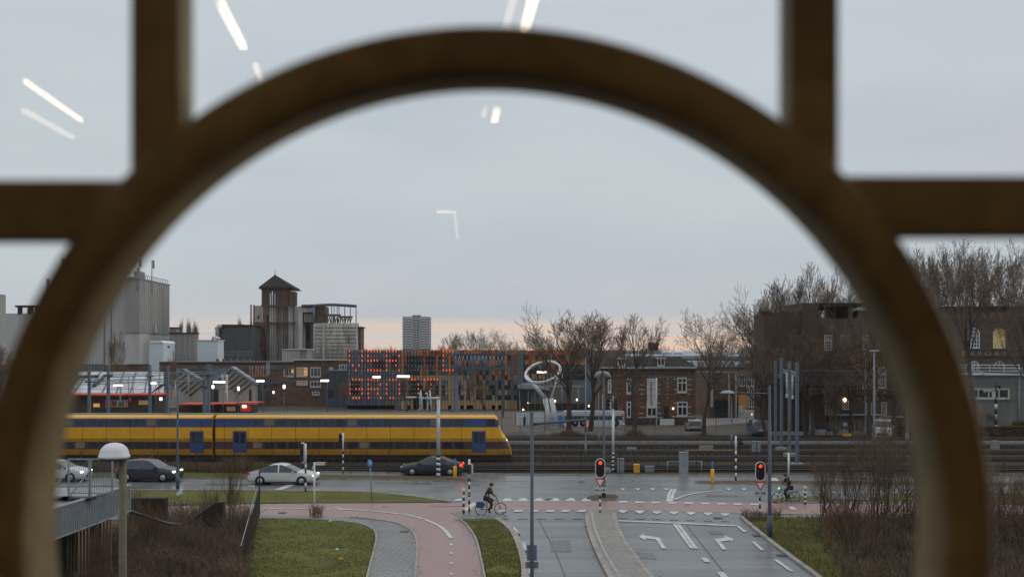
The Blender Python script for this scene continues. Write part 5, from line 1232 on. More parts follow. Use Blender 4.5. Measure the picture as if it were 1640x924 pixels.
# thick pale column with arm carrying signals, banded foot
p = base_pt(702, 766); Y = p.y; t = thing('signal_mast', 'thick pale column with banded foot and a short arm of upright signals', 'traffic light', p)
b = MB(); striped(b, p.x, Y, .02, topz(728, Y), .15, 9); b.tube([(p.x, Y, topz(728, Y)), (p.x, Y, topz(640, Y))], .15, M['offwhite'], 12, .12); b.build('post', t)
b = MB(); z = topz(637.5, Y); b.tube([(p.x + .12, Y, z), (p.x - 1.35, Y, z)], .09, M['offwhite'], 8); b.build('arm', t)
for (x, w) in ((675, .10), (689.5, .10)):
    b = MB(); xx = (x - CX) / F * Y; b.tube([(xx - .05, Y - .1, topz(625, Y)), (xx + .1, Y - .1, topz(660, Y))], .06, M['offwhite'], 6); b.build('signal_edge', t)
for x in (683, 671):
    xx = (x - CX) / F * Y; signal_head(None, xx, Y + .1, topz(643, Y), 1.35, .36, R(125), None, parent=t)
b = MB(); b.tube([((650 - CX) / F * Y, Y, topz(636, Y)), ((672 - CX) / F * Y, Y, topz(636, Y))], .06, M['offwhite'], 6); b.build('arm', t)
# short striped post beside, and small one right
for (px, yt, yb, lab) in ((742.5, 782, 822, 'short black and white post left of the signal pole by the cyclist'), (1289.5, 779, 808, 'short black and white post with an orange top under the bare branches')):
    p = base_pt(px, yb); t = thing('marker_post', lab, 'post', p); b = MB(); striped(b, p.x, p.y, .02, topz(yt, p.y), .07, 8); b.build('post', t)
    b = MB(); b.box(p.x - .10, p.x - .02, p.y - .09, p.y - .065, topz(yt + 9, p.y), topz(yt + 4, p.y), M['yellow']); b.build('push_button', t)
# white finger post
p = base_pt(503.5, 823); Y = p.y; t = thing('finger_post', 'slim white signpost with one arm tipped red at the edge of the cycle path', 'signpost', p)
b = MB(); b.tube([(p.x, Y, .02), (p.x, Y, topz(740, Y))], .05, M['white'], 8); b.build('post', t)
b = MB(); b.box(p.x + .06, p.x + .58, Y - .02, Y + .02, topz(744.5, Y), topz(739.5, Y), M['white']); b.box(p.x + .582, p.x + .70, Y - .02, Y + .02, topz(744.5, Y), topz(739.5, Y), M['led'] if False else M['red']); b.build('sign_arm', t)
b = MB(); b.box(p.x + .1, p.x + .5, Y - .026, Y - .021, topz(741.6, Y), topz(740.9, Y), M['red']); b.build('lettering', t)
b = MB(); b.box(p.x - .13, p.x - .06, Y - .04, Y + .0, topz(751, Y), topz(746, Y), M['offwhite']); b.build('small_sign', t)
# round blue sign
p = base_pt(592.5, 803); Y = p.y; t = thing('round_sign', 'round blue cycle sign on a thin grey pole in the grass verge', 'road sign', p)
b = MB(); b.tube([(p.x + .12, Y, .02), (p.x, Y, topz(737, Y))], .035, M['steel'], 8); b.build('post', t)
b = MB(); c = Vector((p.x, Y - .05, topz(742, Y))); r = 7.2 / F * Y; b.lathe(c, [(.01, -.012), (r*.62, -.012), (r*.62, .01)], M['blue'], 20, 'Y'); b.v = [(c.x + (v[0]-c.x)*1.0, v[1], c.z + (v[2]-c.z)*1.55) for v in b.v]; sg = b.build('sign_disc', t)
b = MB(); 
for k in (-.055, .07): b.lathe((c.x + k, Y - .066, c.z - .10), [(.055, -.003), (.055, .003), (.038, .003), (.038, -.003)], M['white'], 12, 'Y')
b.box(c.x - .05, c.x + .06, Y - .069, Y - .063, c.z - .06, c.z - .045, M['white']); b.box(c.x - .02, c.x + .02, Y - .069, Y - .063, c.z + .02, c.z + .17, M['white']); b.box(c.x + .03, c.x + .09, Y - .069, Y - .063, c.z + .0, c.z + .10, M['white']); b.build('pictogram', sg)
# yellow bollards with a small blue sign on top
for (px, yt, yb, lab) in ((728.5, 734, 768, 'yellow bollard topped by a small blue sign next to the thick striped column'), (1141, 739, 775, 'yellow bollard topped by a small blue sign on the narrow island beyond the crossing')):
    p = base_pt(px, yb); Y = p.y; t = thing('traffic_bollard', lab, 'bollard', p)
    b = MB(); b.lathe((p.x, Y, 0), [(.09, .02), (.10, .1), (.13, .14), (.13, topz(yt + 13, Y)), (.11, topz(yt + 12, Y)), (.04, topz(yt + 11.5, Y))], M['yellow'], 12); b.build('body', t)
    b = MB(); b.tube([(p.x + .02, Y, topz(yt + 12, Y)), (p.x + .02, Y, topz(yt, Y))], .035, M['steel'], 8); b.box(p.x - .09, p.x + .05, Y - .045, Y - .03, topz(yt + 9, Y), topz(yt + 1, Y), M['blue']); b.build('sign', t)
# lamp posts
def lamp_post(px, ytop, ybase, r, label, arm=None, head=None, heads=None, m=None, name='lamp_post', z0=0.02, Yf=None, r2=None):
    p = base_pt(px, ybase) if Yf is None else Vector(((px - CX) / F * Yf, Yf, .02)); Y = p.y; m = m or M['mast']
    t = thing(name, label, 'lamp post', p); b = MB(); b.tube([(p.x, Y, z0), (p.x, Y, 1.2), (p.x, Y, topz(ytop, Y))], [r*1.35, r*1.1, r2 or r*.7], m, 10)
    b.tube([(p.x, Y, z0), (p.x, Y, 1.15)], r * 1.5, m, 10); b.build('post', t)
    if arm:
        (xa, ya), (xb, yb) = arm; b = MB(); b.tube([W(xa, ya, Y), W(xb, yb, Y)], .045, m, 6); b.build('arm', t)
    for h in heads or ([head] if head else []):
        (hx, hy, hw) = h; c = W(hx, hy, Y); rr = hw / F * Y / 2
        b = MB(); b.lathe(c, [(rr, -.06), (rr, 0), (rr*.8, rr*.20), (rr*.4, rr*.32), (.02, rr*.36)], M['zinc'], 16); b.lathe(c - Vector((0, 0, .13)), [(rr*.2, 0), (rr*.9, .065)], M['steel_d'], 14); b.build('lamp_head', t)
    return t
lamp_post(852, 660, 980, .062, 'tall dark slim post with two sign backs beside the road in front', arm=((853, 679), (938, 672)), r2=.055, m=M['steel_d'])
t = [o for o in COL.objects if o.get('label', '').startswith('tall dark slim post')][0]; Y = t.location.y
b = MB(); b.tube([W(938, 671.5, Y), W(938, 692, Y)], .03, M['steel_d'], 6); b.build('hanging_rod', t)
b = MB(); s = Y / F; b.box((844 - CX)*s, (860 - CX)*s, Y + .10, Y + .14, topz(898, Y), topz(873, Y), M['blue']); b.box((845.3 - CX)*s, (858.7 - CX)*s, Y + .08, Y + .099, topz(897, Y), topz(874.3, Y), mat('sign_back', (.16, .17, .18), .5, .1, 2)); b.build('sign_back', t)
b = MB(); b.box((841 - CX)*s, (863 - CX)*s, Y + .10, Y + .14, topz(910.5, Y), topz(899.5, Y), M['offwhite']); b.box((842 - CX)*s, (862 - CX)*s, Y + .08, Y + .099, topz(909.7, Y), topz(900.3, Y), MATS['sign_back']); b.build('sign_back', t)
t = lamp_post(967, 596, 799, .085, 'dark lamp post with two small dish heads behind the red light on the island', m=M['steel_d'])
Y = t.location.y
for (x, dx) in ((957.5, -1), (972.5, 1)):
    b = MB(); c = W(x, 599.5, Y); d_ = Vector((dx * .25, -.1, -.2)); b.tube([c + d_ * -.9, c, c + d_ * .8], [.05, .16, .05], M['zinc'], 10); b.tube([W(966, 602, Y), c], .03, M['steel_d'], 6); b.build('lamp_head', t)
b = MB(); b.lathe(W(973, 753, Y) + Vector((0, -.12, 0)), [(.01, -.01), (.24, -.01), (.24, .01)], MATS['sign_back'], 16, 'Y'); b.build('sign_back', t)
lamp_post(1232.5, 617, 862, .085, 'tall slim dark post standing in the rough grass slope', arm=((1232, 630.5), (1178, 629)), m=M['steel_d'], name='tall_post')
lamp_post(284.5, 592, 784, .075, 'thin dark post left of the pale gabled sheds with its foot in the verge', m=M['steel_d'])
lamp_post(1171.5, 629, 711, .06, 'grey lamp post with a wide dish head beyond the tracks', head=(1165.5, 629, 24))
for (px, yt, yb, r, lab) in ((938, 572, 730, .06, 'pencil thin post between the ring sculpture and the first big tree'),
        (966.5 - 7.5, 630, 712, .04, 'very thin grey pole by the coach'), (833, 640, 690, .04, 'thin fence pole at the end of the white hoarding'), (1297.5, 617, 697, .09, 'grey post before the dark cigar works doorway'),
        (1364, 626, 693, .07, 'short grey lamp post by the works wall lamp'), (1386, 563, 700, .09, 'tall grey curved-top lamp post before the cigar works'), (1400, 562, 712, .12, 'tall pale mast with a flat cross head before the cigar works'), (1453, 600, 712, .12, 'grey mast almost hidden by the window ring')):
    lamp_post(px, yt, yb, r, lab, name='lamp_post' if yb < 699 else 'mast')
t = [o for o in COL.objects if o.get('label', '').startswith('tall pale mast with')][0]; Y = t.location.y
b = MB(); b.tube([W(1393, 562.5, Y), W(1407, 562, Y)], .12, M['zinc'], 6); b.build('cross_head', t)
# catenary steelwork
def steel_mast(b, px, ytop, Y, w, m, z0=.02):
    x = (px - CX) / F * Y; h = w / 2; zt_ = topz(ytop, Y)
    b.box(x - h, x + h, Y - .02, Y + .02, z0, zt_, m); b.box(x - h, x - h + .04, Y - .12, Y + .12, z0, zt_, m); b.box(x + h - .04, x + h, Y - .12, Y + .12, z0, zt_, m)
masts = [(268.5, 586, 735.5, 4.6, 'tall blue-grey steel mast standing over the dark crossover car'), (1242, 577, 712, 3.6, 'leftmost and shortest of the four blue-grey masts'), (1251.5, 573, 722, 4, 'second and tallest of the four blue-grey masts'),
         (1264.5, 578.5, 731, 4.4, 'third of the four blue-grey masts'), (1276.5, 580, 748, 4.6, 'nearest of the four blue-grey masts, standing closest to the road'),
         (1186.5 - 0, 700, 701, 1, None)]
for (px, yt, yb, w, lab) in masts[:5]:
    p = base_pt(px, yb); t = thing('catenary_mast', lab, 'mast', p, 'railway overhead line masts'); b = MB(); steel_mast(b, px, yt, p.y, w / F * p.y, M['mast']); b.build('mast', t)
    b = MB(); b.box(p.x - .45, p.x + .45, p.y - .45, p.y + .45, .014, .35, M['conc']); b.build('footing', t)
for (px, yt, Y, w, lab) in ((143, 594, 120, 4.2, 'grey platform mast nearest the window ring'), (173.5, 584, 124, 4.4, 'grey platform mast in front of the glass shed'), (240, 584.5, 130, 4.2, 'grey platform mast before the pale gabled tower'),
                            (327.5, 602, 128, 4.6, 'shorter grey mast before the shed gable'), (334, 583, 132, 5.2, 'broad grey mast beside the shorter one before the shed gable')):
    x = (px - CX) / F * Y; t = thing('catenary_mast', lab, 'mast', (x, Y, .02), 'railway overhead line masts'); b = MB(); steel_mast(b, px, yt, Y, w / F * Y, M['mast']); b.build('mast', t)
    b = MB(); b.box(x - .5, x + .5, Y - .2, Y + .2, topz(yt + 19, Y), topz(yt + 16, Y), M['steel_d']); b.build('bracket', t)
for (x0, y0, Y0, x1, y1, Y1, lab) in ((143, 613, 120, 328, 607, 128, 'long pale lower beam carrying the wires over the platforms'), (173, 602, 124, 340, 596.5, 132, 'long pale upper beam carrying the wires over the platforms'), (1239, 601, 126.5, 1252, 604, 104, 'short beam between the two left masts of the group'), (1250, 593, 104, 1278, 600.5, 82.5, 'lattice beam between the tall masts of the group')):
    t = thing('catenary_beam', lab, 'beam', (W(x0, y0, Y0) + W(x1, y1, Y1)) / 2, 'overhead line beams')
    a, c = W(x0, y0, Y0), W(x1, y1, Y1); b = MB()
    for dz_ in (-.16, .16):
        for dy_ in (-.15, .15): b.tube([a + Vector((0, dy_, dz_)), c + Vector((0, dy_, dz_))], .045, M['zinc'], 5)
    n = int((c - a).length / .5)
    for i in range(n):
        p0 = a + (c - a) * i / n; p1 = a + (c - a) * (i + 1) / n; s = 1 if i % 2 else -1; b.tube([p0 + Vector((0, -.15, .16*s)), p1 + Vector((0, -.15, -.16*s))], .03, M['zinc'], 4)
    b.box(min(a.x, c.x), max(a.x, c.x), 0, 0, 0, 0, M['zinc']) if False else None
    b.build('lattice', t)
    if abs(x1 - x0) < 40:
        for (xx, yy, L_) in (((x0+x1)/2 - 4, (y0+y1)/2, 34), ((x0+x1)/2 + 5, (y0+y1)/2, 36)):
            Yq = (Y0 + Y1) / 2; b = MB(); q = W(xx, yy, Yq); z1_ = q.z - L_ / F * Yq; b.tube([q, (q.x, q.y, z1_)], .09, M['offwhite'], 8); b.lathe((q.x, q.y, z1_ - .2), [(.05, -.2), (.16, -.1), (.08, 0), (.16, .1), (.05, .2)], M['offwhite'], 8); b.build('drop_tube', t)
    else:
        for xx in (192.5, 206, 213, 281, 302):
            Yq = Y0 + (Y1 - Y0) * (xx - x0) / (x1 - x0); q = W(xx, y0 + (y1 - y0) * (xx - x0) / (x1 - x0), Yq)
            if (xx in (192.5, 281)) == (y0 > 605): b = MB(); b.tube([q, (q.x, q.y, q.z - 34 / F * Yq)], .10, M['offwhite'], 8, .05); b.build('drop_tube', t)
# overhead wires
for i, (Y, y0, y1) in enumerate(((86.9, 640, 640), (93, 612, 612), (99.5, 668, 669), (80, 597, 596))):
    b = MB(); z = H - (y0 - HOR) / F * Y; z = 6.2 + i * .25; b.tube([(-75, Y, z), (75, Y, z)], .02, M['steel_d'], 4); b.tube([(-75, Y, z + 1.3), (-37, Y, z + .8), (0, Y, z + 1.3), (37, Y, z + .8), (75, Y, z + 1.3)], .02, M['steel_d'], 4)
    t_ = b.build('overhead_wire'); tag(t_, ['thin overhead wire above the train', 'thin overhead wire above the third track', 'thin overhead wire above the fourth track', 'thin overhead wire above the track nearest the road'][i], 'wire', 'overhead wires')
# gantry in front of the facade
Y = 150; t = thing('lattice_gantry', 'dark gantry with a row of slanting rods in front of the coloured facade', 'gantry', W(768, 655, Y))
b = MB(); b.pbox(726, 566, 812, 569.8, Y, 1, M['steel_d']); b.pbox(726, 587.5, 810, 592.5, Y, 1, M['steel_d']); b.build('beam', t)
b = MB()
for i in range(27): x = 728 + i * 3.1; s = 1 if i % 2 else -1; b.tube([W(x - 1.3*s, 570, Y - .05), W(x + 1.6*s, 587.5, Y - .05)], .06, M['zinc'], 4)
b.build('lattice_rod', t)
for x, w in ((730.5, 6), (805, 4.2)): b = MB(); xx = (x - CX) / F * Y; b.box(xx - w/F*Y/2, xx + w/F*Y/2, Y + 1.02, Y + 1.4, .02, topz(562, Y), M['mast'] if w > 5 else M['steel_d']); b.build('post', t)
# platform lamps: bright tubes on thin posts
for (px, py, Y, w, lab) in ((189, 616.5, 120, 14, 'bright platform tube light before the milky glass roof'), (246, 613.5, 124, 8, 'bright platform tube light beside the mast at the pale tower'), (351, 611.5, 112, 19, 'long warm platform tube light before the braced gable'), (417, 609.7, 118, 12, 'bright platform tube light beside the pale roof letters'),
        (520, 609.3, 118, 13, 'bright platform tube light before the blue-grey slatted hall'), (603, 603.3, 112, 12, 'small bright tube light under the red letters, left one'), (646, 602.3, 104, 20, 'long bright tube light under the red letters, right one'), (868, 595.7, 118, 16, 'bright tube light seen through the ring sculpture')):
    x = (px - CX) / F * Y; t = thing('platform_lamp', lab, 'lamp', (x, Y, .02), 'platform tube lights'); z = topz(py, Y)
    b = MB(); hw = w / F * Y / 2; b.box(x - hw, x + hw, Y - .08, Y + .08, z - .12, z + .10, M['lampw']); b.build('tube', t)
    b = MB(); b.tube([(x + hw*.6, Y + .12, .02), (x + hw*.6, Y + .12, z + .15)], .045, M['steel_d'], 5); b.box(x - hw, x + hw, Y - .09, Y + .13, z + .11, z + .16, M['steel_d']); b.build('post', t)
for (px, py, yb, Y, lab) in ((382, 622, 655, 120, 'small globe light on a dark post before the gable'), (455, 619, 655, 120, 'small globe light on a slim post before the brick works'), (438, 628, 640, 186, 'narrow upright light on the brick works wall'), (341, 619, 655, 122, 'tiny warm light left of the banner')):
    x = (px - CX) / F * Y; t = thing('globe_lamp', lab, 'lamp', (x, Y, .02)); z = topz(py, Y); b = MB(); b.lathe((x, Y, z), [(.02, -.26), (.14, -.2), (.15, .15), (.02, .24)], M['lampw'], 8); b.build('globe', t); b = MB(); b.tube([(x, Y, .02), (x, Y, z - .25)], .05, M['steel_d'], 5); b.build('post', t)
# ring sculpture
Y = 128; t = thing('ring_sculpture', 'white steel sculpture: a tilted open ring on a pinched pair of legs', 'sculpture', W(883, 692, Y))
c = W(869.5, 595.5, Y); a_ = 28 / F * Y; pts = []
for i in range(33):
    th = 2 * math.pi * i / 32; pts.append(c + Vector((a_ * math.cos(th), a_ * 1.0 * math.sin(th) * .9, a_ * math.sin(th) * .56 + a_ * math.cos(th) * .20)))
b = MB(); b.tube(pts, .17, M['white'], 8, cap=False); b.build('ring', t)
L0, L1 = pts[16], pts[0]
for (tp, k, ft) in ((L0 , W(873, 638, Y), W(882, 690, Y)), (L1, W(883, 638, Y), W(892, 690, Y))):
    b = MB(); ft.z = .02; b.tube([tp, k], [.22, .28] if tp is L0 else [.10, .14], M['white'], 8); b.tube([k, ft], .32, M['white'], 8, .36); b.build('leg', t)
b = MB(); b.pbox(881, 684.5, 894, 692, Y - .4, 1.0, M['offwhite']); b.build('foot', t)
# hoarding, street signs and crossing gear beyond the tracks
Y = 133; t = thing('white_hoarding', 'pale panel hoarding beside the ring sculpture', 'hoarding', W(865, 682, Y))
for (x0, x1) in ((827, 848), (850.5, 872), (874, 905)): b = MB(); b.pbox(x0, 661, x1, 681, Y, .15, M['box_w']); b.build('panel', t)
b = MB()
for x in (826, 849.2, 873, 905.5): b.pbox(x - .5, 660, x + .5, 683, Y + .05, .2, M['steel_d'])
b.build('post', t)
b = MB(); b.pbox(888, 665, 900.5, 671, Y - 1.2, .1, mat('bright_blue_sign', (.04, .25, .55), .5, .1, 2)); b.tube([W(894, 671, Y-1.1), Vector((W(894, 0, Y-1.1).x, Y - 1.1, 0))], .05, M['steel'], 5); tag(b.build('blue_sign'), 'small bright blue sign in front of the hoarding', 'sign')
b = MB(); q = W(840, 665, Y - 1.5); b.tube([Vector((q.x, q.y, .02)), q - Vector((0, 0, .9)), q - Vector((0, 0, .2))], [.12, .16, .2], M['black'], 8); b.lathe(q, [(.02, -.12), (.11, 0), (.02, .13)], M['black'], 8); tag(b.build('small_tree'), 'dark young conifer standing against the hoarding', 'plant')
t = thing('crossing_barrier', 'raised red and white level crossing boom on a grey box', 'barrier', W(998, 696, 124)); Y = 124
b = MB(); b.pbox(993, 680, 1002.5, 694, Y, .7, M['zinc']); b.tube([W(998, 694, Y+.3), Vector((W(998, 0, Y).x, Y + .3, 0))], .12, M['steel_d'], 6); b.build('box', t)
b = MB(); A, B_ = W(1000.5, 681, Y), W(995.5, 653.5, Y)
for i in range(6): b.tube([A + (B_ - A) * i / 6, A + (B_ - A) * (i + 1) / 6], .09, M['red'] if i % 2 else M['white'], 6)
b.build('boom', t)
t = thing('banner', 'tall white banner with orange letters on a white pole before the villa', 'banner', W(1051, 690, 126)); Y = 126
b = MB(); b.tube([Vector((W(1051.5, 0, Y).x, Y, .02)), W(1051.5, 605, Y)], .085, M['white'], 8); b.build('pole', t)
b = MB(); n = 8
for i in range(n):
    za, zb = 608 + 43.5 * i / n, 608 + 43.5 * (i + 1) / n; dy = .05 * math.sin(i * 1.3); dy2 = .05 * math.sin((i + 1) * 1.3)
    a1, a2, a3, a4 = W(1036, za, Y + dy), W(1051, za, Y), W(1051, zb, Y), W(1036.6, zb, Y + dy2); o_ = Vector((0, .03, 0)); b.add([a1, a2, a3, a4, a1+o_, a2+o_, a3+o_, a4+o_], [(0,1,2,3), (4,5,6,7), (0,3,7,4), (1,2,6,5)], M['box_w'])
b.build('cloth', t); b = MB()
for i in range(11): b.pbox(1041.5, 612 + i*3.4, 1045 - (i % 3) * .6, 614.3 + i*3.4, Y - .09, .03, mat('orange_letter', (.55, .18, .04), .6, .2, 3))
b.build('lettering', t)
t = thing('banner', 'white feather banner with a red strip before the braced gable', 'banner', W(364, 650, 158)); Y = 158
b = MB(); b.tube([Vector((W(364, 0, Y).x, Y, .02)), W(364, 599, Y)], .09, M['white'], 6); b.build('pole', t)
b = MB(); o = [W(x, y, Y) for x, y in ((354, 599.5), (364, 599.5), (364, 629), (360, 628), (355.5, 612))]; b.prism([(v.x, v.z) for v in o], Y - .05, Y - .01, M['box_w']); b.build('cloth', t); b = MB(); b.pbox(358, 601, 361, 626, Y - .08, .025, mat('pale_red_print', (.42, .18, .13), .6, .2, 2)); b.build('lettering', t)
# trackside boxes
def cab(px0, py0, px1, py1, label, m, cat='cabinet', name='trackside_cabinet', d=.5, legs=False, lid=True):
    Y = GY(py1, 0.02); t = thing(name, label, cat, W((px0+px1)/2, py1, Y)); b = MB(); b.pbox(px0, py0 + (1 if lid else 0), px1, py1, Y, d, m); b.build('body', t)
    if lid: b = MB(); a, c = W(px0 - .4, py0 - .2, Y), W(px1 + .4, py0 + .9, Y); b.box(a.x, c.x, Y - .03, Y + d + .03, c.z, a.z, m); b.build('lid', t)
    x = (W(px0, 0, Y).x + W(px1, 0, Y).x) / 2; z = W(0, (py0+py1)/2, Y).z; b = MB(); b.box(x + .06, x + .1, Y - .02, Y - .001, z - .06, z + .06, M['steel_d']); b.build('handle', t); return t
cab(1089, 724, 1102.5, 760.5, 'large grey electrical cabinet beside the fence and road', M['zinc'])
cab(989.5, 734.5, 999.5, 756.5, 'tall narrow pale grey cabinet next to the striped pale pole', M['zinc'])
cab(1016, 744, 1024.5, 756.5, 'small orange-yellow box on the ballast by the fence', M['yellow'])
cab(1034, 746.5, 1048, 756, 'low rounded grey box on short legs by the fence', M['zinc'])
cab(1005, 717, 1019, 723.5, 'low pale box with an upright vent in the middle of the tracks', M['zinc'])
cab(1206, 707, 1211, 727, 'left one of two narrow upright pale boxes among the tracks', M['zinc']); cab(1213, 707, 1218, 727, 'right one of two narrow upright pale boxes among the tracks', M['zinc'])
cab(1121, 714, 1142, 720.5, 'low dark grey box between the far tracks', M['conc']); cab(1590, 706, 1601, 719.5, 'pale concrete box on the verge before the hedge', M['conc'])
b = MB(); Y = 95; b.box(W(1097, 0, Y).x, W(1176, 0, Y).x, Y, Y + .3, topz(723.2, Y), topz(720.8, Y), M['yellow'])
for x in (1099, 1137, 1174): b.tube([(W(x, 0, Y).x, Y + .15, .02), (W(x, 0, Y).x, Y + .15, topz(722, Y))], .05, M['steel_d'], 5)
tag(b.build('yellow_rail'), 'long level yellow bar on posts between the tracks', 'barrier')
b = MB(); Y = GY(756, .02)
for x in (1069, 1123.5): b.tube([(W(x, 0, Y).x, Y, .02), (W(x, 0, Y).x, Y, topz(738, Y))], .04, M['zinc'], 6)
b.tube([(W(1069, 0, Y).x, Y, topz(738.5, Y)), (W(1123.5, 0, Y).x, Y, topz(738.5, Y))], .03, M['zinc'], 6); tag(b.build('hoop_barrier'), 'thin grey rail hoop on two legs in front of the grey cabinet', 'barrier')
for (x0, x1, lab) in ((1301, 1326, 'grey waste skip with a white panel'), (1343, 1363, 'grey waste skip with a red and white panel')):
    Y = 116; t = thing('skip', lab, 'skip', W((x0+x1)/2, 702, Y)); b = MB(); a, c = W(x0, 687.5, Y), W(x1, 702, Y); b.prism([(a.x, a.z), (c.x, a.z), (c.x - .25, .02), (a.x + .45, .02)], Y, Y + 1.8, M['mast']); b.build('body', t)
    b = MB(); b.box(a.x + (c.x-a.x)*.35, c.x - .15, Y - .03, Y - .002, a.z - .65, a.z - .15, M['offwhite']); b.build('panel', t)
    b = MB(); b.box(a.x + (c.x-a.x)*.62, c.x - .3, Y - .05, Y - .031, a.z - .58, a.z - .25, M['red'] if x0 > 1330 else M['steel_d']); b.build('lettering', t)
t = thing('timber_store', 'open timber sided store behind the white van and skips', 'shed', W(1390, 697, 116)); Y = 117.5 - .6
b = MB(); b.pbox(1328, 666, 1412, 697, Y - .2, .15, mat('grey_boards', (.13, .115, .10), .9, .3, 1.5, streak=5)); b.pbox(1412, 668.5, 1440, 697, Y + .2, .15, M['brick_h']); b.build('wall', t)
b = MB(); b.pbox(1327, 663.5, 1413, 665.5, Y - 1.2, 1.6, M['zinc']); b.pbox(1408, 667, 1449, 668.5, Y - 1.2, 2, M['conc']); b.build('roof', t)
b = MB()
for i in range(14): b.pbox(1330 + i * 6, 666, 1330.8 + i * 6, 697, Y - .26, .05, M['steel_d'])
b.build('slat', t); part_boxes(t, 'notice', [(1350.5, 676.5, 1357, 682)], Y - .32, .03, M['white'])
b = MB(); b.pbox(1350, 694, 1364, 696, 114, .3, M['yellow']); tag(b.build('yellow_barrier'), 'short yellow board lying before the timber store', 'barrier')
# fences
def mesh_fence(x0, x1, Y, h, step, label, m, y_off=0, wires=4, r=.03):
    t = thing('wire_fence', label, 'fence', ((x0+x1)/2, Y, .02)); x = x0
    posts = MB()
    n = int((x1 - x0) / step)
    for i in range(n + 1):
        b = MB(); x = x0 + i * step; b.box(x - r, x + r, Y - r, Y + r, .02, h, m); b.build('post', t)
    b = MB()
    for k in range(wires): z = .15 + (h - .25) * k / (wires - 1); b.box(x0, x1, Y - .006, Y + .006, z - .008, z + .008, m)
    xx = x0
    while xx < x1: b.box(xx - .004, xx + .004, Y - .003, Y + .003, .1, h - .08, m); xx += .30
    b.build('mesh_wire', t)
green = mat('fence_green', (.020, .032, .024), .6, .2, 3)
mesh_fence(-36, 42, 76.6, 1.75, 2.95, 'dark mesh fence along the road edge with evenly spaced posts', green)
mesh_fence(-30, 44, 117.5, 2.0, 3.6, 'low dark fence between the far track and the car park', green, wires=3)
mesh_fence(2, 40, 127, 1.9, 5.2, 'thin grey fence across the car park', M['mast'], wires=3, r=.025)
b = MB(); Y = 78.6
# hedge right
def leafy_box(name, label, cat, x0, x1, y0, y1, z0, z1, n, m, size=.12, seed=1, m2=None):
    rnd = random.Random(seed); b = MB(); b.box(x0 + .1, x1 - .1, y0 + .1, y1 - .1, z0, z1 - .12, m2 or m)
    for i in range(n):
        c = Vector((rnd.uniform(x0, x1), rnd.choice([y0, y0 + .1, rnd.uniform(y0, y1)]), rnd.uniform(z0, z1))); c.z = z1 - abs(rnd.gauss(0, .06)) if rnd.random() < .4 else c.z
        u = Vector((rnd.gauss(0, 1), rnd.gauss(0, 1), rnd.gauss(0, 1))).normalized(); v = u.orthogonal().normalized(); s = size * rnd.uniform(.5, 1.3)
        b.add([c - u*s, c + v*s*.5, c + u*s, c - v*s*.5], [(0, 1, 2, 3)], m)
    o = b.build(name, recalc=False); tag(o, label, cat); return o
hm = mat('hedge_brown', (.085, .045, .022), .95, .4, 1.5); leafy_box('hedge', 'long clipped brown beech hedge before the grey signal house', 'hedge', 42, 66, 113.3, 114.6, .02, 1.15, 5000, hm, .16, 3)
leafy_box('shrub', 'low green shrub against the grey signal house wall', 'shrub', 58.2, 66, 115.0, 116.6, .02, 1.6, 1800, grass_m, .16, 5)
p = base_pt(1595, 697); t = thing('marker_post', 'black and white banded signal post before the grey signal house', 'post', Vector((p.x, 114.9, .02)))
b = MB(); Y = 114.9; x = (1595 - CX) / F * Y; striped(b, x, Y, .02, topz(638, Y), .16, 7); b.build('post', t); b = MB(); b.box(x - .05, x + .05, Y - .04, Y + .04, topz(637, Y), topz(612, Y), M['black']); b.box(x - .45, x - .1, Y - .1, Y + .1, topz(637, Y), topz(626, Y), M['offwhite']); b.tube([(x - .1, Y, topz(620, Y)), (x + .3, Y, topz(617, Y)), (x + .5, Y, topz(622, Y))], .12, M['black'], 6); b.build('signal_head', t)
# ================================================================ NEAR STRUCTURES, LOWER LEFT
# domed street lamp
Y = 21; t = thing('domed_street_lamp', 'street lamp with a white half dome shade, close up on the lower left', 'street lamp', (W(196.5, 0, Y).x, Y, .02))
c = W(183, 731.5, Y); r = 23.5 / F * Y; b = MB(); b.lathe(c, [(r, -.02), (r*1.03, 0), (r*1.03, .03), (r*.97, .05), (r*.93, .12), (r*.80, .20), (r*.55, .265), (r*.25, .295), (.01, .30)], mat('frosted_dome', (.55, .56, .57), .4, .06, 3), 28); b.build('dome_shade', t)
b = MB(); b.lathe(c - Vector((0, 0, .06)), [(r*.9, 0), (r*.95, .04)], M['steel_d'], 24); b.build('rim', t)
b = MB(); x = W(196.8, 0, Y).x; b.tube([(x, Y, .02), (x, Y, c.z - .03)], .088, mat('olive_post', (.105, .092, .055), .6, .2, 3), 12, .075); b.build('post', t)
# raised deck with ribbed edge
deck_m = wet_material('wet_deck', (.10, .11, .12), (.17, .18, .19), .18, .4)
t = thing('raised_deck', 'raised flat deck with a grey ribbed metal edge, dark space beneath', 'canopy', (-19, 36, .02))
xe0, xe1 = W(40, 0, 33).x, W(208, 0, 41.5).x; zt0 = topz(777, 41.5); A, B_ = Vector((xe0, 33.0, 0)), Vector((xe1, 41.5, 0)); zb = zt0 - 1.02
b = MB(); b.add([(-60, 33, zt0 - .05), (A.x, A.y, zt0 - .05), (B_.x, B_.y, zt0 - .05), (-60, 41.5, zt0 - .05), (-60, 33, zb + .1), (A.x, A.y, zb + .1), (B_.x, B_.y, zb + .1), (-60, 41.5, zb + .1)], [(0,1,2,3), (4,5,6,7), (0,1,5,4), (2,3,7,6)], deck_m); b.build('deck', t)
ribm = mat('ribbed_sheet', (.20, .225, .25), .5, .15, 2, metal=.2); b = MB(); d = (B_ - A); n = 60; ou = Vector((d.y, -d.x, 0)).normalized()
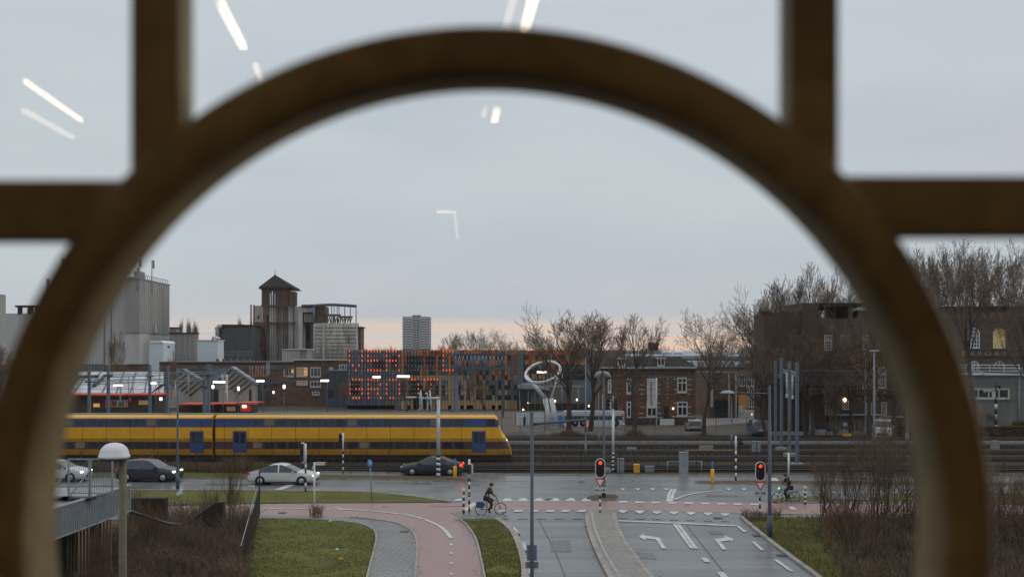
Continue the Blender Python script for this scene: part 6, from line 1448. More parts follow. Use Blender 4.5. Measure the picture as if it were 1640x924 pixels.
for i in range(n):
    p0, p1, p2, p3 = [A + d * (i + f) / n for f in (0, .18, .5, .68)]
    for (q0, q1, h0, h1) in ((p0, p1, 0, .045), (p1, p2, .045, .045), (p2, p3, .045, 0), (p3, A + d * (i + 1) / n, 0, 0)):
        a, c = q0 + ou * h0, q1 + ou * h1; b.add([(a.x, a.y, zb), (c.x, c.y, zb), (c.x, c.y, zt0), (a.x, a.y, zt0)], [(0, 1, 2, 3)], ribm)
b.build('ribbed_edge', t, recalc=False)
b = MB(); b.box(B_.x - 20, B_.x + .02, B_.y, B_.y + .06, zb - .0, zt0, M['zinc']); b.build('end_trim', t)
b = MB()
for (z0_, z1_) in ((zt0, zt0 + .05), (zb - .05, zb)):
    u = ou * .07; b.add([(A.x+u.x, A.y+u.y, z0_), (B_.x+u.x, B_.y+u.y, z0_), (B_.x-u.x, B_.y-u.y, z0_), (A.x-u.x, A.y-u.y, z0_), (A.x+u.x, A.y+u.y, z1_), (B_.x+u.x, B_.y+u.y, z1_), (B_.x-u.x, B_.y-u.y, z1_), (A.x-u.x, A.y-u.y, z1_)], [(0,1,2,3), (4,5,6,7), (0,1,5,4), (1,2,6,5), (2,3,7,6), (3,0,4,7)], M['zinc'])
b.build('edge_cap', t)
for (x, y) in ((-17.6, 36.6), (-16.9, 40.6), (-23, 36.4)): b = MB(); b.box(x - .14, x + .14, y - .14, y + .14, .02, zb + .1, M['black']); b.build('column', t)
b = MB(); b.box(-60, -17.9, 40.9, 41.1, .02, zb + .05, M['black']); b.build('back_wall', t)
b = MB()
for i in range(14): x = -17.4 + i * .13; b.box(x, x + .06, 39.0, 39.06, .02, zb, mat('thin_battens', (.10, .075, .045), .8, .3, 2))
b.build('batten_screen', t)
# steel barrier frames on the deck
for (px0, px1, lab) in ((110, 143, 'steel barrier frame with slanting stay at the left on the deck'), (145, 180, 'steel barrier frame nearest the domed lamp on the deck')):
    Y = 38.5; t = thing('barrier_frame', lab, 'barrier', (W((px0+px1)/2, 0, Y).x, Y, zt0), 'steel frames on the deck'); x0, x1 = W(px0, 0, Y).x, W(px1, 0, Y).x; zt = topz(734, Y); z0 = zt0 - .04
    b = MB()
    for x in (x0, x1): b.box(x - .03, x + .03, Y - .03, Y + .03, z0, zt, M['zinc'])
    b.box(x0, x1, Y - .025, Y + .025, zt - .05, zt, M['zinc']); b.box(x0 + .031, x1 - .031, Y - .02, Y + .02, z0 + .1, z0 + .14, M['zinc']); b.build('frame', t)
    b = MB(); b.tube([(x0, Y, z0 + 1.05), (x0 - .45, Y - .9, z0 + .05)], .025, M['zinc'], 6); b.build('stay', t)
    b = MB(); b.box(x0 - .7, x0 + .5, Y - 1.2, Y - .7, z0, z0 + .10, M['black']); b.build('ballast_block', t)
    b = MB(); xx = x0 + .08
    while xx < x1 - .05: b.box(xx - .005, xx + .005, Y - .005, Y + .005, z0 + .14, zt - .05, M['steel_d']); xx += .07
    b.build('mesh_wire', t)
t = thing('red_white_post', 'small red topped marker post behind the domed lamp pole', 'post', (W(193.5, 0, 66).x, 66, .02))
b = MB(); b.tube([(t.location.x, 66, .02), (t.location.x, 66, topz(752, 66))], .05, M['white'], 8); b.build('post', t); b = MB(); b.tube([(t.location.x, 66, topz(752, 66)), (t.location.x, 66, topz(742, 66))], .055, M['red_on'] if False else M['red'], 8); b.build('reflector', t)
# retaining walls in the scrub
brw = mat('dark_retaining_wall', (.030, .022, .016), .95, .4, 1.5)
b = MB(); b.pbox(207, 798, 264, 838, 50, .5, brw); tag(b.build('retaining_wall'), 'square dark wall end under the verge beside the lamp pole', 'wall')
b = MB(); o = [W(x, y, 47) for x, y in ((294, 840), (345, 805), (357, 804), (357, 845))]; b.prism([(v.x, max(.02, v.z)) for v in o], 47, 47.4, brw); tag(b.build('stair_wall'), 'dark sloping stair wall rising out of the scrub', 'wall')
b = MB(); b.tube([W(200, 815, 43), W(240, 829, 44), W(270, 838, 45), W(290, 840, 46)], .07, M['steel_d'], 6); tag(b.build('handrail'), 'dark handrail running down into the scrub', 'handrail')
# palisade fence seen end on
t = thing('bar_fence', 'dark bar fence running towards the viewer beside the lawn, with a pale top cable', 'fence', (W(405, 0, 48).x, 48, .02))
b = MB(); P0, P1 = G(415, 826), G(392, 935); n = 44
for i in range(n): q = P0 + (P1 - P0) * i / (n-1); b.box(q.x - .02, q.x + .02, q.y - .02, q.y + .02, .02, 1.55, M['black'])
b.build('slat', t)
b = MB(); b.tube([P0 + Vector((-.12, 0, 1.6)), (P0 + P1) / 2 + Vector((-.15, 0, 1.5)), P1 + Vector((-.15, 0, 1.5))], .02, M['zinc'], 6); b.build('cable', t)
b = MB(); b.box(P0.x - .02, P0.x + .04, P0.y, P0.y + .06, .02, 2.5, M['black']); b.build('post', t); b = MB(); b.box(P0.x - .45, P0.x - .1, P0.y - .7, P0.y - .6, 1.65, 1.8, M['offwhite']); b.build('cap', t)
# litter
for (px, py, s, m, lab) in ((288, 790, .42, M['box_w'], 'pale blue plastic bag caught in the scrub twigs'), (294, 806, .2, mat('faded_blue_plastic', (.15, .28, .34), .5, .2, 3), 'small crumpled blue bag below the larger one')):
    b = MB(); rnd = random.Random(px); c = W(px, py, 52); b.lathe(c, [(.02, -s*.5), (s*.28, -s*.3), (s*.34, 0), (s*.15, s*.3), (s*.22, s*.55)], m, 9)
    b.v = [(v[0] + rnd.uniform(-.05, .05) + (v[2]-c.z)*.35, v[1] + rnd.uniform(-.05, .05), v[2] + rnd.uniform(-.04, .04)) for v in b.v]; tag(b.build('plastic_bag'), lab, 'bag')
for (px, py, m, lab) in ((528, 834.5, M['offwhite'], 'white scrap of paper at the upper edge of the lawn'), (539, 880, M['offwhite'], 'pale scrap of litter in the middle of the lawn'), (545, 895, MATS['orange_letter'], 'thin orange strip of litter standing in the lawn')):
    p = G(px, py, .12); b = MB(); b.add([(p.x - .09, p.y, .12), (p.x + .09, p.y - .05, .13), (p.x + .07, p.y + .12, .17), (p.x - .06, p.y + .1, .15), (p.x, p.y + .05, .2)], [(0,1,4), (1,2,4), (2,3,4), (3,0,4), (0,3,2,1)], m); tag(b.build('litter_scrap'), lab, 'litter')
# ================================================================ CYCLISTS
def cyclist(px, ybase, yaw, label, jacket, legs, light=None, seed=0, hat=None):
    p = base_pt(px, ybase); Mx = Matrix.Translation(p) @ Matrix.Rotation(yaw, 4, 'Z')
    bt = thing('bicycle', 'dark town bicycle under ' + label[1], 'bicycle', p); blk = M['black']
    for x in (-.55, .55):
        b = MB(); b.M = Mx; pts = [(x + .335 * math.cos(a), 0, .345 + .335 * math.sin(a)) for a in [2*math.pi*i/20 for i in range(21)]]; b.tube(pts, .022, M['tyre'], 6, cap=False); w = b.build('wheel', bt)
        b = MB(); b.M = Mx
        for i in range(8): a = math.pi * i / 8; b.tube([(x + .32*math.cos(a), 0, .345 + .32*math.sin(a)), (x - .32*math.cos(a), 0, .345 - .32*math.sin(a))], .004, M['zinc'], 3)
        b.build('spoke', w)
    b = MB(); b.M = Mx
    for q in (((-.55,0,.345),(-.12,0,.30)), ((-.12,0,.30),(-.28,0,.86)), ((-.55,0,.345),(-.24,0,.72)), ((-.12,0,.30),(.36,0,.78)), ((-.25,0,.66),(.38,0,.86)), ((.34,0,.95),(.55,0,.345))): b.tube([q[0], q[1]], .02, blk, 6)
    b.build('frame', bt)
    b = MB(); b.M = Mx; b.tube([(.33,0,.95),(.31,0,1.08)], .018, M['zinc'], 6); b.tube([(.14,.28,1.08),(.30,.2,1.10),(.33,0,1.08),(.30,-.2,1.10),(.14,-.28,1.08)], .016, M['zinc'], 6); b.build('handlebar', bt)
    b = MB(); b.M = Mx; b.tube([(-.42,0,.93),(-.30,0,.94),(-.16,0,.93)], [.10,.08,.03], blk, 8); b.build('saddle', bt)
    b = MB(); b.M = Mx; b.box(-.82, -.38, -.07, .07, .74, .76, blk); b.tube([(-.75,0,.75),(-.55,0,.36)], .012, blk, 5); b.build('rack', bt)
    if light is not None: b = MB(); b.M = Mx; b.lathe((.45, 0, .92), [(.02,-.05),(.05,0),(.02,.05)], light, 8, 'X'); b.build('lamp', bt)
    pr = thing('person', label[0], 'person', p)
    J = dict(pel=(-.27,0,1.0), sp=(-.20,0,1.22), ch=(-.08,0,1.43), nk=(-.01,0,1.56), hd=(.05,0,1.66), top=(.06,0,1.78),
             sl=(-.06,.19,1.46), el=(.06,.25,1.22), hl=(.20,.26,1.10), sr=(-.06,-.19,1.46), er=(.06,-.25,1.22), hr=(.20,-.26,1.10),
             pl=(-.25,.10,.96), kl=(.13,.12,.83), al=(-.02,.12,.42), fl=(.14,.13,.36), pr=(-.25,-.10,.96), kr=(.06,-.12,.62), ar=(-.16,-.12,.22), fr=(.0,-.13,.15))
    def skin(name, joints, edges, rad, m, sub=1):
        me = bpy.data.meshes.new(name); ks = list(joints); me.from_pydata([Mx @ Vector(J[k]) - world_loc(pr) for k in ks], [(ks.index(a), ks.index(c)) for a, c in edges], [])
        o = bpy.data.objects.new(name, me); COL.objects.link(o); o.parent = pr; me.materials.append(m)
        sk = o.modifiers.new('skin', 'SKIN'); sk.use_smooth_shade = True
        if not me.skin_vertices: me.skin_vertices.new()
        for i, k in enumerate(ks): me.skin_vertices[0].data[i].radius = (rad[k], rad[k])
        me.skin_vertices[0].data[0].use_root = True
        o.modifiers.new('sub', 'SUBSURF').levels = sub; o.modifiers['sub'].render_levels = sub; return o
    flesh = mat('skin_tone', (.36, .22, .16), .6, .1, 4)
    body = ['pel','sp','ch','nk','hd','top','sl','el','hl','sr','er','hr','pl','kl','al','fl','pr','kr','ar','fr']
    E = [('pel','sp'),('sp','ch'),('ch','nk'),('nk','hd'),('hd','top'),('ch','sl'),('sl','el'),('el','hl'),('ch','sr'),('sr','er'),('er','hr'),('pel','pl'),('pl','kl'),('kl','al'),('al','fl'),('pel','pr'),('pr','kr'),('kr','ar'),('ar','fr')]
    rb = dict(pel=.12, sp=.12, ch=.14, nk=.055, hd=.10, top=.085, sl=.065, el=.045, hl=.035, sr=.065, er=.045, hr=.035, pl=.09, kl=.06, al=.04, fl=.04, pr=.09, kr=.06, ar=.04, fr=.04)
    skin('body', body, E, rb, flesh)
    skin('jacket', ['pel','sp','ch','nk','sl','el','sr','er'], [('pel','sp'),('sp','ch'),('ch','nk'),('ch','sl'),('sl','el'),('ch','sr'),('sr','er')], dict(pel=.155, sp=.16, ch=.175, nk=.08, sl=.09, el=.07, sr=.09, er=.07), jacket)
    J['wl'] = (.17,.26,1.125); J['wr'] = (.17,-.26,1.125)
    skin('sleeve', ['el','wl'], [('el','wl')], dict(el=.068, wl=.05), jacket); skin('sleeve', ['er','wr'], [('er','wr')], dict(er=.068, wr=.05), jacket)
    skin('trousers', ['pel','pl','kl','al','pr','kr','ar'], [('pel','pl'),('pl','kl'),('kl','al'),('pel','pr'),('pr','kr'),('kr','ar')], dict(pel=.15, pl=.115, kl=.082, al=.06, pr=.115, kr=.082, ar=.06), legs)
    skin('shoe', ['al','fl'], [('al','fl')], dict(al=.055, fl=.05), M['black']); skin('shoe', ['ar','fr'], [('ar','fr')], dict(ar=.055, fr=.05), M['black'])
    b = MB(); b.M = Mx; b.lathe((.035, 0, 1.72), [(.118, -.05), (.125, 0), (.11, .06), (.06, .10), (.01, .115)], hat or M['black'], 14); b.build('hat', pr)
    b = MB(); b.M = Mx
    for s in (1, -1): b.lathe((.145, s*.038, 1.69), [(.003,-.008),(.012,0),(.003,.008)], M['black'], 6, 'X')
    b.tube([(.14,0,1.68),(.175,0,1.655)], .016, flesh, 5); b.build('face', pr)
    for s in (1, -1):
        b = MB(); b.M = Mx; hx = Vector((.20, s*.26, 1.10))
        for k in range(4): b.tube([hx + Vector((-.0, (k-1.5)*.022, .015)), hx + Vector((.055, (k-1.5)*.022, .015)), hx + Vector((.065, (k-1.5)*.022, -.03))], .010, flesh, 5)
        b.tube([hx + Vector((-.01, -s*.04, 0)), hx + Vector((.04, -s*.05, -.02))], .011, flesh, 5); b.build('hand', pr)
    return pr
cyclist(786, 825, R(12), ('cyclist in dark clothes with a blue bag, crossing at the end of the grass tongue', 'the rider crossing by the grass tongue'), mat('dark_coat', (.022, .020, .020), .8, .2, 4), mat('dark_trousers', (.030, .026, .028), .85, .2, 4))
pr = [o for o in COL.objects if o.name.startswith('person')][-1]
p = base_pt(786, 825); b = MB(); b.M = Matrix.Translation(p) @ Matrix.Rotation(R(12), 4, 'Z'); b.box(-.80, -.42, -.22, -.08, .45, .76, mat('blue_pannier', (.03, .06, .20), .7, .2, 3)); b.box(-.80, -.42, .08, .22, .45, .76, MATS['blue_pannier']); tag(b.build('pannier_bag'), 'pair of blue pannier bags on the bicycle by the grass tongue', 'bag')
cyclist(1259, 806, R(186), ('cyclist in black seen against the white pole at the road edge', 'the rider by the white pole'), mat('black_coat', (.018, .018, .018), .8, .2, 4), MATS['dark_trousers'], light=mat('green_light', (.1, .8, .2), .4, .1, 3, emit=(.1, 1, .25), estr=4))
# ================================================================ BARE TREES
def grow(seed, height=10, trunk=.34, r0=.20, n1=9, spread=.55, up=.25, levels=5, child=(0, 9, 5, 5, 5, 4), stems=1, crown_w=.5, tipr=.0115, wob=.16, col=('bark', 'twig')):
    rnd = random.Random(seed); tb, cb = MB(), MB()
    def rv(): return Vector((rnd.gauss(0, 1), rnd.gauss(0, 1), rnd.gauss(0, 1)))
    def branch(p, d, L, r, lvl):
        seg = 4 if lvl <= 2 else 3 if lvl < levels else 2; pts = [p]; q = p.copy(); dd = d.copy(); rs = [r]
        for i in range(seg):
            dd = (dd + rv() * wob + Vector((0, 0, up * (.5 if lvl > 1 else .2)))).normalized(); q = q + dd * L / seg; pts.append(q.copy()); rs.append(max(tipr * .6, r * (1 - .62 * (i + 1) / seg)))
        (tb if lvl == 0 else cb).tube(pts, rs, M[col[0]] if lvl < 2 else M[col[1]], 8 if lvl == 0 else 5 if lvl < 3 else 3, cap=False)
        if lvl >= levels: return
        n = child[lvl + 1] if lvl else n1
        for k in range(n):
            f = (.35 if lvl else (.45 if stems == 1 else .1)) + (1 - (.35 if lvl else (.45 if stems == 1 else .1))) * (k + rnd.random() * .8) / n; f = min(f, .99); i = min(int(f * seg), seg - 1); a = pts[i].lerp(pts[i+1], f * seg - i)
            ax = (pts[i+1] - pts[i]).normalized(); side = rv(); side = (side - ax * side.dot(ax)).normalized()
            ang = spread * rnd.uniform(.7, 1.35); nd = (ax * math.cos(ang) + side * math.sin(ang)).normalized()
            rr = max(tipr, rs[i] * rnd.uniform(.42, .6)); branch(a, nd, L * rnd.uniform(.48, .72) * (1.15 - .35 * f), rr, lvl + 1)
    for s in range(stems):
        d = Vector((rnd.gauss(0, .05), rnd.gauss(0, .05), 1)) if stems == 1 else Vector((rnd.uniform(-.6, .6), rnd.uniform(-.6, .6), 1))
        branch(Vector((rnd.uniform(-.02, .02) * height * (stems > 1) * 4, rnd.uniform(-.02, .02) * height * (stems > 1) * 4, 0)), d.normalized(), height * (.52 if stems == 1 else rnd.uniform(.4, .6)), r0 * (1 if stems == 1 else rnd.uniform(.6, 1)), 0)
    return tb, cb
PROTO = {}
def proto(key, **kw):
    tb, cb = grow(**kw)
    zs = max(v[2] for v in cb.v); xs = sorted(abs(v[0]) for v in cb.v); hw = xs[int(len(xs) * .97)]
    t = bpy.data.objects.new('proto', None)
    mt = tb.build('trunk', None, recalc=False, keep=True); mc = cb.build('crown', None, recalc=False, keep=True)
    PROTO[key] = (mt.data, mc.data, zs, hw)
    for o in (mt, mc): COL.objects.unlink(o); bpy.data.objects.remove(o)
def tree(key, px, ytop, Y, hwpx, label, group=None, name='bare_tree', rot=None, cat='tree', lean=0, zbase=.02):
    mt, mc, zs, hw = PROTO[key]; x = (px - CX) / F * Y
    h = topz(ytop, Y) - zbase; t = thing(name, label, cat, (x, Y, zbase), group); sz = h / zs; sx = (hwpx / F * Y) / hw
    t.scale = (sx, sx, sz); t.rotation_euler = (0, lean, rot if rot is not None else random.uniform(0, 6.28))
    for nm, me in (('trunk', mt), ('crown', mc)):
        o = bpy.data.objects.new(nm, me); COL.objects.link(o); o.parent = t
    return t
proto('plane', seed=3, n1=11, spread=.62, up=.30, levels=5, child=(0, 11, 5, 4, 4, 2))
proto('oak', seed=11, n1=12, spread=.72, up=.22, levels=5, child=(0, 12, 5, 4, 4, 2))
proto('round', seed=23, n1=13, spread=.60, up=.34, levels=5, child=(0, 13, 4, 4, 4, 2))
proto('open', seed=31, n1=8, spread=.58, up=.36, levels=5, child=(0, 8, 5, 4, 4, 2), r0=.22)
proto('fine', seed=41, n1=12, spread=.5, up=.38, levels=4, child=(0, 12, 6, 6, 4), r0=.10, tipr=.013, col=('bark', 'twig_p'))
proto('poplar', seed=51, n1=26, spread=.30, up=.5, levels=3, child=(0, 26, 6, 5), r0=.15, tipr=.03, col=('bark', 'twig_p'))
proto('shrub', seed=61, n1=6, stems=8, spread=.45, up=.35, levels=4, child=(0, 6, 4, 4, 3), r0=.085, tipr=.009, col=('bark', 'twig'), wob=.14)
proto('shrub_b', seed=62, n1=6, stems=6, spread=.52, up=.40, levels=4, child=(0, 6, 5, 4, 3), r0=.10, tipr=.009, col=('bark', 'twig_b'), wob=.16)
rand_state = random.seed(99)
gA = 'bare trees along the car park'; gB = 'tall bare trees behind the brick works on the right'; gC = 'bare trees behind the coloured facade'
tree('plane', 911, 484, 116, 66, 'big bare tree with a leaning trunk right of the ring sculpture', gA)
tree('round', 945, 497, 122, 46, 'bare tree standing close behind the big leaning one', gA)
tree('open', 1017, 500, 112.5, 50, 'bare tree with an open crown before the villa banner', gA)
tree('oak', 1127, 488, 112.5, 52, 'bare tree right behind the silver parked hatchback', gA)
tree('round', 1226, 540, 113.5, 46, 'fine twigged brown tree behind the blue people carrier', gA)
tree('plane', 1392, 478, 110.5, 52, 'thick dark tree with a few last orange leaves before the cigar works', gA)
for i, (k, px, yt, hw, Y) in enumerate((('round', 1262, 540, 40, 121.5), ('oak', 1302, 548, 42, 114.5), ('round', 1338, 556, 40, 113.2), ('open', 1430, 500, 44, 112), ('plane', 1362, 520, 40, 114.8), ('fine', 1322, 590, 30, 112.4), ('round', 1290, 520, 44, 115.6))):
    tree(k, px, yt, Y, hw, ['fine bare tree behind the four steel masts', 'fine bare tree veiling the corner of the cigar works', 'fine bare tree veiling the letters of the cigar works', 'bare tree beside the ring before the cigar works', 'bare tree between the two arched door lamps and the tall masts', 'reddish young tree behind the grey skips', 'broad fine tree over the joint of the two cigar works walls'][i], gA)
tree('open', 1562, 395, 116.5, 48, 'tall forking tree before the arched windows of the export works', gA)
tree('oak', 1650, 400, 114, 46, 'tall bare tree at the picture edge before the export works', gA)
for i, (k, px, yt, hw) in enumerate((('oak', 1196, 480, 44), ('plane', 1228, 452, 46), ('round', 1262, 436, 44), ('open', 1300, 418, 44), ('plane', 1338, 432, 44), ('oak', 1376, 425, 46), ('round', 1462, 386, 46), ('plane', 1500, 384, 44), ('open', 1536, 378, 46), ('round', 1588, 384, 46), ('plane', 1620, 380, 46), ('oak', 1668, 378, 50))):
    tree(k, px, yt, 160 + (i % 3) * 5, hw * 1.05, ['first and lowest bare tree left of the spiked parapet', 'bare tree rising over the left pinnacle of the cigar works', 'bare tree above the middle of the spiked parapet', 'tallest bare tree, above the right pinnacles', 'bare tree behind the roof room of the cigar works',
        'bare tree half behind the window ring above the cigar works', 'bare tree just outside the ring, left end of the export works roof', 'second bare tree above the export works roof counting from the ring', 'third bare tree above the export works roof counting from the ring',
        'fourth bare tree above the export works roof counting from the ring', 'fifth bare tree above the export works roof counting from the ring', 'last bare tree above the export works roof, cut by the picture edge'][i], gB)
for i, (k, px, yt, hw) in enumerate((('round', 722, 528, 20), ('plane', 762, 521, 28), ('oak', 795, 522, 24), ('round', 826, 548, 12), ('oak', 873, 531, 22), ('plane', 905, 540, 30), ('round', 938, 545, 26))):
    tree(k, px, yt, 232 + i, hw, ['small bare tree right of the apartment tower over the facade', 'broad bare tree above the middle of the coloured facade', 'fan shaped bare tree above the gantry', 'tiny bare treetop between the facade and its orange wing', 'dark rounded bare tree over the orange wing', 'low bare tree behind the big leaning tree', 'low dense bare tree behind the second tree'][i], gC)
for i, (px, yt, Y) in enumerate(((283, 507, 380), (303, 505, 380), (318, 509, 380), (393, 503, 380), (401, 509, 385), (276, 514, 380))):
    tree('poplar', px, yt, Y, 7, ['slim poplar nearest the grey silos but one', 'slim poplar over the low grey shed', 'third slim poplar, above the white plant room', 'slim poplar left of the derelict tower', 'shorter slim poplar touching the derelict tower', 'shortest slim poplar, against the silo edge'][i], 'poplars on the horizon', 'poplar_tree')
tree('fine', 192, 526, 186, 17, 'slender reddish bare tree before the silo works', None); tree('fine', 272, 560, 160, 12, 'thin bare tree before the pale gabled tower', None)
tree('round', 4, 548, 170, 22, 'brown bare tree at the picture edge below the pale factory block', None)
for i, (px, yt) in enumerate(((464, 588), (552, 600), (654, 590), (693, 606), (748, 590), (780, 600))):
    tree('fine', px, yt, 128, 13, ['young street tree before the brick works', 'young street tree before the slatted hall', 'young street tree right of the light letters', 'young street tree left of the gantry', 'young street tree under the gantry', 'young street tree before the tan panels'][i], 'young street trees before the facade')
tree('fine', 1580, 655, 115.3, 22, 'small spreading bare tree against the grey signal house', None)
# last leaves on the dark tree
lt = [o for o in COL.objects if o.get('label', '').startswith('thick dark tree')][0]; rnd = random.Random(8); b = MB(); om = mat('last_leaves', (.22, .10, .02), .8, .5, 1)
for i in range(900):
    c = W(rnd.gauss(1392, 16), rnd.uniform(560, 640) + rnd.gauss(0, 12), 110.5 + rnd.uniform(-1.5, 1.5)); u = Vector((rnd.gauss(0,1), rnd.gauss(0,1), rnd.gauss(0,1))).normalized() * .09; v = u.orthogonal().normalized() * .07
    b.add([c - u, c + v, c + u, c - v], [(0, 1, 2, 3)], om)
o = b.build('last_leaves', None, recalc=False); 
bpy.context.view_layer.update(); o.parent = lt; o.matrix_parent_inverse = lt.matrix_world.inverted()
# far wood on the horizon
b = MB(); rnd = random.Random(77)
def far_wood(x0, x1, ytop, Y, n):
    for i in range(n):
        px = rnd.uniform(x0, x1); h = topz(ytop + rnd.uniform(-3, 6) + 3 * math.sin(px * .07) , Y); x = (px - CX) / F * Y; y = Y + rnd.uniform(-8, 8)
        for k in range(16):
            a = Vector((x + rnd.gauss(0, 2.2), y + rnd.gauss(0, 2), h * rnd.uniform(.25, .75))); c = a + Vector((rnd.gauss(0, 1.3), rnd.gauss(0, 1), rnd.uniform(1.2, 3.6))); c.z = min(c.z, h)
            b.tube([a, c], .09, M['twig'], 3, .02, cap=False)
        b.tube([(x, y, 0), (x + rnd.gauss(0, .5), y, h * .8)], .22, M['bark'], 4, .06, cap=False)
far_wood(560, 720, 549, 430, 90); far_wood(940, 1240, 551, 360, 210); far_wood(820, 940, 556, 380, 60); far_wood(1180, 1230, 545, 300, 60)
o = b.build('far_wood', recalc=False); tag(o, 'distant bare wood along the horizon behind the roofs', None, kind='stuff')
leafy_box('conifer', 'small dark evergreen top above the villa roof', 'tree', W(1040, 0, 260).x, W(1054, 0, 260).x, 260, 262, .02, topz(551, 260), 900, mat('dark_evergreen', (.018, .022, .014), .95, .4, .6), .5, 4)
# mounds of brown growth round the trunks
for (px, yt, w, Y, lab, sd) in ((912, 686, 30, 114.5, 'brown thicket round the foot of the big leaning tree', 1), (1017, 683, 24, 111, 'dark thicket round the foot of the open crowned tree', 2), (1128, 692, 24, 111, 'low thicket round the foot of the tree by the silver hatchback', 3)):
    rnd = random.Random(sd); b = MB(); x = (px - CX) / F * Y; hh = topz(yt, Y); ww = w / F * Y
    for i in range(700):
        q = Vector((x + rnd.gauss(0, ww * .45), Y + rnd.gauss(0, .7), .02)); e = q + Vector((rnd.gauss(0, .35), rnd.gauss(0, .3), hh * rnd.uniform(.3, 1.0) * max(.25, 1 - abs(q.x - x) / ww)))
        b.tube([q, (q + e) / 2 + Vector((rnd.gauss(0, .08), 0, .1)), e], .02, rnd.choice([M['twig'], M['twig_b'], M['twig'], leafl]), 3, .008, cap=False)
    tag(b.build('thicket', recalc=False), lab, 'bush')
# shrubs on the right slope and in the lower left scrub
gs = 'bare shrubs on the grass slope'
for i, (k, px, yb, yt, hw) in enumerate((('shrub', 1402, 866, 640, 62), ('shrub_b', 1352, 842, 690, 40), ('shrub', 1318, 826, 722, 30), ('shrub_b', 1445, 850, 668, 46), ('shrub', 1478, 880, 690, 46), ('shrub_b', 1372, 900, 760, 44), ('shrub', 1600, 860, 730, 50), ('shrub_b', 1650, 900, 740, 60), ('shrub', 1560, 905, 770, 50))):
    tree(k, px, yt, GY(yb, .09), hw * 1.1, ['largest bare shrub, forking low on the slope beside the ring', 'bare shrub with many arching stems left of the largest one', 'smallest bare shrub by the short striped post', 'dense bare shrub between the largest one and the ring', 'bare shrub touching the window ring', 'low brown shrub in front of the largest one', 'bare shrub seen outside the ring', 'bare shrub at the picture edge outside the ring', 'low shrub just outside the ring'][i], gs, 'bare_shrub', cat='shrub', zbase=.09)
gl = 'thin shrubs in the scrub by the deck'
for i, (k, px, yb, yt, hw) in enumerate((('shrub_b', 366, 860, 726, 22), ('shrub', 336, 850, 770, 22), ('shrub_b', 240, 900, 790, 26), ('shrub', 300, 905, 815, 30), ('shrub_b', 152, 1000, 830, 30), ('shrub', 385, 880, 800, 18), ('shrub', 218, 860, 770, 16))):
    tree(k, px, yt, GY(yb, .06), hw, ['tallest thin shrub rising before the silver coupe', 'thin shrub left of the tallest one', 'orange stemmed shrub right of the domed lamp pole', 'tangled shrub in the middle of the scrub', 'shrub before the batten screen under the deck', 'small shrub beside the bar fence', 'thin shrub at the corner of the deck'][i], gl, 'bare_shrub', cat='shrub', zbase=.06)
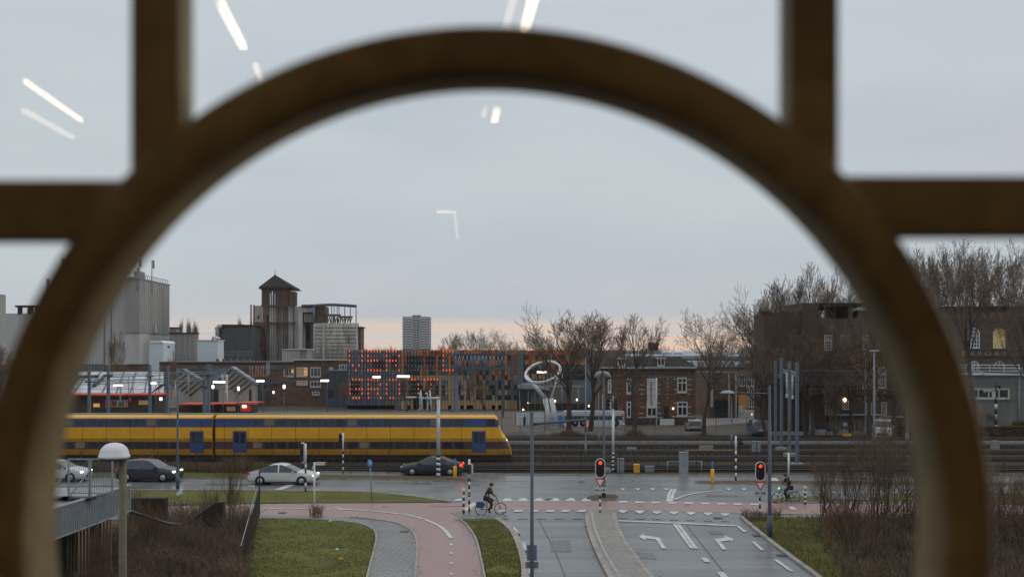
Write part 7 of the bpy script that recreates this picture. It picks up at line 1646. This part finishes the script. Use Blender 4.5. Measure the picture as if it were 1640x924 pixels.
def scrub(name, poly, n, h0, h1, label, seed, cols, z=.06, r=.011, dens=None):
    rnd = random.Random(seed); wp = gpoly(poly); xs = [x for x, y in wp]; ys = [y for x, y in wp]; b = MB(); k = t = 0
    while k < n and t < n * 10:
        t += 1; y = 1 / rnd.uniform(1 / max(ys), 1 / min(ys)); x = rnd.uniform(min(xs), max(xs))
        if not inside(x, y, wp): continue
        cl = .5 + .5 * math.sin(x * 1.3 + math.sin(y * .9) * 2) * math.cos(y * .8 + x * .4)
        if rnd.random() > .35 + .65 * cl: continue
        k += 1; h = rnd.uniform(h0, h1) * (.45 + .75 * cl); a = rnd.uniform(0, 6.28); l = rnd.uniform(.1, .6) * h
        p = Vector((x, y, z - .02)); q = p + Vector((math.cos(a) * l * .35, math.sin(a) * l * .35, h * .62)); e = p + Vector((math.cos(a) * l, math.sin(a) * l, h * rnd.uniform(.7, 1)))
        m = rnd.choice(cols); b.tube([p, q, e], r * rnd.uniform(.6, 1.5), m, 3, .004, cap=False)
        if rnd.random() < .6:
            for s in range(2): f = q.lerp(e, rnd.random() * .6); b.tube([f, f + Vector((rnd.gauss(0, .18), rnd.gauss(0, .18), rnd.uniform(.05, .35)))], r * .6, m, 3, .003, cap=False)
    o = b.build(name, recalc=False); tag(o, label, None, kind='stuff'); return o
sc = [M['twig'], M['twig_b'], M['twig'], mat('dry_stems', (.13, .095, .05), .95, .4, 1), M['bark']]
scrub('undergrowth', [(206, 842), (300, 838), (412, 834), (404, 868), (396, 924), (390, 1060), (120, 1060), (160, 900)], 11000, .5, 1.7, 'dense brown scrub of thin stems between the deck and the bar fence', 5, sc)
scrub('undergrowth', [(262, 808), (410, 808), (412, 832), (262, 836)], 160, .3, .9, 'sparse stems along the verge above the scrub', 6, sc)
scrub('undergrowth', [(1300, 856), (1330, 838), (1480, 832), (1800, 832), (1900, 1060), (1520, 1060), (1400, 980), (1345, 924)], 15000, .4, 1.5, 'dense brown scrub covering the slope beside the ring', 7, sc, z=.09)
scrub('dry_reeds', [(140, 756), (450, 756), (450, 759.5), (140, 758)], 1400, .6, 1.5, 'band of dry straw coloured reeds along the track side fence', 9, [MATS['dry_stems'], mat('straw', (.22, .15, .08), .9, .3, 1), M['twig_b']], z=.02, r=.014)
scrub('verge_weeds', [(1188, 826), (1250, 826), (1250, 834), (1196, 838)], 260, .2, .7, 'weeds growing at the corner kerb of the grass slope', 10, sc, z=.06)
scrub('verge_weeds', [(496, 824), (516, 824), (516, 830), (496, 830)], 90, .2, .6, 'tuft of dry weeds at the foot of the white finger post', 12, sc, z=.09)

# ================================================================ THE AIR
hz = bpy.data.materials.new('haze_air'); hz.use_nodes = True; N, L = hz.node_tree.nodes, hz.node_tree.links; N.clear()
ho = N.new('ShaderNodeOutputMaterial'); hv = N.new('ShaderNodeVolumePrincipled'); hv.inputs['Density'].default_value = .00012; hv.inputs['Color'].default_value = (.93, .93, .95, 1); hv.inputs['Anisotropy'].default_value = 0
L.new(hv.outputs[0], ho.inputs['Volume'])
b = MB(); b.box(-900, 900, -55, 1200, -1, 62, hz); o = b.build('haze'); o['kind'] = 'stuff'; o['label'] = 'thin pale evening haze over the whole scene'
SC.cycles.volume_bounces = 0; SC.cycles.volume_max_steps = 64; SC.cycles.volume_step_rate = 4
